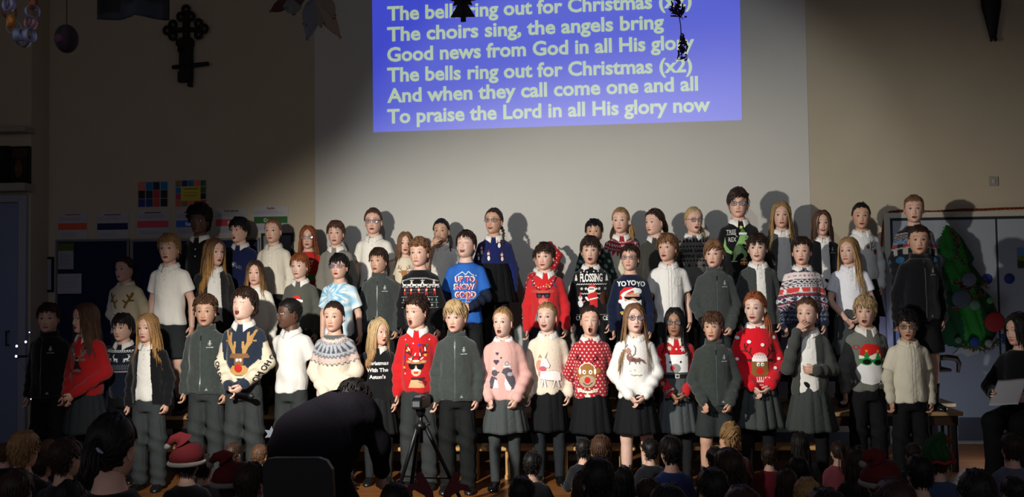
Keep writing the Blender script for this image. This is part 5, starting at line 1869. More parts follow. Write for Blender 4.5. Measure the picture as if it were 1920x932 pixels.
    if extra and extra.get('ribbon'):
        v2, q2 = tube([(-.02, .065, -.05), (0, .10, -.045), (.02, .065, -.05)], .008, 8)
        mk('hair_ribbon', v2 @ (R @ HSM).T + c, q2, M_COTTON, root, np.tile(lin(extra['ribbon']), (len(v2), 1)))
    return root, AR, bv, g


def world_of(root, p):
    a = root.rotation_euler[2]
    s = root.scale[0]
    x, y, z = p
    return (root.location[0] + s * (x * math.cos(a) - y * math.sin(a)), root.location[1] + s * (x * math.sin(a) + y * math.cos(a)), root.location[2] + s * z)
# ------------------------------------------------------------------ the hall
WY = 8.72            # the wall behind the choir
XL, XR = -5.75, 5.6
M_WALL = mat('wall_paint', '#aca18b', rough=0.85, bump=0.12, bscale=18, var=0.03, vscale=2.5, spec=0.15)
M_WHITE = mat('pale_field', '#bab8b0', rough=0.85, bump=0.08, bscale=18, var=0.02, vscale=2.0, spec=0.15)
M_CEIL = mat('ceiling_paint', '#8d8880', rough=0.9, bump=0.1, bscale=12)


def floor_mat():
    m = mat('wood_floor', '#8a5a30', rough=0.32, bump=0.08, bscale=30, var=0.18, vscale=3.0, spec=0.4)
    nt = m.node_tree
    b = nt.nodes['Principled BSDF']
    br = nt.nodes.new('ShaderNodeTexBrick')
    br.inputs['Scale'].default_value = 1.0
    br.inputs['Brick Width'].default_value = .9
    br.inputs['Row Height'].default_value = .075
    br.inputs['Mortar Size'].default_value = .0025
    br.inputs['Color1'].default_value = (*lin('#935f33'), 1)
    br.inputs['Color2'].default_value = (*lin('#7b4d28'), 1)
    br.inputs['Mortar'].default_value = (*lin('#3a2413'), 1)
    tc = nt.nodes.new('ShaderNodeTexCoord')
    nt.links.new(tc.outputs['Object'], br.inputs['Vector'])
    nt.links.new(br.outputs['Color'], b.inputs['Base Color'])
    return m


def structure(name, v, f, m, tint=None):
    o = mk(name, v, f if isinstance(f, list) else [f], m, None, tint, False)
    o['kind'] = 'structure'
    return o


v, f = box(XL - .1, XR + .1, -2.0, WY + .15, -.12, 0)
structure('floor', v, f, floor_mat())
v, f = box(XL - .1, XR + .1, WY, WY + .15, 0, 4.75)
structure('wall_back', v, f, M_WALL)
v, f = box(XL - .15, XL, 2.5, WY, 0, 4.75)
structure('wall_left', v, f, M_WALL)
v, f = box(XR, XR + .15, 1.2, WY, 0, 4.75)
structure('wall_right', v, f, M_WALL)
v, f = box(XL - .1, XR + .1, 1.2, WY + .1, 4.75, 4.85)
structure('ceiling', v, f, M_CEIL)
v, f = box(XL, at(1660, 800, WY)[0] - .02, WY - .018, WY, 0, .11, .004)
structure('baseboard_back', v, f, mat('skirting_paint', '#4d5058', rough=.5))
v, f = box(at(1860, 800, WY)[0] + .5, XR, WY - .018, WY, 0, .11, .004)
structure('baseboard_right', v, f, mat('skirting_paint'))
# paler rectangular field on the wall around the slide
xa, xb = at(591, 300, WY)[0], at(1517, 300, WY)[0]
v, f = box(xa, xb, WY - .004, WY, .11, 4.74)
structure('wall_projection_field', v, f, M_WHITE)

# ---- projected song words
PY = WY - .006
q = [at(697, -70, PY), at(1386, -92, PY), at(1391, 225, PY), at(700, 248, PY)]
proj = empty('projected_lyrics', q[3].tolist())
tag(proj, 'blue projected slide of carol lyrics in pale green letters on the wall', 'projection')
o3 = q[3]
bl = bpy.data.materials.new('projected_blue')
bl.use_nodes = True
b = bl.node_tree.nodes['Principled BSDF']
b.inputs['Base Color'].default_value = (*lin('#b9b9bc'), 1)
b.inputs['Roughness'].default_value = .85
b.inputs['Emission Color'].default_value = (.04, .075, 1.0, 1)
b.inputs['Emission Strength'].default_value = .52
gt = mat('projected_letters', '#b9b9bc', rough=.85, emit='#d2ecc0', estr=.55)
V = np.array(q) - o3
V2 = np.concatenate([V, V + np.array([0, .0015, 0])])
mk('slide_background', V2, [np.array([(0, 3, 2, 1), (4, 5, 6, 7), (0, 1, 5, 4), (1, 2, 6, 5), (2, 3, 7, 6), (3, 0, 4, 7)])], bl, proj, smooth=False)
for txt, l, r in (('The bells ring out for Christmas (x2)', (726, 38), (1297, 12)), ('The choirs sing, the angels bring', (726, 77), (1245, 53)),
                  ('Good news from God in all His glory', (726, 115), (1302, 91)), ('The bells ring out for Christmas (x2)', (726, 153), (1298, 134)),
                  ('And when they call come one and all', (726, 192), (1309, 169)), ('To praise the Lord in all His glory now', (726, 231), (1332, 208))):
    gv, gtz = glyphs(txt, .027)
    A, B = at(*l, PY - .003), at(*r, PY - .003)
    w = gv[:, 0].max() - gv[:, 0].min()
    u = (gv[:, 0] - gv[:, 0].min()) / w
    caph = 27.5 / 1736 * PY
    P = A[None] + u[:, None] * (B - A)[None] + np.array([0, 0, 1])[None] * (gv[:, 1:2] * caph)
    P[:, 1] = PY - .0025
    # each word is a piece of its own: cut the line at its spaces
    tx = np.stack([gv[gtz, 0].min(1), gv[gtz, 0].max(1)], 1)
    od = np.argsort(tx[:, 0])
    grp, end, wid = np.zeros(len(gtz), int), -9, 0
    for t_ in od:
        if tx[t_, 0] > end + .20 and end > -8:
            wid += 1
        end = max(end, tx[t_, 1]) if end > -8 else tx[t_, 1]
        grp[t_] = wid
    for g_ in range(wid + 1):
        ids_, inv = np.unique(gtz[grp == g_], return_inverse=True)
        mk('lyric_word', P[ids_] - o3, [inv.reshape(-1, 3)], gt, proj, smooth=False)


# ------------------------------------------------------------------ flat things on the wall
def board(name, px0, py0, px1, py1, Y, ops_fn, label, cat, group=None, thick=.004, frame=None, cell=6.0, base='#8f8c86', parts=()):
    A, B = at(px0, py1, Y - .001), at(px1, py0, Y - .001)
    Y = Y - .001
    w, h = B[0] - A[0], B[2] - A[2]
    r = empty(name, (A[0], Y, A[2]))
    tag(r, label, cat, group)
    v, f = box(0, w, -thick, 0, 0, h, min(.001, thick * .3))
    mk('sheet' if not frame else 'panel', v, f if isinstance(f, list) else [f], M_PLAIN, r, base, False)
    if frame:
        fa = Acc()
        t = .022
        for (a0, a1, b0, b1) in ((-t, w + t, -t, 0), (-t, w + t, h, h + t), (-t, 0, 0, h), (w, w + t, 0, h)):
            fa.add(*box(a0, a1, -thick - .008, 0, b0, b1, .003))
        fa.build('frame', M_METALD if frame == 'dark' else mat('board_frame', '#6d7076', rough=.4, metal=.5), r, False)
    ops = ops_fn(w * 1000, h * 1000)
    for i, (nm, op) in enumerate(ops):
        x0, x1, z0, z1 = 0, w * 1000, 0, h * 1000
        nx, nz = int(x1 / cell), int(z1 / cell)
        gx, gz = np.linspace(0, x1, nx + 1), np.linspace(0, z1, nz + 1)
        cx, cz = np.meshgrid((gx[1:] + gx[:-1]) / 2, (gz[1:] + gz[:-1]) / 2, indexing='ij')
        col, msk = draw(op, cx.ravel(), cz.ravel())
        if not msk.any():
            continue
        I, J = np.nonzero(msk.reshape(nx, nz))
        col = col.reshape(nx, nz, 3)[I, J]
        P = np.stack([gx[np.stack([I, I + 1, I + 1, I], 1)] / 1000, np.full((len(I), 4), -thick - .0012 - .0008 * i), gz[np.stack([J, J, J + 1, J + 1], 1)] / 1000], -1).reshape(-1, 3)
        mk(nm, P, [np.arange(len(P)).reshape(-1, 4)], M_PLAIN, r, None, False, col)
    return r


def lines(w, z, n, c, rng, x0=.1, x1=.9, th=5, gap=11):
    o = []
    for k in range(n):
        a, b = x0 * w, w * (x1 - rng.random() * .25)
        o.append(('r', a, z - k * gap, b, z - k * gap + th, c))
    return o


prng = random.Random(5)
for px0, px1, py0, band, txt, title, tc_, lab in (
        (108, 165, 397, '#c2523a', '', '', '#a14a38', 'pinned sheet with an orange band, first sheet in the row over the blue boards'),
        (181, 242, 397, '#23264f', '', '', '#7a3a3a', 'pinned sheet with a navy band, second sheet in the row over the blue boards'),
        (256, 318, 393, '#c04a58', '', '', '#5a3040', 'pinned sheet with a pink red band below the plain mosaic poster'),
        (329, 392, 392, '#3263ad', 'Respect', '', '#8a3a34', 'pinned sheet with a blue band lettered Respect below the yellow centred poster'),
        (403, 465, 390, '#c04550', 'Pers', 'Determination', '#5a3a3c', 'pinned sheet with a red band headed Determination'),
        (475, 541, 385, '#2c5a2e', 'Courage', 'Resolve', '#7a3438', 'pinned sheet with a green band headed Resolve, nearest the screen')):
    def ops(w, h, band=band, txt=txt, title=title, tc_=tc_):
        t = lines(w, h * .80, 3, '#8c93a8', prng, .06, .95, 5, 13) + lines(w, h * .22, 3, '#8c93a8', prng, .1, .8, 5, 13)
        if title:
            t += [('t', title, w * .5, h * .91, 21, tc_, .85, .03)]
        else:
            t += [('r', w * .25, h * .88, w * .75, h * .92, tc_)]
        bnd = [('r', w * .03, h * .36, w * .97, h * .60, band)]
        if txt:
            bnd += [('t', txt, w * .5, h * .48, 34, '#d9d6d0', .85, .03)]
        return [('print', t), ('colour_band', bnd)]
    board('value_poster', px0, py0, px1, py0 + 53, WY, ops, lab, 'poster', cell=3.2, base='#a5a2a0', group='value sheets above the notice boards')

mosaic = ['#b5423a', '#c25648', '#232532', '#2c3a72', '#1f6a9c', '#a83a44', '#2d2f3a', '#3f5a3a', '#34302e', '#7a6a48', '#2a3060', '#c86a50']


def mos(nx, nz, centre):
    def ops(w, h):
        o = []
        for i in range(nx):
            for j in range(nz):
                o.append(('r', w * i / nx + 4, h * j / nz + 4, w * (i + 1) / nx - 4, h * (j + 1) / nz - 4, prng.choice(mosaic)))
        r = [('mosaic_print', o)]
        if centre:
            r.append(('centre_panel', [('r', w * .18, h * .22, w * .82, h * .76, '#b3a63c'), ('r', w * .28, h * .64, w * .74, h * .69, '#6a6226'), ('r', w * .3, h * .5, w * .7, h * .53, '#8a8030'), ('r', w * .3, h * .4, w * .7, h * .43, '#8a8030')]))
        return r
    return ops


board('mosaic_poster', 259, 340, 315, 389, WY, mos(4, 3, False), 'square poster of dark red blue and black tiles, left one of the two high posters', 'poster', base='#8f8c88', cell=5)
board('mosaic_poster', 329, 337, 387, 388, WY, mos(5, 4, True), 'square tiled poster with a yellow panel in its centre', 'poster', base='#8f8c88', cell=5)
board('notice_board', 110, 452, 240, 648, WY, lambda w, h: [], 'navy notice board on the dark left wall with two white papers pinned', 'notice board', thick=.02, frame='grey', base='#10183a')
board('notice_board', 252, 450, 484, 645, WY, lambda w, h: [], 'navy notice board half hidden behind the polo shirt boy', 'notice board', thick=.02, frame='grey', base='#10183a')
board('notice_board', 496, 441, 547, 645, WY, lambda w, h: [], 'narrow grey board beside the screen behind the cream blouse girl', 'notice board', thick=.02, frame='dark', base='#6a6f75')
board('pinned_paper', 109, 456, 138, 505, WY - .022, lambda w, h: [('green_strip', [('r', 0, h * .7, w, h, '#4d5a1c')]), ('print', lines(w, h * .55, 6, '#77777c', prng, .1, .9, 6, 18))], 'upper white paper with a green top on the navy board', 'paper', thick=.002, base='#8d8d90')
board('pinned_paper', 107, 513, 153, 551, WY - .022, lambda w, h: [('print', lines(w, h * .8, 6, '#88888e', prng, .1, .9, 6, 20))], 'lower plain white paper on the navy board', 'paper', thick=.002, base='#9c9ca2')
board('framed_notice', 64, 486, 98, 544, WY, lambda w, h: [('print', lines(w, h * .85, 9, '#7d7d84', prng, .12, .9, 5, 22))], 'small framed notice at the left edge beside the navy board', 'notice', thick=.012, frame='dark', base='#8a8c94')

# ---- pier with a door and a picture ledge at the far left, facing the hall
M_DOORP = mat('door_paint', '#8b9097', rough=.5, spec=.3, bump=.04)
M_DOORB = mat('blue_door_paint', '#6f7a94', rough=.55, spec=.3)
YP = 8.42
xe = at(63, 500, YP)[0]
zl, zh = at(30, 350, YP)[2], at(30, 246, YP)[2]
v, f = box(XL, xe - .03, YP, WY, 0, 4.75)
structure('wall_pier', v, f, M_WALL)
d1 = empty('door_1', (xe - .05, YP, 0))
d1['kind'] = 'structure'
v, f = box(-.93, -.08, -.04, 0, .02, zl - .16, .004)
mk('door_panel', v, f, M_DOORB, d1, smooth=False)
a = Acc()
a.add(*box(-.075, 0, -.05, 0, 0, zl - .08, .004)).add(*box(-1.0, -.935, -.05, 0, 0, zl - .08, .004)).add(*box(-.935, -.075, -.05, 0, zl - .15, zl - .08, .004))
a.build('door_frame', M_DOORP, d1, False)
a = Acc()
a.add(*tube([(-.16, -.03, 1.0), (-.16, -.085, 1.0), (-.16, -.085, 1.13), (-.16, -.03, 1.13)], .009, 8))
a.build('door_handle', M_METALD, d1)
for nm, z0, z1 in (('trim_1', zl - .055, zl + .02), ('trim_2', zh - .03, zh + .02)):
    v, f = box(XL, xe, YP - .16, YP + .02, z0, z1, .006)
    structure(nm, v, f, mat('ledge_paint', '#8d897f', rough=.6))
for px0, px1, cols, lab in ((-46, 17, ('#1c1613', '#33251a', '#171210'), 'dark framed picture on the ledge cut by the left edge of the photo'), (20, 56, ('#3a2a20', '#5a3a1e', '#231a16'), 'dark brown framed picture on the ledge at the far left')):
    p = at(px0, 336, YP - .03)
    w, h = at(px1, 336, YP - .03)[0] - p[0], at(px0, 275, YP - .03)[2] - p[2]
    zb = zl + .021
    h += p[2] - zb
    r = empty('framed_picture', (p[0], YP - .03, zb))
    tag(r, lab, 'picture', 'pictures on the left ledge')
    a = Acc()
    t = .018
    for (p0, p1, s0, s1) in ((0, w, 0, t), (0, w, h - t, h), (0, t, t, h - t), (w - t, w, t, h - t)):
        a.add(*box(p0, p1, -.012, .028, s0, s1, .003))
    a.build('frame', M_METALD, r, False)
    P, C = [], []
    rr = random.Random(int(px1))
    n = 14
    for i in range(n):
        for j in range(14):
            xa, xb_ = t + (w - 2 * t) * i / n, t + (w - 2 * t) * (i + 1) / n
            za, zb_ = t + (h - 2 * t) * j / 14, t + (h - 2 * t) * (j + 1) / 14
            P += [(xa, -.004, za), (xb_, -.004, za), (xb_, -.004, zb_), (xa, -.004, zb_)]
            k = 0 if j > 9 else (1 if (i - 5) ** 2 / 10 + (j - 5) ** 2 / 14 < 1 else 2)
            C.append(np.array(lin(cols[k])) * rr.uniform(.7, 1.2))
    mk('print', np.array(P), [np.arange(len(P)).reshape(-1, 4)], M_PLAIN, r, None, False, np.array(C))

# ---- double doors on the right
dx0, dxm, dx1 = at(1672, 600, WY)[0], at(1872, 600, WY)[0], at(2062, 600, WY)[0]
ztop = at(1760, 408, WY)[2]
d2 = empty('door_2', (dx0, WY, 0))
d2['kind'] = 'structure'
a = Acc()
a.add(*box(-.055, 0, -.035, 0, 0, ztop + .05, .004)).add(*box(dx1 - dx0, dx1 - dx0 + .055, -.035, 0, 0, ztop + .05, .004)).add(*box(0, dx1 - dx0, -.035, 0, ztop, ztop + .05, .004))
a.build('door_frame', mat('door_frame_paint', '#a9a492', rough=.6), d2, False)
a = Acc()
a.add(*box(.0, .022, -.030, 0, .02, ztop, .002)).add(*box(.022, dx1 - dx0 - .0, -.030, 0, ztop - .022, ztop, .002)).add(*box(dxm - dx0 - .006, dxm - dx0 + .006, -.026, 0, .12, ztop - .02, .001))
a.build('door_seal', mat('door_seal', '#20242c', rough=.7), d2, False)
for nm, p0, p1 in (('door_leaf', .024, dxm - dx0 - .008), ('door_leaf', dxm - dx0 + .008, dx1 - dx0 - .01)):
    v, f = box(p0, p1, -.024, 0, .02, ztop - .024, .003)
    lf = mk(nm, v, f, M_DOORP, d2, smooth=False)
    v, f = box(p0 + .01, p1 - .01, -.028, -.0245, .03, .24, .001)
    mk('kick_plate', v, f, mat('kick_plate', '#5a5d66', rough=.35, metal=.7), lf, smooth=False)
    hx = p1 - .09 if p0 < .1 else p0 + .09
    hz = at(1856, 523, WY)[2]
    v, f = lathe([(.001, .004), (.042, .004), (.048, .002), (.048, 0)], 28)
    v = np.stack([v[:, 0] + hx, -v[:, 2] - .0245, v[:, 1] + hz], 1)
    mk('push_plate', v, [f], mat('blue_plate', '#1d2f6a', rough=.4), lf)
board('picture_card', 1908, 465, 1938, 503, WY - .026, lambda w, h: [('print', [('r', 0, h * .45, w, h, '#4a76a0'), ('r', 0, 0, w, h * .5, '#2f3a1e'), ('e', w * .3, h * .5, w * .5, h * .12, '#6a6a30')])], 'small landscape picture stuck on the right door leaf', 'picture', thick=.002, base='#6a88a0')

# garland over the doors
pts = [at(x, y, WY - .02) for x, y in ((1653, 462), (1654, 440), (1657, 415), (1661, 402), (1670, 397), (1690, 395), (1720, 396), (1750, 397), (1790, 394), (1805, 393), (1840, 393), (1880, 391), (1920, 390), (1960, 388), (2010, 386))]
P = np.array(pts)
tt = np.linspace(0, len(P) - 1, 220)
P = np.stack([np.interp(tt, np.arange(len(P)), P[:, k]) for k in range(3)], 1)
v, f = tube(P, .010 * (1 + .25 * np.sin(tt * 40)), 8, True)
c = np.where((np.sin(v[:, 0] * 160 + v[:, 2] * 160) > .2)[:, None], np.array(lin('#7a3420')), np.array(lin('#5a1c14')))
g = mk('garland_cord', v, f, M_COTTON, None, c)
tag(g, 'thin red brown garland cord running above the double doors', 'garland')
# light switch
p = at(1862, 340, WY)
r = empty('wall_switch', p.tolist())
tag(r, 'small square white switch plate high on the right wall', 'switch')
v, f = box(-.043, .043, -.012, 0, -.043, .043, .004)
mk('plate', v, f, M_PLAIN, r, '#8d897e', False)
v, f = box(-.014, .014, -.019, -.011, -.022, .022, .003)
mk('rocker', v, f, M_PLAIN, r, '#9a968c', False)


# ------------------------------------------------------------------ staging
M_TOP = mat('stage_top', '#a98a60', rough=.45, var=.15, vscale=6, bump=.08, bscale=40)
M_DARKW = mat('dark_wood', '#2c1d14', rough=.5, var=.15, vscale=9, bump=.08, bscale=40)
M_BENCH = mat('bench_wood', '#c39a63', rough=.4, var=.12, vscale=10, bump=.06, bscale=50)
M_LEG = mat('table_leg', '#14120f', rough=.5, spec=.3)


def table(x0, x1, y0, y1, h, label, group):
    r = empty('staging_table', ((x0 + x1) / 2, (y0 + y1) / 2, 0))
    tag(r, label, 'table', group)
    w, d = (x1 - x0) / 2, (y1 - y0) / 2
    v, f = box(-w, w, -d, d, h - .032, h, .006)
    mk('tabletop', v, f, M_TOP, r, smooth=False)
    a = Acc()
    for (p0, p1, s0, s1) in ((-w + .03, w - .03, -d + .03, -d + .05), (-w + .03, w - .03, d - .05, d - .03), (-w + .03, -w + .05, -d + .05, d - .05), (w - .05, w - .03, -d + .05, d - .05)):
        a.add(*box(p0, p1, s0, s1, h - .11, h - .032, .003))
    a.build('apron', M_DARKW, r, False)
    for sx in (-1, 1):
        for sy in (-1, 1):
            cx, cy = sx * (w - .065), sy * (d - .065)
            v, f = box(cx - .03, cx + .03, cy - .03, cy + .03, 0, h - .032, .005)
            mk('leg', v, f, M_LEG, r, smooth=False)


def bench(x0, x1, y, z, h, label, group, d=.24, m=None):
    r = empty('gym_bench', ((x0 + x1) / 2, y, z))
    tag(r, label, 'bench', group)
    w = (x1 - x0) / 2
    v, f = box(-w, w, -d / 2, d / 2, h - .030, h, .008)
    mk('seat', v, f, m or M_BENCH, r, smooth=False)
    v, f = box(-w + .18, w - .18, -.018, .018, h - .12, h - .03, .004)
    mk('rail', v, f, M_DARKW, r, smooth=False)
    for sx in (-.82, 0, .82):
        a = Acc()
        cx = sx * w
        a.add(*box(cx - .02, cx + .02, -d / 2 + .02, -d / 2 + .065, .03, h - .03, .004)).add(*box(cx - .02, cx + .02, d / 2 - .065, d / 2 - .02, .03, h - .03, .004))
        a.add(*box(cx - .025, cx + .025, -d / 2 + .005, d / 2 - .005, 0, .035, .004))
        a.build('leg', m or M_BENCH, r, False)


X0, X1 = at(198, 700, 7.45)[0], at(1806, 783, 7.45)[0]
n = 4
for i in range(n):
    a0, a1 = X0 + (X1 - X0) * i / n, X0 + (X1 - X0) * (i + 1) / n
    table(a0 + .004, a1 - .004, 7.42, 7.93, .47, ['low dark staging table at the left under the polo shirt boy', 'low staging table second from the left under the middle row', 'low staging table third from the left under the middle row', 'low staging table at the right end with its side showing'][i], 'front staging tables')
XB0, XB1 = at(335, 600, 8.2)[0], at(1766, 600, 8.2)[0]
for i in range(n):
    a0, a1 = XB0 + (XB1 - XB0) * i / n, XB0 + (XB1 - XB0) * (i + 1) / n
    table(a0 + .004, a1 - .004, 7.945, 8.46, .47, 'rear staging table behind the rows, %s' % ['far left one', 'left of the middle', 'right of the middle', 'far right one'][i], 'rear staging tables')
    bench(a0 + .01, a1 - .01, 8.20, .47, .28, 'bench on the rear staging under the back row, %s' % ['far left one', 'left of the middle', 'right of the middle', 'far right one by the fabric tree'][i], 'benches on the staging', d=.42, m=M_DARKW)
fx = [at(p, 840, 7.25)[0] for p in (262, 600, 925, 1195, 1540)]
for i in range(4):
    bench(fx[i] + .02, fx[i + 1] - .02, 7.275, 0, .25, ['pale wooden gym bench on the floor behind the cream sleeved boy', 'pale wooden gym bench on the floor behind the tripod', 'pale wooden gym bench on the floor behind the pink jumper girl', 'pale wooden gym bench behind the red haired girl'][i], 'gym benches behind the front row', d=.2)

eb = empty('bench_end_rail', (XB1 + .02, 8.16, .75))
tag(eb, 'dark curved wooden rail end sticking out behind the black fleece boy', 'rail')
v, f = tube([(-.12, 0, .075), (.0, 0, .08), (.075, 0, .07), (.095, 0, .03), (.085, 0, -.05)], [.022, .024, .024, .02, .014], 8)
mk('handrail', v, f, M_DARKW, eb)
v, f = box(-.10, -.06, -.02, .02, .0, .07, .004)
mk('bracket', v, f, M_DARKW, eb, smooth=False)

# ------------------------------------------------------------------ fabric tree on the doors
p0 = at(1815, 650, WY - .03)
tr = empty('fabric_christmas_tree', (p0[0], WY - .03, p0[2]))
tag(tr, 'green cut paper Christmas tree with round baubles hung against the doors', 'christmas tree')
sc_ = 8.69 / 1736
prof = [(-58, 8), (-52, 60), (-40, 100), (-55, 118), (-34, 160), (-50, 172), (-42, 205), (-36, 222), (-22, 212), (-8, 195), (4, 172), (12, 160), (6, 150), (28, 118), (20, 108), (38, 90), (50, 60), (47, 25), (36, 6), (10, -4), (-20, 0)]
prof = [(x * sc_, z * sc_) for x, z in prof]


def relief(poly, depth, nx=34, nz=50):
    xs = np.array([p[0] for p in poly])
    zs = np.array([p[1] for p in poly])
    gx, gz = np.linspace(xs.min(), xs.max(), nx), np.linspace(zs.min(), zs.max(), nz)
    X, Z = np.meshgrid(gx, gz, indexing='ij')
    ins = in_poly(X.ravel(), Z.ravel(), poly).reshape(nx, nz)
    # distance to the outline gives the bulge
    P = np.array(poly)
    Q = np.roll(P, -1, 0)
    pts = np.stack([X.ravel(), Z.ravel()], 1)
    D = np.full(len(pts), 9.)
    for a_, b_ in zip(P, Q):
        d = b_ - a_
        t = np.clip(((pts - a_) @ d) / (d @ d), 0, 1)
        D = np.minimum(D, np.linalg.norm(pts - a_ - t[:, None] * d, axis=1))
    D = D.reshape(nx, nz)
    Y = -depth * np.sqrt(np.clip(D / .16, 0, 1)) - .012
    Y += .012 * np.sin(X * 60 + Z * 20) * (D > .02)
    V, Q_, idx = [], [], -np.ones((nx, nz), int)
    for i in range(nx):
        for j in range(nz):
            idx[i, j] = len(V)
            V.append((X[i, j], Y[i, j], Z[i, j]))
    for i in range(nx - 1):
        for j in range(nz - 1):
            if ins[i:i + 2, j:j + 2].sum() >= 3:
                Q_.append((idx[i, j], idx[i + 1, j], idx[i + 1, j + 1], idx[i, j + 1]))
    return np.array(V), np.array(Q_)


def stripe(V):
    g = np.sin((V[:, 0] * 11 + V[:, 2] * 2.2) + 1.2) > .55
    return np.where(g[:, None], np.array(lin('#2a7a28')), np.array(lin('#123f1c')))


v, f = relief(prof, .13, 60, 90)
o = mk('tree_cloth', v, [f], mat('felt', rough=.9, attr=True, bump=.3, bscale=60), tr, stripe(v))
so = o.modifiers.new('felt_thickness', 'SOLIDIFY')
so.thickness = .012
so.offset = 1
for k, (x, z, r_, c) in enumerate(((-8, 122, 13, '#565b66'), (-22, 88, 17, '#464e55'), (34, 46, 18, '#8e1f22'), (-2, 3 + 8, 9, '#1d3a7a'), (52, 16, 10, '#1d3a7a'), (22, 8, 7, '#7d8578'), (-30, 14, 6, '#4d6648'), (27, 84, 6, '#4a7a44'), (0, 76, 9, '#5f7a66'))):
    v, f = lathe([(.0, .012), (r_ * sc_ * .8, .011), (r_ * sc_, .004), (r_ * sc_, -.004), (.0, -.005)], 24)
    v = np.stack([v[:, 0] + x * sc_, -v[:, 2] - .165, v[:, 1] + z * sc_], 1)
    mk('bauble', v, [f], mat('paper_disc', rough=.7, attr=True), tr, np.tile(lin(c), (len(v), 1)))
tn = random.Random(3)
for nm, path in (('tinsel', [(-36, 210), (-24, 185), (-30, 165), (-14, 150)]), ('tinsel', [(-34, 118), (-6, 104), (22, 112)]), ('tinsel', [(-36, 70), (-14, 82), (18, 98)]), ('tinsel', [(-20, 2), (6, -2), (30, 2), (40, 12)])):
    a = Acc()
    pp = np.array(path, float) * sc_
    for q in range(70):
        t = tn.random() * (len(pp) - 1)
        x, z = (np.interp(t, range(len(pp)), pp[:, k]) for k in (0, 1))
        d = norm(np.array([tn.gauss(0, 1), tn.gauss(0, 1) - .8, tn.gauss(0, 1)]))
        s = np.array([x + tn.gauss(0, .012), -.150, z + tn.gauss(0, .012)])
        a.add(*tube([s, s + d * .02, s + d * .036], [.008, .006, .001], 4), tn.choice(['#5a2a18', '#3f6a34', '#7a4426', '#274a24']))
    a.build(nm, mat('tinsel', rough=.5, attr=True, spec=.5), tr)
pl = at(1815, 658, WY - .028)
a = Acc()
a.add(*prism([(-.10, .0), (-.14, -.03), (-.06, -.02), (-.01, -.055), (.05, -.03), (.12, -.015), (.15, .03), (.02, .035), (-.08, .03)], -.012, 0))
o = a.build('torn_paper', M_PLAIN, None, False)
o.location = (pl[0], WY - .028, pl[2])
o.data.attributes['tint'].data.foreach_set('color', np.tile([*lin('#a9a8a2'), 1], len(o.data.vertices)).astype(np.float32))
tag(o, 'torn white paper strip stuck to the door just below the green tree', 'paper')


# ------------------------------------------------------------------ wall ornaments and hanging decorations
def ornament_cross():
    p = at(350, 90, WY - .02)
    r = empty('wall_cross', p.tolist())
    tag(r, 'dark ornate cross with trefoil ends above a narrow crossbar, high on the left wall', 'cross')
    k = 8.7 / 1736
    z = lambda py: (90 - py) * k
    x = lambda px: (px - 350) * k
    a = Acc()
    a.add(*box(x(339), x(364), -.06, 0, z(158), z(72), .008)).add(*box(x(336), x(349), -.055, 0, z(158), z(138), .006)).add(*box(x(355), x(363), -.05, 0, z(167), z(150), .006))
    a.add(*box(x(333), x(366), -.065, 0, z(88), z(75), .006)).add(*box(x(336), x(352), -.06, 0, z(100), z(90), .006))
    a.build('shaft', mat('carved_wood', '#0b0908', rough=.6, bump=.2, bscale=60), r, False)
    v, f = tube([(x(326), -.045, z(129)), (x(360), -.045, z(127)), (x(397), -.045, z(124))], [.020, .022, .020], 10)
    mk('crossbar', v, f, mat('carved_wood'), r)
    a = Acc()
    a.add(*box(x(345), x(357), -.05, 0, z(75), z(35), .006)).add(*box(x(325), x(376), -.05, 0, z(60), z(52), .006))
    v, f = sphere((x(351), -.04, z(54)), (.036, .03, .036), 14, 10)
    a.add(v, f)
    a.build('cross_arms', mat('carved_wood'), r, False)
    for (cx, cy, dx, dy) in ((351, 25, 0, -1), (322, 56, -1, 0), (379, 55, 1, 0)):
        a = Acc()
        lobes = [(0, 0)] if False else []
        for (ox, oy) in ((dx * 8, dy * 9), (dy * 10 - dx * 3, dx * 11 - dy * 5), (-dy * 10 - dx * 3, -dx * 11 - dy * 5)):
            th = np.linspace(0, 2 * PI, 17)
            path = np.stack([x(cx + ox) + .030 * np.cos(th), np.full(17, -.03), z(cy + oy) + .034 * np.sin(th)], 1)
            a.add(*tube(path, .017, 8, False, ref=(0, 1, 0)))
        a.build('trefoil', mat('carved_wood'), r)


ornament_cross()
p = at(1855, 40, WY - .01)
r = empty('wall_figure', p.tolist())
tag(r, 'dark tapering carved figure hung at the top right of the wall', 'ornament')
k = 8.7 / 1736
v, f = lathe([(.006, -.175), (.030, -.168), (.042, -.10), (.062, .0), (.086, .12), (.094, .30), (.07, .42), (.03, .48), (.002, .49)], 18)
v[:, 1] = v[:, 1] * .6 - .055
v[:, 0] += .02 * np.clip(v[:, 2], -1, .2) * -1
mk('robe', v, [f], mat('carved_wood'), r)
for s in (-1, 1):
    v, f = sphere((s * .018 + .006, -.06, -.185), (.012, .026, .018), 10, 8)
    mk('foot', v, [f], mat('carved_wood'), r)
v, f = sphere((0, -.06, .55), (.055, .05, .07), 14, 10)
mk('head', v, [f], mat('carved_wood'), r)
HANG = 4.75


def hang(name, px, py, D, label, cat, group=None):
    p = at(px, py, D)
    r = empty(name, p.tolist())
    tag(r, label, cat, group)
    v, f = tube([(0, 0, 0), (.002, 0, (HANG - p[2]) * .5), (0, 0, HANG - p[2])], .0012, 4)
    mk('string', v, f, mat('thread', '#15151a', rough=.7), r)
    return r, D / 1736


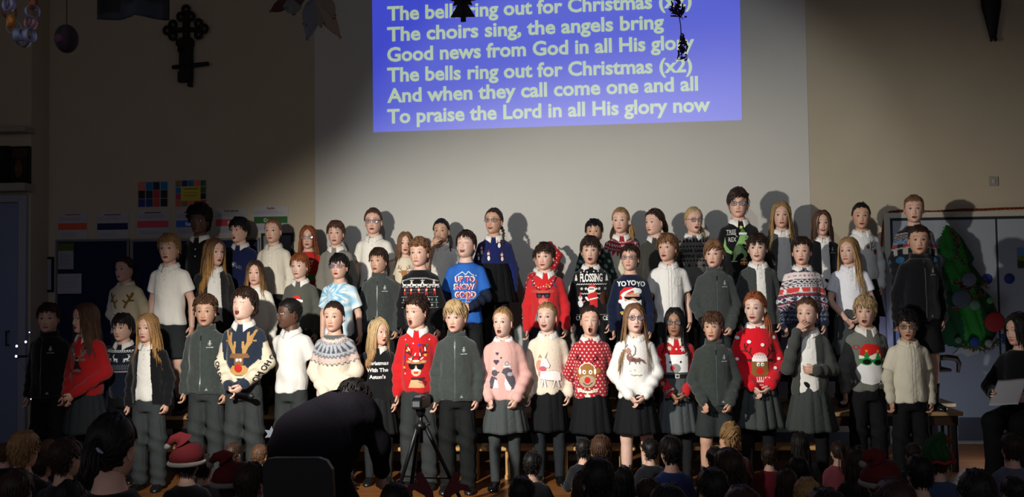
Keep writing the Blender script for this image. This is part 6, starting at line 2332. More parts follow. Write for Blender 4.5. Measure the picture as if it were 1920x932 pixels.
# paper chain, upper left corner
pc = []
for (x, y) in ((14, -40), (16, -14), (17, 8), (18, 22), (20, 40), (26, 52), (34, 66), (44, 76), (55, 66), (58, 42), (60, 22), (62, 6), (66, -14), (70, -40)):
    pc.append((x, y))
r, u = hang('paper_chain', 17, -60, 2.75, 'loop of shiny white and orange paper chain hanging in the top left corner', 'paper chain')
base = at(17, -60, 2.75)
cc = ['#8d92b8', '#7a4a20', '#9aa0c8', '#6a3a3a', '#b87a34', '#9fb0d8', '#7a88a8', '#5a5f80', '#8d92b8', '#b08890', '#8088b0', '#8a4a28', '#9aa0c8', '#8d92b8']
M_FOIL = mat('foil', rough=.3, attr=True, spec=.6, metal=.3)
for i, ((x, y), c) in enumerate(zip(pc, cc)):
    q = at(x, y, 2.75 + (.02 if i % 2 else -.02)) - base
    th = np.arange(20) / 20 * 2 * PI
    w = .010
    V = []
    for rr in (.0215, .0205):
        for s in (-w, w):
            ring = np.stack([rr * np.cos(th), s + 0 * th, rr * np.sin(th)], 1)
            a_ = i * 1.35
            M = np.array([[math.cos(a_), -math.sin(a_), 0], [math.sin(a_), math.cos(a_), 0], [0, 0, 1]])
            V.append(ring @ M.T + q)
    V = np.concatenate(V)
    j = np.arange(20)
    k2 = (j + 1) % 20
    Q = np.concatenate([np.stack([a_ * 20 + j, a_ * 20 + k2, b_ * 20 + k2, b_ * 20 + j], -1) for a_, b_ in ((0, 1), (3, 2), (2, 0), (1, 3))])
    mk('link', V, [Q], M_FOIL, r, np.tile(lin(c), (80, 1)))
# dark balloon-like ball
r, u = hang('paper_ball', 125, 48, 2.75, 'dark purple paper ball hanging below the top left corner', 'decoration')
v, f = sphere((0, 0, -26 * u), (22 * u, 22 * u, 28 * u), 28, 20)
v *= 1
cw = np.where((np.sin(np.arctan2(v[:, 1], v[:, 0]) * 6) > 0)[:, None], np.array(lin('#15171f')), np.array(lin('#2c1a26')))
mk('ball', v, [f], mat('paper_matt', rough=.8, attr=True), r, cw)
v, f = sphere((-4 * u, -19 * u, -30 * u), (10 * u, 5 * u, 9 * u), 14, 10)
mk('patch', v, [f], mat('paper_matt'), r, np.tile(lin('#4a2440'), (len(v), 1)))
# painted banner
r, u = hang('painted_banner', 246, -40, 2.75, 'dark painted paper banner cropped by the top edge left of the cross', 'banner')
n = 30
P, C, Q = [], [], []
for i in range(n + 1):
    for j in range(13):
        t, s = i / n, j / 12
        x = (-68 + 136 * t) * u
        z = (-78 + (6 if t < .6 else -2) * math.sin(t * 9) * .5 + 70 * s) * u
        P.append((x, .03 * math.sin(t * 8), z))
        dark = (t < .28 and s > .15 + .3 * t) or (.45 < t < .62 and s > .4) or (t > .9)
        C.append(lin('#08080a') if dark else lin('#5a3a24') if .3 < t < .36 and s > .5 else lin('#20242c') if s < .45 else lin('#0e0e12'))
for i in range(n):
    for j in range(12):
        Q.append((i * 13 + j, i * 13 + 13 + j, i * 13 + 14 + j, i * 13 + j + 1))
o = mk('sheet', np.array(P), [np.array(Q)], mat('paper_matt'), r, np.array(C))
so = o.modifiers.new('paper_thickness', 'SOLIDIFY')
so.thickness = .002
# foil stars
for (px, py, lab, leaves) in ((545, -6, 'olive and red folded foil star hanging at the top beside the screen', [(-42, -28, 12, '#2a0a0c'), (-30, 12, 16, '#201f14'), (6, -36, 18, '#1c1c11'), (-14, -22, 20, '#201e14'), (26, -10, 14, '#26161a')]),
                              (590, -4, 'grey and gold folded foil star hanging between the olive star and the blue ball', [(-16, -82, 15, '#25252e'), (-22, -52, 15, '#2a2a36'), (12, -58, 15, '#30241a'), (50, -80, 14, '#4a3216'), (40, -38, 20, '#3c2a14'), (30, 10, 16, '#2c261e')])):
    r, u = hang('foil_star', px, py, 2.75, lab, 'decoration', 'foil stars hanging from the ceiling')
    for (dx, dz, w, c) in leaves:
        L = math.hypot(dx, dz)
        d = np.array([dx, 0, dz]) / L
        sd = np.array([-d[2], 0, d[0]])
        ts = np.linspace(0, 1, 12)
        wd = w * np.sin(np.clip(ts * 1.08, 0, 1) * PI * .93 + .1) ** .8
        V = []
        for t, ww in zip(ts, wd):
            ctr = d * L * t + np.array([0, 6 * math.sin(t * 3), 0])
            V += [ctr - sd * ww, ctr + np.array([0, -7 * ww / w, 0]), ctr + sd * ww, ctr + np.array([0, 4 * ww / w, 0])]
        V = np.array(V) * u
        i = np.arange(11)[:, None] * 4
        j = np.arange(4)[None]
        k2 = (j + 1) % 4
        Q = np.stack([i + j, i + k2, i + 4 + k2, i + 4 + j], -1).reshape(-1, 4)
        mk('foil_leaf', V, [Q], M_FOIL, r, np.tile(lin(c), (len(V), 1)), False)
r, u = hang('blue_ball', 645, -60, 2.75, 'dark blue round ball hanging at the top left of the projected slide', 'decoration')
v, f = sphere((0, 0, 44 * u), (44 * u, 44 * u, 43 * u), 32, 22)
mk('ball', v, [f], mat('glossy_ball', '#10142c', rough=.25, spec=.5), r)
# black card tree and purple wire pendant in front of the slide
r, u = hang('card_tree', 867, -30, 2.75, 'black card Christmas tree cut-out hanging in front of the first lyric line', 'decoration')
tp = [(0, 34), (-14, 6), (-6, 6), (-22, -18), (-10, -18), (-19, -42), (-10, -40), (-24, -64), (-4, -64), (-4, -73), (6, -73), (6, -64), (24, -64), (10, -40), (19, -42), (10, -18), (22, -18), (6, 6), (14, 6)]
for s in (0, 1):
    v, f = prism([(x * u, z * u) for x, z in tp], -.001, .001)
    if s:
        v = v[:, [1, 0, 2]] * np.array([1, -1, 1]) * np.array([1, .6, 1])
    mk('card', v, f, mat('black_card', '#0c0d12', rough=.8), r, smooth=False)
v, f = tube([(-38 * u, 0, -22 * u), (-20 * u, 0, -29 * u), (0, 0, -31 * u), (22 * u, 0, -29 * u), (42 * u, 0, -21 * u)], [.004, .010, .012, .010, .004], 6, flat=.35)
mk('hoop', v, f, mat('brown_card', '#3a2018', rough=.8), r)
r, u = hang('wire_pendant', 1272, -20, 2.75, 'purple wire pendant string hanging in front of the end of the lyrics', 'decoration')
wr = random.Random(8)
v, f = tube([(0, 0, 0), (-2 * u, 0, -30 * u), (3 * u, 0, -70 * u), (4 * u, 0, -130 * u)], .0016, 5)
mk('cord', v, f, mat('purple_wire', '#20132e', rough=.4), r)
for nm, cx, z0, z1, w in (('wire_cluster', -4, 8, -52, 17), ('wire_cluster', 5, -86, -132, 12)):
    a = Acc()
    for q in range(46):
        z = wr.uniform(z1, z0)
        ww = w * (.35 + .65 * (z0 - z) / (z0 - z1))
        x, y = cx + wr.uniform(-ww, ww), wr.uniform(-ww, ww)
        x2, z2 = cx + wr.uniform(-ww, ww), z + wr.uniform(-16, 6)
        a.add(*tube(np.array([(x, y, z), ((x + x2) / 2 + 2, y * .5, (z + z2) / 2), (x2, -y, z2)]) * u, [.0022, .003, .0012], 4), wr.choice(['#2a1838', '#3a2450', '#1a1024']))
    a.build(nm, mat('purple_foil', rough=.35, attr=True, metal=.4), r)

# ------------------------------------------------------------------ fairy lights on a stand at the left
pS = at(72, 780, 7.4)
st = empty('light_stand', (pS[0] - .02, 7.46, 0))
tag(st, 'slim black stand behind the blue fairy lights at the far left', 'stand')
v, f = tube([(0, 0, .02), (0, 0, .5), (0, 0, .98)], .016, 10)
mk('post', v, f, M_METALD, st)
v, f = tube([(-.22, 0, .96), (.0, 0, .97), (.12, 0, .965)], .010, 8)
mk('arm', v, f, M_METALD, st)
v, f = lathe([(.001, 0), (.14, 0), (.15, .012), (.06, .024), (.018, .03)], 24)
mk('base', v, [f], M_METALD, st)
fl = empty('fairy_lights', (pS[0] + .06, 7.42, 0))
tag(fl, 'string of small blue white fairy lights hanging at the far left', 'lights')
bp = [(56, 613), (49, 641), (32, 650), (31, 668), (52, 700), (59, 715), (59, 747), (63, 766), (74, 742)]
bp = [(56, 623), (49, 641), (32, 649), (31, 668), (59, 715), (59, 747), (63, 766)]
pts = [at(x, y, 7.4) - np.array([pS[0] + .06, 7.42, 0]) for x, y in bp]
v, f = tube(pts, .0022, 5)
mk('cable', v, f, mat('thread'), fl)
for i, q_ in enumerate(pts):
    v, f = sphere(q_ + np.array([0, -.006, 0]), (.0085, .0085, .0105) if i else .005, 10, 8)
    mk('bulb', v, [f], mat('lit_bulb', '#c8d4ff', emit='#b9c8ff', estr=3.5), fl)
lamp('fairy_light_glow', 'POINT', (pS[0] - .02, 7.3, .95), (0, 0, 0), 1.6, (.35, .45, 1.0), shadow_soft_size=.15)
# ------------------------------------------------------------------ the choir, front row
GREYT, BLK, GREYS = '#303435', '#131416', '#3b403f'
WHITE, CREAM = '#dad8d1', '#d3cab6'
FL = '#3a403e'
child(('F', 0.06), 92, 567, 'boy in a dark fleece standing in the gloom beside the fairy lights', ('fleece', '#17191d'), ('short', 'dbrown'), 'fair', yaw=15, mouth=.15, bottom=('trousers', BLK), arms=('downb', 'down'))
child(('F', -0.12), 163, 566, 'long haired girl in a red jumper with a dark reindeer, second from left in front', ('jumper', '#9c1a1e'), ('long', 'brown', dict(length=.30)), 'fair', yaw=-32, body=-14, mouth=.35, arms=('clasp', 'clasp'), bottom=('skirt', '#23272a'), legs=('tights', '#17181a'), collar=WHITE, decals=(('reindeer_motif', 'red_deer_dark'),))
child(('F', 0.13), 232, 587, 'boy in a navy jumper with two white reindeer across the chest', ('jumper', '#121829'), ('fringe', 'black'), 'fair', yaw=-6, mouth=.08, bottom=('trousers', BLK), collar=WHITE, decals=(('reindeer_band', 'deer_band'),))
child(('F', -0.15), 279, 586, 'long haired girl in a white polo shirt and open black cardigan', ('cardigan', '#131417'), ('long', 'dblond', dict(length=.32, tip='#b0854f')), 'fair', yaw=-5, mouth=.2, bottom=('trousers', '#34393a'))
child(('F', 0.06), 386, 553, 'curly haired boy in a grey zipped fleece with a white emblem, beside lettered sleeves', ('fleece', FL), ('curly', 'brown'), 'tan', yaw=10, mouth=.3, smile=.5, bottom=('trousers', GREYT))
F6 = child(('F', -0.15), 457, 545, 'boy singing with head tipped back in a navy reindeer jumper with cream lettered sleeves', ('jumper', '#232c3c'), ('fringe', 'dbrown'), 'pale', yaw=-12, pitch=13, mouth=.85, closed=True, arms=('clasp', 'clasp'), bottom=('trousers', GREYT), collar=WHITE, pat=pat_cream_sleeves, Hadj=.03,
           decals=(('reindeer_motif', 'big_knit_deer', dict(cell=4.0)), ('pompom', 'pompom_nose', dict(lift=.012)),
                   ('sleeve_lettering', [('t', 'OH OH OH', 0, 0, 34, '#1d2028', .95, .03)], dict(org=(.172, .872), rot=math.radians(62), ymin=-.25, jump=.04)),
                   ('sleeve_lettering', [('t', 'OH OH OH', 0, 0, 34, '#1d2028', .95, .03)], dict(org=(-.172, .872), rot=math.radians(-62), ymin=-.25, jump=.04))))
child(('F', 0.05), 546, 557, 'boy in a white polo shirt looking sideways with his hands behind him', ('polo', '#d6d5d0'), ('buzz', 'black', dict(vol=1.5)), 'black', yaw=-50, body=-8, mouth=.1, arms=('behind', 'behind'), bottom=('trousers', GREYT), iris='#1a100a')
child(('F', -0.12), 627, 563, 'girl in a cream jumper with a grey fir tree yoke, hands clasped', ('jumper', '#d6cdba'), ('pulled', 'dbrown'), 'fair', yaw=-4, mouth=.15, arms=('clasp', 'clasp'), bottom=('trousers', '#343a3a'), pat=pat_yoke_grey, loose=1.08)
child(('F', 0.06), 708, 595, 'fair haired girl with a hairband in a black jumper lettered in white, looking aside', ('jumper', '#17181a'), ('long', 'ltblond', dict(length=.30, tip='#a87f4e', part=-.02)), 'fair', yaw=48, body=8, mouth=.3, bottom=('skirt', '#1c1e20'), legs=('tights', '#26292b'), collar=WHITE, decals=(('slogan', 'slogan_christmas', dict(cell=2.2)),), extra=dict(headband=True))
child(('F', -0.08), 783, 553, 'curly haired boy with open mouth in a red jumper with a sunglasses reindeer and bobbles', ('jumper', '#bb1f24'), ('curly', 'dbrown'), 'fair', yaw=-26, mouth=.95, bottom=('trousers', GREYT), collar=WHITE, decals=(('reindeer_motif', 'cool_deer', dict(cell=2.6)),), arms=('down', 'downb'))
child(('F', -0.22), 855, 564, 'blond side parted boy in a zipped grey fleece with black trousers', ('fleece', FL), ('swept', 'blond', dict(part=1)), 'fair', yaw=-10, mouth=.3, bottom=('trousers', '#17191a'))
child(('F', -0.12), 943, 575, 'girl in a pale pink jumper with two sequin penguins and a grey skirt', ('jumper', '#d7a69d'), ('pulled', 'dblond'), 'pale', yaw=-16, pitch=4, mouth=.7, arms=('front', 'front'), bottom=('skirt', '#414646', dict(hem=.45, flare=.065)), legs=('tights', '#3a3f40', 1), collar='#e8e4e0', loose=1.10, decals=(('penguin', 'penguins'), ('penguin', 'small_penguin'), ('heart', heart(-42, 1064, 13, '#4a4250')), ('heart', heart(-50, 1000, 22, '#4a4250')), ('heart', heart(-12, 1032, 8, '#4a4250'))))
child(('F', 0.06), 1026, 565, 'smiling girl in a fluffy cream jumper with a unicorn and a black skirt', ('fluffy', '#ddd0bb'), ('pony', 'dblond', dict(length=.16)), 'pale', yaw=-16, pitch=3, mouth=.5, smile=1, bottom=('skirt', '#141517', dict(hem=.42, flare=.03, depth=.003)), legs=('tights', '#22262a', 1), collar=WHITE, decals=(('unicorn_motif', 'unicorn', dict(lift=.006)),))
child(('F', -0.05), 1106, 572, 'girl with wide open mouth in a red spotted jumper with a headphone reindeer', ('jumper', '#a9282f'), ('buns', 'dbrown'), 'fair', yaw=0, pitch=5, mouth=1.0, closed=True, arms=('behind', 'behind'), bottom=('skirt', '#141517', dict(hem=.43, flare=.06)), legs=('tights', '#22262a', 1), collar=WHITE, loose=1.06, pat=pat_spots, decals=(('reindeer_motif', 'headphone_deer', dict(lift=.004)),))
child(('F', -0.18), 1189, 567, 'girl with very long hair and glasses in a fluffy white jumper, hands clasped, bare legs', ('fluffy', '#e4e2dc'), ('long', 'lbrown', dict(length=.48, tip='#9a7a55', part=-.01)), 'pale', yaw=6, pitch=7, mouth=.25, specs='#4a3050', arms=('clasp', 'clasp'), bottom=('skirt', '#141517', dict(hem=.44, flare=.055)), legs=('socks', '#26282a'), collar=WHITE, decals=(('sleigh_motif', 'sleigh', dict(lift=.006)),))
child(('F', 0.06), 1265, 575, 'dark haired girl with glasses in a red polar bear jumper under a grey pinafore', ('jumper', '#bb1f24'), ('long', 'black', dict(length=.34)), 'brown', yaw=-12, mouth=.35, smile=.4, specs='#15161a', arms=('clasp', 'clasp'), bottom=('pinafore', '#4a4f50', dict(hem=.42, flare=.06)), legs=('tights', '#1b1d1f'), collar=WHITE, decals=(('snowflakes', 'snow_on_red', dict(ymin=-.25, jump=.05)), ('bear_motif', 'bear', dict(lift=.004))), extra=dict(scrunchie=(-1, '#5a3038', '#b0a0a4')), iris='#1a100a')
child(('F', -0.2), 1337, 583, 'small boy in a zipped grey fleece and dark shorts with bare legs', ('fleece', '#343936'), ('fringe', 'brown'), 'tan', yaw=-20, mouth=.35, smile=.3, arms=('front', 'front'), bottom=('shorts', '#2b302f'), legs=('socks', '#2a2d2f'))
child(('F', 0.01), 1416, 546, 'red haired girl in a bright red jumper with a bobble hat reindeer and grey skirt', ('jumper', '#cc1724'), ('sidetail', 'ginger', dict(length=.22, vol=1.6)), 'pale', yaw=-26, mouth=.3, smile=.6, arms=('clasp', 'clasp'), bottom=('skirt', '#3b403e', dict(hem=.43, flare=.08, depth=.010)), legs=('tights', '#141517'), collar='#ebe9e4', loose=1.10, decals=(*(('bobble', [b_], dict(lift=.008)) for b_ in MO['bobble_dots']), ('reindeer_motif', 'hat_deer', dict(lift=.004))))
child(('F', -0.15), 1514, 556, 'girl in an open grey cardigan holding a hand over her mouth', ('cardigan', '#40433f'), ('pulled', 'brown', dict(vol=1.1)), 'fair', yaw=-30, body=-16, mouth=.1, arms=('mouth', 'across'), bottom=('skirt', '#3a3f3d', dict(hem=.44, flare=.065)), legs=('tights', '#141517'))
child(('F', 0.04), 1622, 553, 'fair haired boy in a grey jumper with a green sunglasses Santa', ('jumper', '#6a6d65'), ('fringe', 'blond'), 'fair', yaw=-22, mouth=.6, bottom=('trousers', '#131416'), collar=WHITE, decals=(('santa_motif', 'santa_beard', dict(lift=.004)),), arms=('downb', 'downb'))
child(('F', -0.15), 1701, 580, 'black haired boy with glasses in a cream shirt over long sleeves, front right end', ('shirt', '#d2cdb9'), ('fringe', 'black'), 'tan', yaw=-18, pitch=-5, mouth=.35, specs='#121317', bottom=('trousers', '#131416'), extra=dict(undersleeves='#c2bda9'))

# ------------------------------------------------------------------ middle row
child('M', 236, 480, 'girl in a cream jumper with gold sequin antlers, far left of middle row', ('jumper', '#bdb196'), ('pulled', 'dbrown'), 'fair', yaw=-15, mouth=.15, arms=('behind', 'behind'), bottom=('trousers', '#1d1f22'), collar='#d9d3c4', loose=1.12, decals=(('antler_motif', 'gold_antlers', dict(m=M_SEQUIN)), ('eyelashes', 'lashes')))
child('M', 318, 437, 'tall fair haired boy in a white polo shirt and dark shorts', ('polo', '#dcd9d0'), ('short', 'dblond'), 'fair', yaw=4, mouth=.25, bottom=('shorts', '#25292a'), legs=('socks', '#2a2d2f'), arms=('downb', 'downb'))
child('M', 400, 445, 'girl with long two tone hair turned sideways in a black cardigan', ('cardigan', '#1e1f1f'), ('long', 'brown', dict(length=.36, tip='#b98a4a')), 'fair', yaw=52, body=25, mouth=.25, bottom=('skirt', '#191b1c'), legs=('tights', '#191a1b'))
child('M', 479, 487, 'girl in a fluffy white jumper with a round sequin pudding', ('fluffy', '#ddd9cc'), ('long', 'dbrown', dict(length=.30, tip='#a67c4c')), 'fair', yaw=8, mouth=.2, bottom=('skirt', '#1a1c1e'), legs=('tights', '#1a1c1e'), collar=WHITE, decals=(('pudding_motif', 'sequin_pudding', dict(lift=.006, m=M_SEQUIN)),))
child('M', 563, 474, 'ginger boy in a grey jumper with a small Santa head', ('jumper', '#55564f'), ('short', 'ginger'), 'pale', yaw=-8, mouth=.2, bottom=('trousers', '#2b2f30'), collar='#e6e3dc', decals=(('santa_motif', 'small_santa', dict(lift=.004)),))
child('M', 636, 475, 'boy with glasses in a pale blue and white patterned T-shirt', ('tee', '#dfe8e6'), ('fringe', 'black'), 'fair', yaw=-6, pitch=6, mouth=.3, specs='#5a4a80', bottom=('trousers', '#2b2f30'), pat=pat_tiedye, arms=('downb', 'downb'))
child('M', 711, 463, 'short dark haired boy in a plain zipped grey fleece between tie-dye and reindeer band jumpers', ('fleece', '#3b403e'), ('short', 'dbrown', dict(vol=.8)), 'tan', yaw=-14, mouth=.35, bottom=('trousers', '#25292a'))
child('M', 787, 446, 'curly haired boy in a black jumper banded with white reindeer', ('jumper', '#141416'), ('curly', 'lbrown'), 'fair', yaw=-10, mouth=.15, bottom=('trousers', '#191b1c'), decals=(('knitted_bands', 'hoho_bands', dict(cell=2.6)),), loose=1.05)
child('M', 873, 435, 'boy singing with eyes closed in a bright blue lettered T-shirt over navy sleeves', ('tee', '#2b62b4'), ('short', 'dbrown', dict(vol=.8)), 'pale', yaw=-12, pitch=14, mouth=.55, smile=.5, closed=True, arms=('behind', 'low'), bottom=('trousers', '#191b1c'), decals=(('slogan', 'snow_slogan', dict(cell=2.4)),), extra=dict(undersleeves='#1d2434'), Hadj=.02)
child('M', 1022, 454, 'boy in a red jumper with a sunglasses reindeer hung with lights, no curls', ('jumper', '#c0262a'), ('fringe', 'dbrown'), 'fair', yaw=-14, mouth=.25, smile=.3, bottom=('trousers', '#1f2224'), collar=WHITE, decals=(('reindeer_motif', 'shade_deer', dict(cell=2.6)),))
child('M', 1107, 442, 'boy in a black jumper lettered FLOSSING with a dancing Santa', ('jumper', '#141417'), ('fringe', 'dbrown'), 'fair', yaw=-4, mouth=.6, bottom=('trousers', '#1f2224'), collar='#dedbd6', decals=(('slogan', 'flossing', dict(cell=2.6)),), loose=1.06)
child('M', 1181, 457, 'boy with glasses in a navy jumper lettered YO YO YO above a Santa face', ('jumper', '#141c33'), ('short', 'dbrown'), 'fair', yaw=-14, pitch=4, mouth=.15, specs='#5a2a34', bottom=('trousers', '#2b2f31'), decals=(('slogan', 'yo_slogan', dict(cell=2.6)), ('santa_motif', 'cool_santa', dict(cell=2.6)), ('gold_chain', 'gold_chain', dict(lift=.005))))
child('M', 1252, 437, 'boy in a plain white short sleeved shirt looking up to the left', ('shirt', '#dddbd5'), ('fringe', 'lbrown'), 'fair', yaw=-28, pitch=3, mouth=.3, smile=.3, bottom=('trousers', '#1d2022'), decals=(('pocket', 'pocket'),), arms=('downb', 'downb'))
child('M', 1339, 450, 'sandy haired boy in a zipped grey fleece with emblem in the middle row', ('fleece', '#3b403e'), ('swept', 'lbrown', dict(part=-1, vol=.8)), 'fair', yaw=-20, pitch=3, mouth=.3, bottom=('trousers', '#2b2f31'), arms=('front', 'front'))
child('M', 1420, 437, 'dark haired boy in an open grey fleece over a white polo shirt', ('open_fleece', '#3b403e'), ('fringe', 'dbrown'), 'pale', yaw=-16, mouth=.25, smile=.5, bottom=('trousers', '#2b2f31'))
child('M', 1503, 443, 'boy in a navy red and white patterned jumper with snowmen', ('jumper', '#1d2334'), ('short', 'dbrown'), 'fair', yaw=-18, mouth=.3, bottom=('trousers', '#2b2f31'), collar='#e0ddd8', pat=pat_fairisle, loose=1.05)
child('M', 1592, 443, 'girl with long fair hair in a white polo shirt and grey skirt, looking left', ('polo', '#dcdce0'), ('long', 'dblond', dict(length=.42, tip='#b99a6a', part=.0)), 'fair', yaw=-36, body=-10, mouth=.15, arms=('clasp', 'clasp'), bottom=('skirt', '#3a3d3e', dict(waist=.83)), legs=('tights', '#26282a'))
child('M', 1722, 420, 'tall dark haired boy in a black fleece with emblem beside the green fabric tree', ('fleece', '#121317'), ('buzz', 'dbrown', dict(vol=1.8)), 'tan', yaw=-16, mouth=.25, bottom=('shorts', '#131416'), legs=('socks', '#1b1c1e'), arms=('downb', 'downb'))

# ------------------------------------------------------------------ back row
child('B', 375, 388, 'boy in a black cardigan and white collar at the dark end of the back row', ('jumper', '#0e0e10'), ('afro', 'black'), 'black', yaw=0, mouth=.05, bottom=('trousers', BLK), collar='#c9c6c0', decals=(('button', [('e', 0, 1060, 5, 5, '#c9c6c0'), ('e', 0, 1000, 5, 5, '#c9c6c0')]),), iris='#1a100a')
child('B', 451, 407, 'boy in a navy sweater with a white collar in front of the red banded poster', ('jumper', '#161d40'), ('fringe', 'black'), 'fair', yaw=-20, mouth=.5, bottom=('trousers', BLK), collar='#cfccc6', decals=(('silver_motif', 'silver_print', dict(m=M_SEQUIN)),))
child('B', 513, 408, 'girl with scraped back hair in a buttoned cream blouse', ('blouse', '#d0c9b8'), ('pulled', 'lbrown', dict(vol=.8)), 'fair', yaw=-2, mouth=.2, bottom=('skirt', '#1a1c1e'), legs=('tights', '#1a1c1e'))
child('B', 578, 422, 'long red haired girl with glasses in a red lettered jumper in the back row', ('jumper', '#b52220'), ('long', 'ginger', dict(length=.30)), 'fair', yaw=8, mouth=.35, specs='#1b1618', bottom=('trousers', '#1a1c1e'), decals=(('slogan', 'merry'),))
child('B', 630, 413, 'brown haired boy in a light grey sweater with a white collar', ('jumper', '#77746a'), ('short', 'brown'), 'fair', yaw=3, mouth=.35, bottom=('trousers', '#25292a'), collar='#dedbd4')
child('B', 700, 389, 'girl with scraped back hair and glasses in a white polo shirt and black skirt', ('polo', '#d8d3c7'), ('pulled', 'brown'), 'fair', yaw=3, mouth=.3, specs='#1b1618', bottom=('skirt', '#131416', dict(waist=.80)), legs=('tights', '#17181a'), arms=('downb', 'downb'))
child('B', 760, 434, 'small long haired girl in a cream jumper with a brown reindeer', ('jumper', '#cfc3ab'), ('long', 'lbrown', dict(length=.24)), 'fair', yaw=10, mouth=.3, smile=.8, bottom=('skirt', '#1a1c1e'), legs=('tights', '#1a1c1e'), decals=(('reindeer_motif', 'brown_deer'),))
child('B', 828, 409, 'girl with two dark plaits holding a hand to her mouth', ('polo', '#dbd7cc'), ('plaits', 'black', dict(length=.12)), 'olive', yaw=-5, mouth=.25, arms=('mouth', 'downb'), bottom=('skirt', '#131416', dict(waist=.82)), legs=('tights', '#17181a'))
child('B', 926, 389, 'girl with glasses in a navy penguin jumper and high black skirt', ('jumper', '#182152'), ('plait', 'dbrown', dict(length=.14)), 'tan', yaw=-16, pitch=6, mouth=.4, smile=.5, specs='#6a4a3a', bottom=('skirt', '#101113', dict(waist=.95, hem=.60, flare=.07)), legs=('tights', '#131416'), collar='#dedbd4', hem=.92, decals=[('penguin', q_) for q_ in PENGUINS], arms=('behind', 'downb'))
child('B', 1012, 468, 'child in a red snowflake jumper with one arm bent over the head, mostly hidden', ('jumper', '#a61c20'), ('short', 'dbrown'), 'fair', yaw=0, mouth=.1, bottom=('trousers', '#1a1c1e'), collar='#dedbd4', pat=pat_snow_red, arms=('downb', 'raise'), Hadj=0.02)
child('B', 1114, 410, 'dark haired boy in a green patterned jumper behind the FLOSSING boy', ('jumper', '#1e2c28'), ('short', 'black'), 'olive', yaw=-8, mouth=.1, bottom=('trousers', '#1a1c1e'), collar='#d9d6cf', pat=pat_green)
child('B', 1164, 388, 'fair haired girl with pigtails in a cream jumper with a red yoke', ('jumper', '#d2c7b2'), ('pigtails', 'dblond', dict(length=.14)), 'fair', yaw=-14, mouth=.2, bottom=('skirt', '#1a1c1e'), legs=('tights', '#1a1c1e'), collar='#e0ddd6', pat=pat_yoke_red)
child('B', 1229, 391, 'brown haired girl in a plain dark grey jumper turned to the left', ('jumper', '#3a3934'), ('pony', 'dbrown', dict(length=.14, vol=1.5)), 'fair', yaw=-44, body=-15, mouth=.2, bottom=('skirt', '#1a1c1e'), legs=('tights', '#1a1c1e'), collar='#d9d6cf', dy=-.02)
child('B', 1299, 387, 'girl with glasses in a grey jumper lettered DEAR SANTA DEFINE GOOD', ('jumper', '#66635d'), ('sidetail', 'blond', dict(length=.16)), 'fair', yaw=12, mouth=.3, smile=.5, specs='#17181c', bottom=('trousers', '#1a1c1e'), collar='#e0ddd6', decals=(('slogan', 'santa_rows', dict(cell=2.6)),), extra=dict(neckband='#16161a'))
child('B', 1384, 353, 'tallest boy with glasses in a black jumper with a green dinosaur', ('jumper', '#121214'), ('swept', 'dbrown', dict(part=-1, vol=.8)), 'fair', yaw=-12, mouth=.15, specs='#17181c', bottom=('trousers', '#1a1c1e'), collar='#dedbd4', decals=(('dinosaur_motif', 'tree_rex', dict(cell=2.6)),))
child('B', 1464, 377, 'girl with long wavy fair hair in a grey cardigan over white', ('cardigan', '#44443f'), ('long', 'dblond', dict(length=.42, tip='#b8935c', part=-.01)), 'fair', yaw=-10, mouth=.2, bottom=('skirt', '#1a1c1e'), legs=('tights', '#1a1c1e'))
child('B', 1540, 393, 'smiling brown haired girl in an open black fleece with an emblem', ('open_fleece', '#101116'), ('long', 'brown', dict(length=.24)), 'fair', yaw=-8, mouth=.2, smile=1, bottom=('skirt', '#1a1c1e'), legs=('tights', '#1a1c1e'), decals=(('emblem', 'emblem'),))
child('B', 1614, 379, 'girl with a dark bun in a white cardigan with a twig antlered reindeer', ('jumper', '#d0cfca'), ('bun', 'black'), 'tan', yaw=-14, mouth=.25, smile=.4, bottom=('skirt', '#131416'), legs=('tights', '#17181a'), collar='#e0ddd6', decals=(('reindeer_motif', 'twig_deer'),), hem=.74)
child('B', 1713, 364, 'short haired boy in a dark banded jumper at the right end of the back row', ('jumper', '#16161b'), ('buzz', 'lbrown', dict(vol=1.6)), 'fair', yaw=-18, mouth=.4, bottom=('trousers', '#1a1c1e'), pat=pat_bands_dark)

# microphone in the clasped hands of the boy with lettered sleeves
root6, AR6, _, _ = F6
w6 = world_of(root6, (.055, -.185, .688))
mi = empty('microphone', w6)
tag(mi, 'black handheld microphone in the hands of the boy with cream lettered sleeves', 'microphone')
mi.rotation_euler = (0, math.radians(97), math.radians(-14))
v, f = lathe([(.001, -.10), (.011, -.10), (.0125, -.08), (.0145, .03), (.018, .05), (.019, .055)], 20)
mk('handle', v, [f], M_METALD, mi)
v, f = sphere((0, 0, .072), (.023, .023, .026), 18, 12)
mk('grille', v, [f], mat('grille', '#3a3c40', rough=.35, metal=.8, bump=.6, bscale=300), mi)

# ------------------------------------------------------------------ seated audience, seen from behind
SEAT = .62     # how far a seated child sits below the standing template
_aud = {}


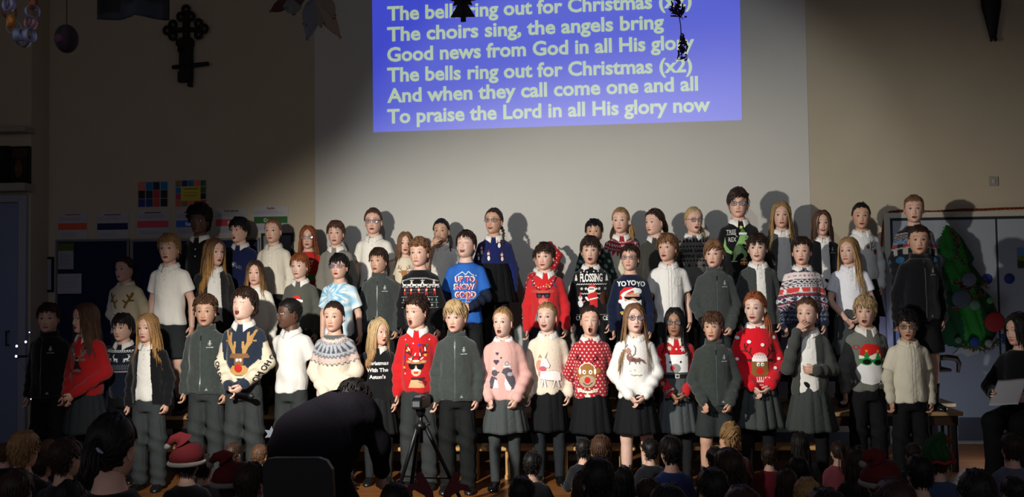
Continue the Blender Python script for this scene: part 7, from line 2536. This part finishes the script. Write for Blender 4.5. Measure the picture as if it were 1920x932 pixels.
def seated_mesh(kind, key):
    k = (kind, key)
    if k in _aud:
        return _aud[k]
    dz = np.array([0, 0, -SEAT])
    AR = {s: [np.array(p) * np.array([s, 1, 1]) for p in ((.185, -.06, .90), (.06, -.27, .96), (-.9, -.3, -.1), (0, -.2, 1))] + [.6] for s in (-1, 1)}
    if kind == 'body':
        sk = np.array(SKINS[key])
        ha, ys = head_mesh(.1, sk, (.05, .03, .02), low=True)

        def fb(P):
            d = ell(P, TZ, TA - .018, TB - .018)
            d = smin(d, seg(P, (0, .014, 1.10), (0, .004, 1.245), .050, .044), .03)
            for s in (-1, 1):
                d = smin(d, seg(P, (s * .07, 0, .71), (s * .08, -.24, .92), .07, .055), .02)
                d = smin(d, seg(P, (s * .08, -.24, .92), (s * .08, -.30, .65), .05, .036), .02)
                d = smin(d, smin(seg(P, SH(s), AR[s][0], .04, .031), seg(P, AR[s][0], AR[s][1], .031, .023), .01), .012)
            return d
        v, q = nets(fb, (-.28, -.38, .60), (.28, .16, 1.26), .015)
        a = Acc().add(relax(v, q), q, sk)
        for s in (-1, 1):
            hv, hf = hand(AR[s][1], AR[s][2], AR[s][3], .6)
            a.add(hv, hf, sk)
        a.add(np.concatenate(ha.v) @ HSM + HC, ha.f, np.concatenate(ha.c))
        me = to_mesh('body', np.concatenate(a.v) + dz, a.f, np.concatenate(a.c))
        me.materials.append(M_SKIN)
    elif kind == 'jumper':
        v, q = garment(AR, .015, .665, 1.0, 1.06, seed=4)
        me = to_mesh('jumper', v + dz, [q], np.tile(lin(key), (len(v), 1)))
        me.materials.append(M_KNIT)
    elif kind == 'trousers':
        def ft(P):
            d = ell(P, np.array([.625, .68, .74, .80]), np.array([.13, .15, .145, .13]), np.array([.11, .12, .112, .10]))
            for s in (-1, 1):
                d = smin(d, seg(P, (s * .07, 0, .715), (s * .08, -.24, .92), .088, .070), .025)
                d = smin(d, seg(P, (s * .08, -.24, .92), (s * .08, -.30, .68), .066, .052), .02)
            return smax(d, .622 - P[:, 2], .01)
        v, q = nets(ft, (-.24, -.40, .60), (.24, .16, 1.02), .016)
        me = to_mesh('trousers', relax(v, q) + dz, [q], np.tile(lin(key), (len(v), 1)))
        me.materials.append(M_TWILL)
    else:
        st, co, L = key
        a = make_hair(st, HAIRC[co] if co in HAIRC else co, np.random.default_rng(hash_(key)), np.eye(3), low=True, length=L)
        me = to_mesh('hair', np.concatenate(a.v) @ HSM + HC + dz, a.f, np.concatenate(a.c))
        me.materials.append(M_HAIR)
    _aud[k] = me
    return me


def hash_(k):
    return sum(ord(c) * (i + 1) for i, c in enumerate(str(k))) % 9973


AG = 'children seated on the floor watching'


def seated(px, top, hair, top_c, label, skin='fair', zt=.68, yaw=0, tilt=0, hat=None, trousers='#23262a', D=None, cat='child', group=AG, s_=None):
    D = D or (1.52 - zt) * 1736 / (top - 530)
    P = at(px, top, D)
    s = s_ or P[2] / (1.427 - SEAT)
    z0 = P[2] - s * (1.427 - SEAT)
    r = empty('person', (P[0], D, z0), PI + math.radians(yaw), s)
    tag(r, label, cat, group)
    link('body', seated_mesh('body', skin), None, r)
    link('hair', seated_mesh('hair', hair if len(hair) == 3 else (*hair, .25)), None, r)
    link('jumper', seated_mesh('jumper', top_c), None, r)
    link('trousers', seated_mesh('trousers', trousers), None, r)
    hc = HC - np.array([0, 0, SEAT])
    if hat == 'santa':
        v, f = tube([hc + np.array(p) for p in ((0, .012, .012), (0, .010, .072), (.006, .012, .122), (.022, .02, .165), (.05, .035, .190), (.085, .055, .185), (.112, .072, .150))], [.122, .119, .098, .068, .045, .03, .016], 22)
        h = mk('santa_hat', v, f, mat('felt'), r, np.tile(lin('#520d13'), (len(v), 1)))
        th = np.linspace(0, 2 * PI, 33)
        v, f = tube(np.stack([.116 * np.cos(th), .012 + .122 * np.sin(th), .012 + 0 * th], 1) + hc, .017, 10, False)
        mk('hat_trim', v, [f], M_FLUFF, h, np.tile(lin('#77736d'), (len(v), 1)))
        v, f = sphere(hc + np.array([.116, .075, .138]), .022, 14, 10)
        mk('bobble', v, [f], M_FLUFF, h, np.tile(lin('#77736d'), (len(v), 1)))
    if hat == 'elf':
        v, f = tube([hc + np.array(p) for p in ((0, .012, .012), (0, .010, .072), (-.006, .014, .135), (-.04, .03, .185), (-.10, .05, .155))], [.122, .119, .088, .052, .014], 22)
        c = np.where((np.arctan2(v[:, 1] - .01, v[:, 0]) * 3 % 2 > 1)[:, None], np.array(lin('#0f3514')), np.array(lin('#14461b')))
        c[v[:, 0] < -.05] = lin('#8a2430')
        h = mk('elf_hat', v, f, mat('felt'), r, c)
        th = np.linspace(0, 2 * PI, 33)
        v, f = tube(np.stack([.118 * np.cos(th), .012 + .124 * np.sin(th), .012 + .008 * np.sin(th * 8)], 1) + hc, .013, 8, False)
        mk('hat_trim', v, [f], mat('felt'), h, np.tile(lin('#8a1f24'), (len(v), 1)))
    if hat in ('antlers', 'hearts', 'star'):
        th = np.linspace(-1.6, 1.6, 24)
        v, f = tube(np.stack([.088 * np.sin(th), np.full(24, .01), .014 + .112 * np.cos(th)], 1) + hc, .006, 8)
        h = mk('headband', v, f, mat('felt'), r, np.tile(lin('#2a1416'), (len(v), 1)))
        u = .0024
        if hat == 'antlers':
            for sd in (-1, 1):
                poly = [(8, 0), (22, 0), (30, 22), (52, 34), (74, 30), (66, 44), (44, 48), (50, 66), (38, 74), (24, 52), (12, 28)]
                poly = [(sd * x * u, z * u + .10) for x, z in poly]
                v, f = prism(poly if sd > 0 else poly[::-1], .002, .020)
                mk('antler', v + hc, f, mat('felt'), h, np.tile(lin('#4a1a1c'), (len(v), 1)), False)
        elif hat == 'hearts':
            for cx in (-.075, -.02, .045, .085):
                t = np.linspace(0, 2 * PI, 26, endpoint=False)
                hx, hz = 16 * np.sin(t) ** 3, 13 * np.cos(t) - 5 * np.cos(2 * t) - 2 * np.cos(3 * t) - np.cos(4 * t)
                k = .0021
                v, f = prism([(cx + x * k, .145 + z * k - .9 * abs(cx) * .3) for x, z in zip(hx, hz)], -.004, .010)
                mk('felt_heart', v + hc, f, mat('felt'), h, np.tile(lin('#2a1215'), (len(v), 1)), False)
        else:
            p = []
            for i in range(12):
                a = PI / 2 + i * PI / 6
                q = .06 if i % 2 == 0 else .030
                p.append((.055 + q * math.cos(a), .165 + q * math.sin(a)))
            v, f = prism(p[::-1], -.006, .006)
            mk('foil_star', v + hc, f, M_FOIL, h, np.tile(lin('#6a6f78'), (len(v), 1)), False)
            v, f = tube([(.04, 0, .11), (.055, 0, .15)], .003, 6)
            mk('star_stalk', v + hc, f, M_FOIL, h, np.tile(lin('#6a6f78'), (len(v), 1)))
    return r


B, S_ = 'short', 'long'
DK, BR, LB, BD = 'black', 'dbrown', 'brown', 'dblond'
N_, G_, R_ = '#14161c', '#23252a', '#3a1216'
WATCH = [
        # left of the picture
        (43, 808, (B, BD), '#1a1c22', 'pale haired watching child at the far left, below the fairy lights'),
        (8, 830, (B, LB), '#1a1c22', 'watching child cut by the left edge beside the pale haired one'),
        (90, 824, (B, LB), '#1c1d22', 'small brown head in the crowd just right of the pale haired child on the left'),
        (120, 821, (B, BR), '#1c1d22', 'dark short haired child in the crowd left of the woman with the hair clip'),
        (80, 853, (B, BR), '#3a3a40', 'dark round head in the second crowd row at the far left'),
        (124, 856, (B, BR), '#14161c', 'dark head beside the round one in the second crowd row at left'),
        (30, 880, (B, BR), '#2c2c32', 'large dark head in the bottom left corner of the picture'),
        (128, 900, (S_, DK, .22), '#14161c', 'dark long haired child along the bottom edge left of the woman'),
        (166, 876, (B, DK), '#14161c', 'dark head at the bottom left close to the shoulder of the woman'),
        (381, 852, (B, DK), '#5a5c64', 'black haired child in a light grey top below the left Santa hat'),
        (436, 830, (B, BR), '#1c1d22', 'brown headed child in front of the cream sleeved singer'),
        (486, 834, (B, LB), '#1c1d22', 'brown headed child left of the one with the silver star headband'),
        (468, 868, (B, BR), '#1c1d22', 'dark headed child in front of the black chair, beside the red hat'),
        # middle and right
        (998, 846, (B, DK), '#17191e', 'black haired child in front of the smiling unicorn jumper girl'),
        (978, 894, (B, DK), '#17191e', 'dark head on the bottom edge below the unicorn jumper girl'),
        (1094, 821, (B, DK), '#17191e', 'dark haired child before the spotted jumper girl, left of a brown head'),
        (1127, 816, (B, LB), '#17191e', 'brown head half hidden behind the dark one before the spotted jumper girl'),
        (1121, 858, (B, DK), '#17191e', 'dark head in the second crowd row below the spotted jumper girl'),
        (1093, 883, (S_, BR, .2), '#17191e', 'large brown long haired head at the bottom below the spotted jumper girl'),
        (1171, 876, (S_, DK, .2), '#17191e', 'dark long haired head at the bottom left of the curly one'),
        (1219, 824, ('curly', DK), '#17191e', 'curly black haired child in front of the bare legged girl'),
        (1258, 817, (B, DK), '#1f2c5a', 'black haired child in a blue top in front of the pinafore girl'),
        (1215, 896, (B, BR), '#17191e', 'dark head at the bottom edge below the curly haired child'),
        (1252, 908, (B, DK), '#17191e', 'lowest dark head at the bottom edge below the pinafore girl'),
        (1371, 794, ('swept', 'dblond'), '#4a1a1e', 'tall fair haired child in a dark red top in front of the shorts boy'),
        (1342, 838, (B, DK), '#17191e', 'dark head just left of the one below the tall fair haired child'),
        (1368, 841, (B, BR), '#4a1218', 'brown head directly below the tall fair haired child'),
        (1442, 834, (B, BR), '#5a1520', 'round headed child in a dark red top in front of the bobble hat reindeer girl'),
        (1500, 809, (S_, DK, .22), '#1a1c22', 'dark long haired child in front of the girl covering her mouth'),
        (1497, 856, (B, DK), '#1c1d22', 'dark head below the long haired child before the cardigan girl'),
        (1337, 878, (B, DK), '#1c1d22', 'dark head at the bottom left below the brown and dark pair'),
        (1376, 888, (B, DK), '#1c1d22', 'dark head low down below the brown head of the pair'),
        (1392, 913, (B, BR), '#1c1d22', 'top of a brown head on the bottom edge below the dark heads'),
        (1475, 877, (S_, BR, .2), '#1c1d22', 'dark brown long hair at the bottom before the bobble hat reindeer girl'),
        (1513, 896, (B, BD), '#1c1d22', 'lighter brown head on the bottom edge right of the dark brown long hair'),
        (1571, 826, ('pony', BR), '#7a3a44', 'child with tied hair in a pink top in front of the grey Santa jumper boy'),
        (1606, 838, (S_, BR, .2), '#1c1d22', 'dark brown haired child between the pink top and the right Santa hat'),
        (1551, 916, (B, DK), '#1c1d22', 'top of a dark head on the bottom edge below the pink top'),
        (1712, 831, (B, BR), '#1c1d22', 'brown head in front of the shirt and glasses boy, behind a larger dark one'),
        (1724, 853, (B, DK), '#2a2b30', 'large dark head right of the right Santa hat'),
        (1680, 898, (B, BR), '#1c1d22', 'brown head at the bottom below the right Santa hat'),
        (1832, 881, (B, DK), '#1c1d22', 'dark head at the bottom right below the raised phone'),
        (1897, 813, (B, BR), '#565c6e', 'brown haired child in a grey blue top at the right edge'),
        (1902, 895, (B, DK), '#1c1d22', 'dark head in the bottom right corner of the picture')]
_spots = []


def settle(people, lo=.48, hi=.73, best=.64):
    """sitting heights, and with them the distances, that keep the watchers clear of one another"""
    pos = [None] * len(people)
    for rnd_ in range(6):
        for i, w in enumerate(people):
            c = None
            for zt in np.arange(lo, hi, .01):
                D = (1.52 - zt) * 1736 / (w[1] - 530)
                if D > 6.1:
                    continue
                x = at(w[0], w[1], D)[0]
                bad = sum(max(0, 1 - abs(x - p[0]) / .42) * max(0, 1 - abs(D - p[1]) / .62) for k, p in enumerate(pos + _spots) if p is not None and k != i)
                q = bad * 10 + 1.2 * abs(zt - best)
                if c is None or q < c[0]:
                    c = (q, zt, x, D)
            pos[i] = (c[2], c[3], c[1])
    return [p[2] for p in pos]


_spots += [(at(207, 800, 3.75)[0], 3.75), (at(207, 800, 3.75)[0] - .25, 3.75), (at(207, 800, 3.75)[0] + .25, 3.75), (at(590, 900, 4.75)[0], 4.75), (at(650, 900, 4.85)[0], 4.9), (at(560, 900, 3.9)[0], 3.95), (at(560, 900, 4.1)[0], 4.2)]


def _hat(px, top, zt):
    D = (1.52 - zt) * 1736 / (top - 530)
    _spots.append((at(px, top, D)[0], D))


_hat(350, 838, .62)
seated(350, 838, (B, BR), '#1c1d22', 'watching child in a red Santa hat in front of the grey fleece boy', hat='santa', yaw=10, zt=.62)
_hat(432, 874, .60)
seated(432, 874, (B, BR), '#1c1d22', 'watching child in a dark red Santa hat next to the black chair', hat='santa', yaw=-14, zt=.60)
_hat(1650, 872, .62)
seated(1650, 872, (B, BR), '#1c1d22', 'watching child in a red Santa hat at the right, before the cream shirt boy', hat='santa', yaw=-6, zt=.62)
_hat(1757, 836, .58)
seated(1757, 836, (B, BR), '#3a4a6a', 'watching child in a green and red elf hat before the end staging table', hat='elf', yaw=12, zt=.58)
_hat(522, 824, .60)
seated(522, 824, (B, LB), '#1c1d22', 'fair skinned child with a silver star headband beside the bent over person', hat='star', yaw=5, zt=.60)
_hat(822, 940, .62)
seated(822, 940, (B, BR), '#2a1216', 'child wearing brown felt antlers at the bottom below the tripod', hat='antlers', zt=.62)
_hat(876, 948, .60)
seated(876, 948, (B, BR), '#1c1d22', 'child wearing a headband of dark felt hearts right of the brown antlers', hat='hearts', zt=.60)
_hat(742, 905, .66)
seated(742, 905, (B, DK), '#4a161a', 'child in dark red between the bent over person and the antlers', zt=.66)
WATCH.sort(key=lambda w: -w[1])
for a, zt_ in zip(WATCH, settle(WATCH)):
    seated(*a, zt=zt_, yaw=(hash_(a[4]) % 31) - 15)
# woman with a hair clip
wm = seated(207, 772, ('pony', DK, .1), '#0e0f12', 'woman with dark hair and a pale clip sitting in the left foreground', D=3.75, s_=1.22, cat='person', group=None)
v, f = tube([(-.03, .118, .0), (-.012, .124, .014), (.012, .124, .014), (.03, .118, .0)], [.004, .008, .008, .004], 8)
mk('hair_clip', v + HC - np.array([0, 0, SEAT]), f, M_FRAME, wm, np.tile(lin('#9a9aa8'), (len(v), 1)))
st_ = empty('floor_stool', (wm.location[0], wm.location[1], 0))
tag(st_, 'low dark stool under the woman with the hair clip', 'stool')
zz = max(.06, wm.location[2])
v, f = box(-.2, .2, -.16, .16, zz - .04, zz, .008)
mk('seat', v, f, M_LEG, st_, smooth=False)
for sx in (-1, 1):
    for sy in (-1, 1):
        v, f = box(sx * .17 - .016, sx * .17 + .016, sy * .13 - .016, sy * .13 + .016, 0, zz - .04, .003)
        mk('leg', v, f, M_LEG, st_, smooth=False)

# ------------------------------------------------------------------ bent over person in the foreground
bp_ = at(628, 932, 4.75)
bo = empty('person', (bp_[0], 4.75, 0))
tag(bo, 'grown-up in dark clothes bending over in the foreground, back turned to the camera', 'person')
k = 4.75 / 1736
cx = lambda px: (px - 628) * k
cz = lambda py: 1.52 - (py - 530) * k


def f_coat(P):
    d = seg(P, (cx(585), -.06, .52), (cx(588), .0, cz(835)), .20, .205)
    d = smin(d, seg(P, (cx(588), .0, cz(835)), (cx(632), .14, cz(788)), .205, .155), .10)
    d = smin(d, seg(P, (cx(632), .14, cz(788)), (cx(672), .17, cz(784)), .125, .075), .08)
    a = seg(P, (cx(672), .16, cz(786)), (cx(700), .20, cz(846)), .072, .058)
    a = smin(a, seg(P, (cx(700), .20, cz(846)), (cx(694), .30, cz(905)), .058, .044), .03)
    d = smin(d, a, .04)
    b = smin(seg(P, (cx(560), .10, cz(815)), (cx(556), .26, cz(880)), .07, .058), seg(P, (cx(556), .26, cz(880)), (cx(600), .36, cz(915)), .058, .044), .03)
    d = smin(d, b, .04)
    return d + .004 * np.sin(P[:, 0] * 30 + P[:, 2] * 22) + .003 * np.sin(P[:, 2] * 60)


v, q = nets(f_coat, (cx(500), -.32, .28), (cx(730), .46, cz(735)), .02)
mk('jumper', relax(v, q), [q], mat('plain_wool', rough=.95, attr=True, bump=.15, bscale=90, spec=.05, folds=.2), bo, np.tile(lin('#17151b'), (len(v), 1)))


def f_tr(P):
    d = np.full(len(P), 9.)
    for s in (-1, 1):
        l = smin(seg(P, (cx(585) + s * .09, -.05, .55), (cx(590) + s * .12, .12, .36), .11, .085), seg(P, (cx(590) + s * .12, .12, .36), (cx(588) + s * .12, -.02, .06), .085, .06), .03)
        d = smin(d, l, .03)
    return smax(d, .04 - P[:, 2], .01)


v, q = nets(f_tr, (cx(490), -.25, .0), (cx(690), .3, .72), .02)
mk('trousers', relax(v, q), [q], M_TWILL, bo, np.tile(lin('#0d0d10'), (len(v), 1)))
for s in (-1, 1):
    o = link('shoe', cached('shoe', shoe_shape, M_SHOE, '#141415'), None, bo)
    o.location = (cx(588) + s * .12, -.02, 0)
    o.rotation_euler = (0, 0, PI)
    o.scale = (1.25, 1.25, 1.25)
sk = np.array(SKINS['fair'])
hm_, _ = head_mesh(.05, sk, (.05, .03, .02), low=True)
Rb = rotm(170, -48, 0)
hc = np.array([cx(640), .27, cz(762)])
a = Acc().add((np.concatenate(hm_.v) * 1.1) @ Rb.T + hc, hm_.f, np.concatenate(hm_.c))


def f_sk(P):
    d = seg(P, tuple(hc + np.array([-.01, -.05, -.04])), (cx(632), .12, cz(800)), .055, .06)
    d = smin(d, seg(P, (cx(632), .12, cz(800)), (cx(588), .0, cz(840)), .10, .14), .05)
    d = smin(d, seg(P, (cx(588), .0, cz(840)), (cx(585), -.04, .55), .14, .14), .05)
    d = smin(d, smin(seg(P, (cx(672), .16, cz(788)), (cx(700), .20, cz(846)), .045, .038), seg(P, (cx(700), .20, cz(846)), (cx(694), .305, cz(912)), .038, .027), .02), .02)
    d = smin(d, smin(seg(P, (cx(560), .10, cz(815)), (cx(556), .26, cz(880)), .045, .038), seg(P, (cx(556), .26, cz(880)), (cx(602), .37, cz(920)), .038, .027), .02), .02)
    for s in (-1, 1):
        d = smin(d, smin(seg(P, (cx(585) + s * .09, -.05, .55), (cx(590) + s * .12, .12, .36), .08, .06), seg(P, (cx(590) + s * .12, .12, .36), (cx(588) + s * .12, -.02, .06), .06, .04), .02), .02)
    return d


v, q = nets(f_sk, (cx(490), -.25, .0), (cx(730), .45, cz(740)), .02)
a.add(relax(v, q), q, sk)
for (w, dd, td) in (((cx(694), .31, cz(914)), (-.2, .5, -.9), (-.6, .4, 0)), ((cx(602), .375, cz(922)), (.5, .5, -.7), (.4, .5, .3))):
    hv, hf = hand(w, dd, td, .6, 1.1)
    a.add(hv, hf, sk)
a.build('body', M_SKIN, bo)
ha = make_hair('short', '#100d0c', np.random.default_rng(77), Rb, low=True)
ha.v = [x * 1.1 for x in ha.v]
ha.build('hair', M_HAIR, bo, xf=(np.eye(3), hc))

# black chair in the foreground
cp = at(560, 857, 3.9)
ch = empty('chair', (cp[0], 3.9, 0))
tag(ch, 'black chair back in the foreground beside the bent over person', 'chair')
ht_ = cp[2]
th = np.linspace(0, 1, 9)
poly = [(-.145, -.36), (-.15, -.03), (-.13, -.005), (-.10, 0), (.09, 0), (.125, -.012), (.15, -.05), (.165, -.36)]
v, f = prism([(x, z + ht_) for x, z in poly], -.02, .012)
mk('backrest', v, f, mat('black_plastic', '#0c0c0e', rough=.45, bump=.05), ch, smooth=False)
v, f = box(-.2, .2, .0, .40, .42, .445, .01)
mk('seat', v, f, mat('black_plastic'), ch, smooth=False)
for sx in (-1, 1):
    v, f = tube([(sx * .15, .0, ht_ - .3), (sx * .17, .02, .43), (sx * .20, -.05, .0)], .012, 8)
    mk('leg', v, f, M_METALD, ch)
    v, f = tube([(sx * .17, .38, .43), (sx * .20, .43, .0)], .012, 8)
    mk('leg', v, f, M_METALD, ch)

# ------------------------------------------------------------------ video camera on a tripod
tp_ = at(789, 800, 5.75)
k = 5.75 / 1736
tr_ = empty('tripod', (tp_[0], 5.75, 0))
tag(tr_, 'black camera tripod standing before the red sunglasses reindeer boy', 'tripod')
zt = tp_[2]
zcam = at(789, 766, 5.75)[2]
v, f = tube([(0, 0, zt - .10), (0, 0, zt + .03), (0, 0, zcam - .035)], [.014, .014, .012], 10)
mk('centre_column', v, f, M_METALD, tr_)
v, f = lathe([(.001, zt - .02), (.030, zt - .02), (.034, zt), (.030, zt + .025), (.001, zt + .03)], 16)
mk('collar', v, [f], M_METALD, tr_)
v, f = lathe([(.001, zcam - .05), (.020, zcam - .05), (.028, zcam - .03), (.034, zcam - .008), (.034, zcam - .002), (.001, zcam - .002)], 16)
mk('pan_head', v, [f], M_METALD, tr_)
v, f = tube([(.02, -.01, zcam - .03), (.06, -.10, zcam - .06), (.075, -.16, zcam - .075)], [.006, .006, .009], 8)
mk('pan_handle', v, f, M_METALD, tr_)
for an in (-100, 15, 140):
    d = np.array([math.cos(math.radians(an)), math.sin(math.radians(an)), 0])
    lg = mk('leg', *tube([d * .03 + np.array([0, 0, zt]), d * (.03 + .16) + np.array([0, 0, zt * .45]), d * (.03 + .29) + np.array([0, 0, .012])], [.014, .0125, .010], 8), M_METALD, tr_)
    v, f = sphere(d * .32 + np.array([0, 0, .012]), (.014, .014, .012), 10, 8)
    mk('rubber_foot', v, [f], M_LEG, lg)
    v, f = tube([np.array([0, 0, zt * .5]), d * .178 + np.array([0, 0, zt * .48])], .005, 6)
    mk('brace', v, f, M_METALD, tr_)
vc = empty('video_camera', (tp_[0], 5.75, zcam))
tag(vc, 'small black video camera mounted on the tripod', 'camera')
vc.rotation_euler = (0, 0, math.radians(-12))
a = Acc()
a.add(*box(-.035, .035, -.07, .09, .0, .072, .010))
a.build('camera_body', M_METALD, vc, False)
v, f = lathe([(.001, 0), (.026, 0), (.028, .05), (.032, .055), (.032, .07), (.022, .07), (.018, .05), (.001, .048)], 20)
v = np.stack([v[:, 0], .085 + v[:, 2], v[:, 1] + .038], 1)
mk('lens_barrel', v, [f], M_METALD, vc)
v, f = box(-.042, -.036, -.05, .05, .01, .065, .002)
mk('side_screen', v, f, mat('grey_plastic', '#4a4d50', rough=.35), vc, smooth=False)
v, f = box(-.022, .022, -.05, .03, .072, .082, .004)
mk('top_handle', v, f, mat('grey_plastic'), vc, smooth=False)
v, f = box(-.024, .024, -.078, -.070, .018, .052, .002)
mk('viewfinder', v, f, mat('grey_plastic'), vc, smooth=False)

# ------------------------------------------------------------------ seated woman at the right edge
wp = at(1914, 588, 7.35)
ws = wp[2] / (1.41 - .18)
wr_ = empty('person', (wp[0], 7.35, 0), math.radians(-42))
tag(wr_, 'dark haired woman in black with a headset sitting at the right edge holding papers', 'person')
S2 = 1.12
dzw = wp[2] - 1.41 * S2
AR = {-1: [np.array(p) for p in ((-.205, -.04, .90), (-.10, -.25, .86), (.5, -.8, .1), (0, -.2, 1))] + [.8], 1: [np.array(p) for p in ((.205, -.04, .90), (.10, -.25, .86), (-.5, -.8, .1), (0, -.2, 1))] + [.8]}
sk = np.array(SKINS['fair'])
Rw = rotm(-25, -4, 0)
cW = HC + NECKP - Rw @ NECKP
hm_, ysw = head_mesh(.05, sk, (.04, .025, .02))
off = np.array([0, 0, dzw])


def f_wb(P):
    d = ell(P, TZ, TA - .018, TB - .018)
    d = smin(d, seg(P, (0, .014, 1.10), (0, .004, 1.245), .050, .044), .03)
    for s in (-1, 1):
        d = smin(d, smin(seg(P, SH(s), AR[s][0], .04, .031), seg(P, AR[s][0], AR[s][1], .031, .023), .01), .012)
        d = smin(d, seg(P, (s * .07, 0, .71), (s * .085, -.36, .70), .07, .05), .02)
        d = smin(d, seg(P, (s * .085, -.36, .70), (s * .085, -.33, .36 - dzw * .4), .05, .034), .02)
    return d


v, q = nets(f_wb, (-.27, -.45, .2), (.27, .16, 1.26), .015)
a = Acc().add(relax(v, q), q, sk)
for s in (-1, 1):
    hv, hf = hand(AR[s][1], AR[s][2], AR[s][3], .8)
    a.add(hv, hf, sk)
a.add(np.concatenate(hm_.v) @ Rw.T + cW, hm_.f, np.concatenate(hm_.c))
XW = (np.eye(3) * S2, off)
a.build('body', M_SKIN, wr_, xf=XW)
for sd in (-1, 1):
    e = link('eye', eye_mesh('#2a1c12'), None, wr_)
    e.location = ((Rw @ np.array([sd * .031, ysw + .0118, -.0035]) + cW) * S2 + off).tolist()
    e.rotation_euler = Matrix(Rw.tolist()).to_euler()
    e.scale = (S2,) * 3
ha = make_hair('long', '#14100f', np.random.default_rng(5), Rw, length=.22)
ha.v = [(x + cW) for x in ha.v]
ha.build('hair', M_HAIR, wr_, xf=XW)
v, q = garment(AR, .012, .69, 1.0, 1.06, seed=2)
mk('jumper', v * S2 + off, [q], M_KNIT, wr_, np.tile(lin('#0d0d10'), (len(v), 1)))


def f_wt(P):
    d = ell(P, np.array([.625, .68, .74, .80]), np.array([.13, .15, .145, .13]), np.array([.11, .12, .112, .10]))
    for s in (-1, 1):
        d = smin(d, seg(P, (s * .07, 0, .715), (s * .085, -.36, .705), .088, .068), .025)
        d = smin(d, seg(P, (s * .085, -.36, .705), (s * .085, -.33, .30), .064, .055), .02)
    return smax(d, .24 - P[:, 2], .01)


v, q = nets(f_wt, (-.2, -.46, .2), (.2, .16, .83), .015)
mk('trousers', relax(v, q) * S2 + off, [q], M_TWILL, wr_, np.tile(lin('#0c0c0f'), (len(v), 1)))
for s in (-1, 1):
    o = link('shoe', cached('shoe', shoe_shape, M_SHOE, '#141415'), None, wr_)
    o.location = (s * .10, -.38, 0)
    o.scale = (1.2, 1.2, 1.2)
th = np.linspace(-1.5, 1.5, 20)
a = Acc().add(*tube(np.stack([.09 * np.sin(th), np.full(20, .01), .012 + .106 * np.cos(th)], 1), .004, 6), '#101012')
a.add(*tube([(-.078, .0, -.02), (-.085, -.05, -.05), (-.05, -.105, -.066)], .0025, 6), '#101012')
a.add(*sphere((-.048, -.108, -.066), (.013, .013, .013), 10, 8), '#101012')
a.add(*sphere((-.083, .01, -.012), (.010, .022, .026), 12, 8), '#101012')
a.v = [x @ Rw.T + cW for x in a.v]
a.build('headset', M_FRAME, wr_, xf=XW)
pw = world_of(wr_, tuple(np.array((0, -.31, .905)) * S2 + off))
n = 10
P, Q = [], []
for i in range(n + 1):
    for j in range(n + 1):
        x, z = -.105 + .21 * i / n, -.14 + .28 * j / n
        P.append((x, .05 * z + .018 * math.cos(i / n * 3), z))
for i in range(n):
    for j in range(n):
        Q.append((i * (n + 1) + j, (i + 1) * (n + 1) + j, (i + 1) * (n + 1) + j + 1, i * (n + 1) + j + 1))
pa = mk('song_sheet', np.array(P), [np.array(Q)], M_PLAIN, None, np.tile(lin('#8f8f94'), (len(P), 1)))
pa.location = pw
pa.rotation_euler = (math.radians(-50), 0, math.radians(-42))
so = pa.modifiers.new('paper_thickness', 'SOLIDIFY')
so.thickness = .0015
tag(pa, 'white song sheet held by the woman in black at the right edge', 'paper')
sc2 = empty('chair', (wp[0], 7.35, 0), math.radians(-42))
tag(sc2, 'dark chair under the woman in black at the right edge', 'chair')
hs = .62 * S2 + dzw
v, f = box(-.21, .21, -.28, .16, hs - .03, hs, .01)
mk('seat', v, f, mat('black_plastic'), sc2, smooth=False)
v, f = box(-.20, .20, .165, .19, hs + .08, hs + .40, .01)
mk('backrest', v, f, mat('black_plastic'), sc2, smooth=False)
for sx in (-1, 1):
    v, f = tube([(sx * .18, .18, hs + .38), (sx * .18, .17, hs - .02), (sx * .20, .20, 0)], .012, 8)
    mk('leg', v, f, M_METALD, sc2)
    v, f = tube([(sx * .18, -.24, hs - .02), (sx * .20, -.27, 0)], .012, 8)
    mk('leg', v, f, M_METALD, sc2)
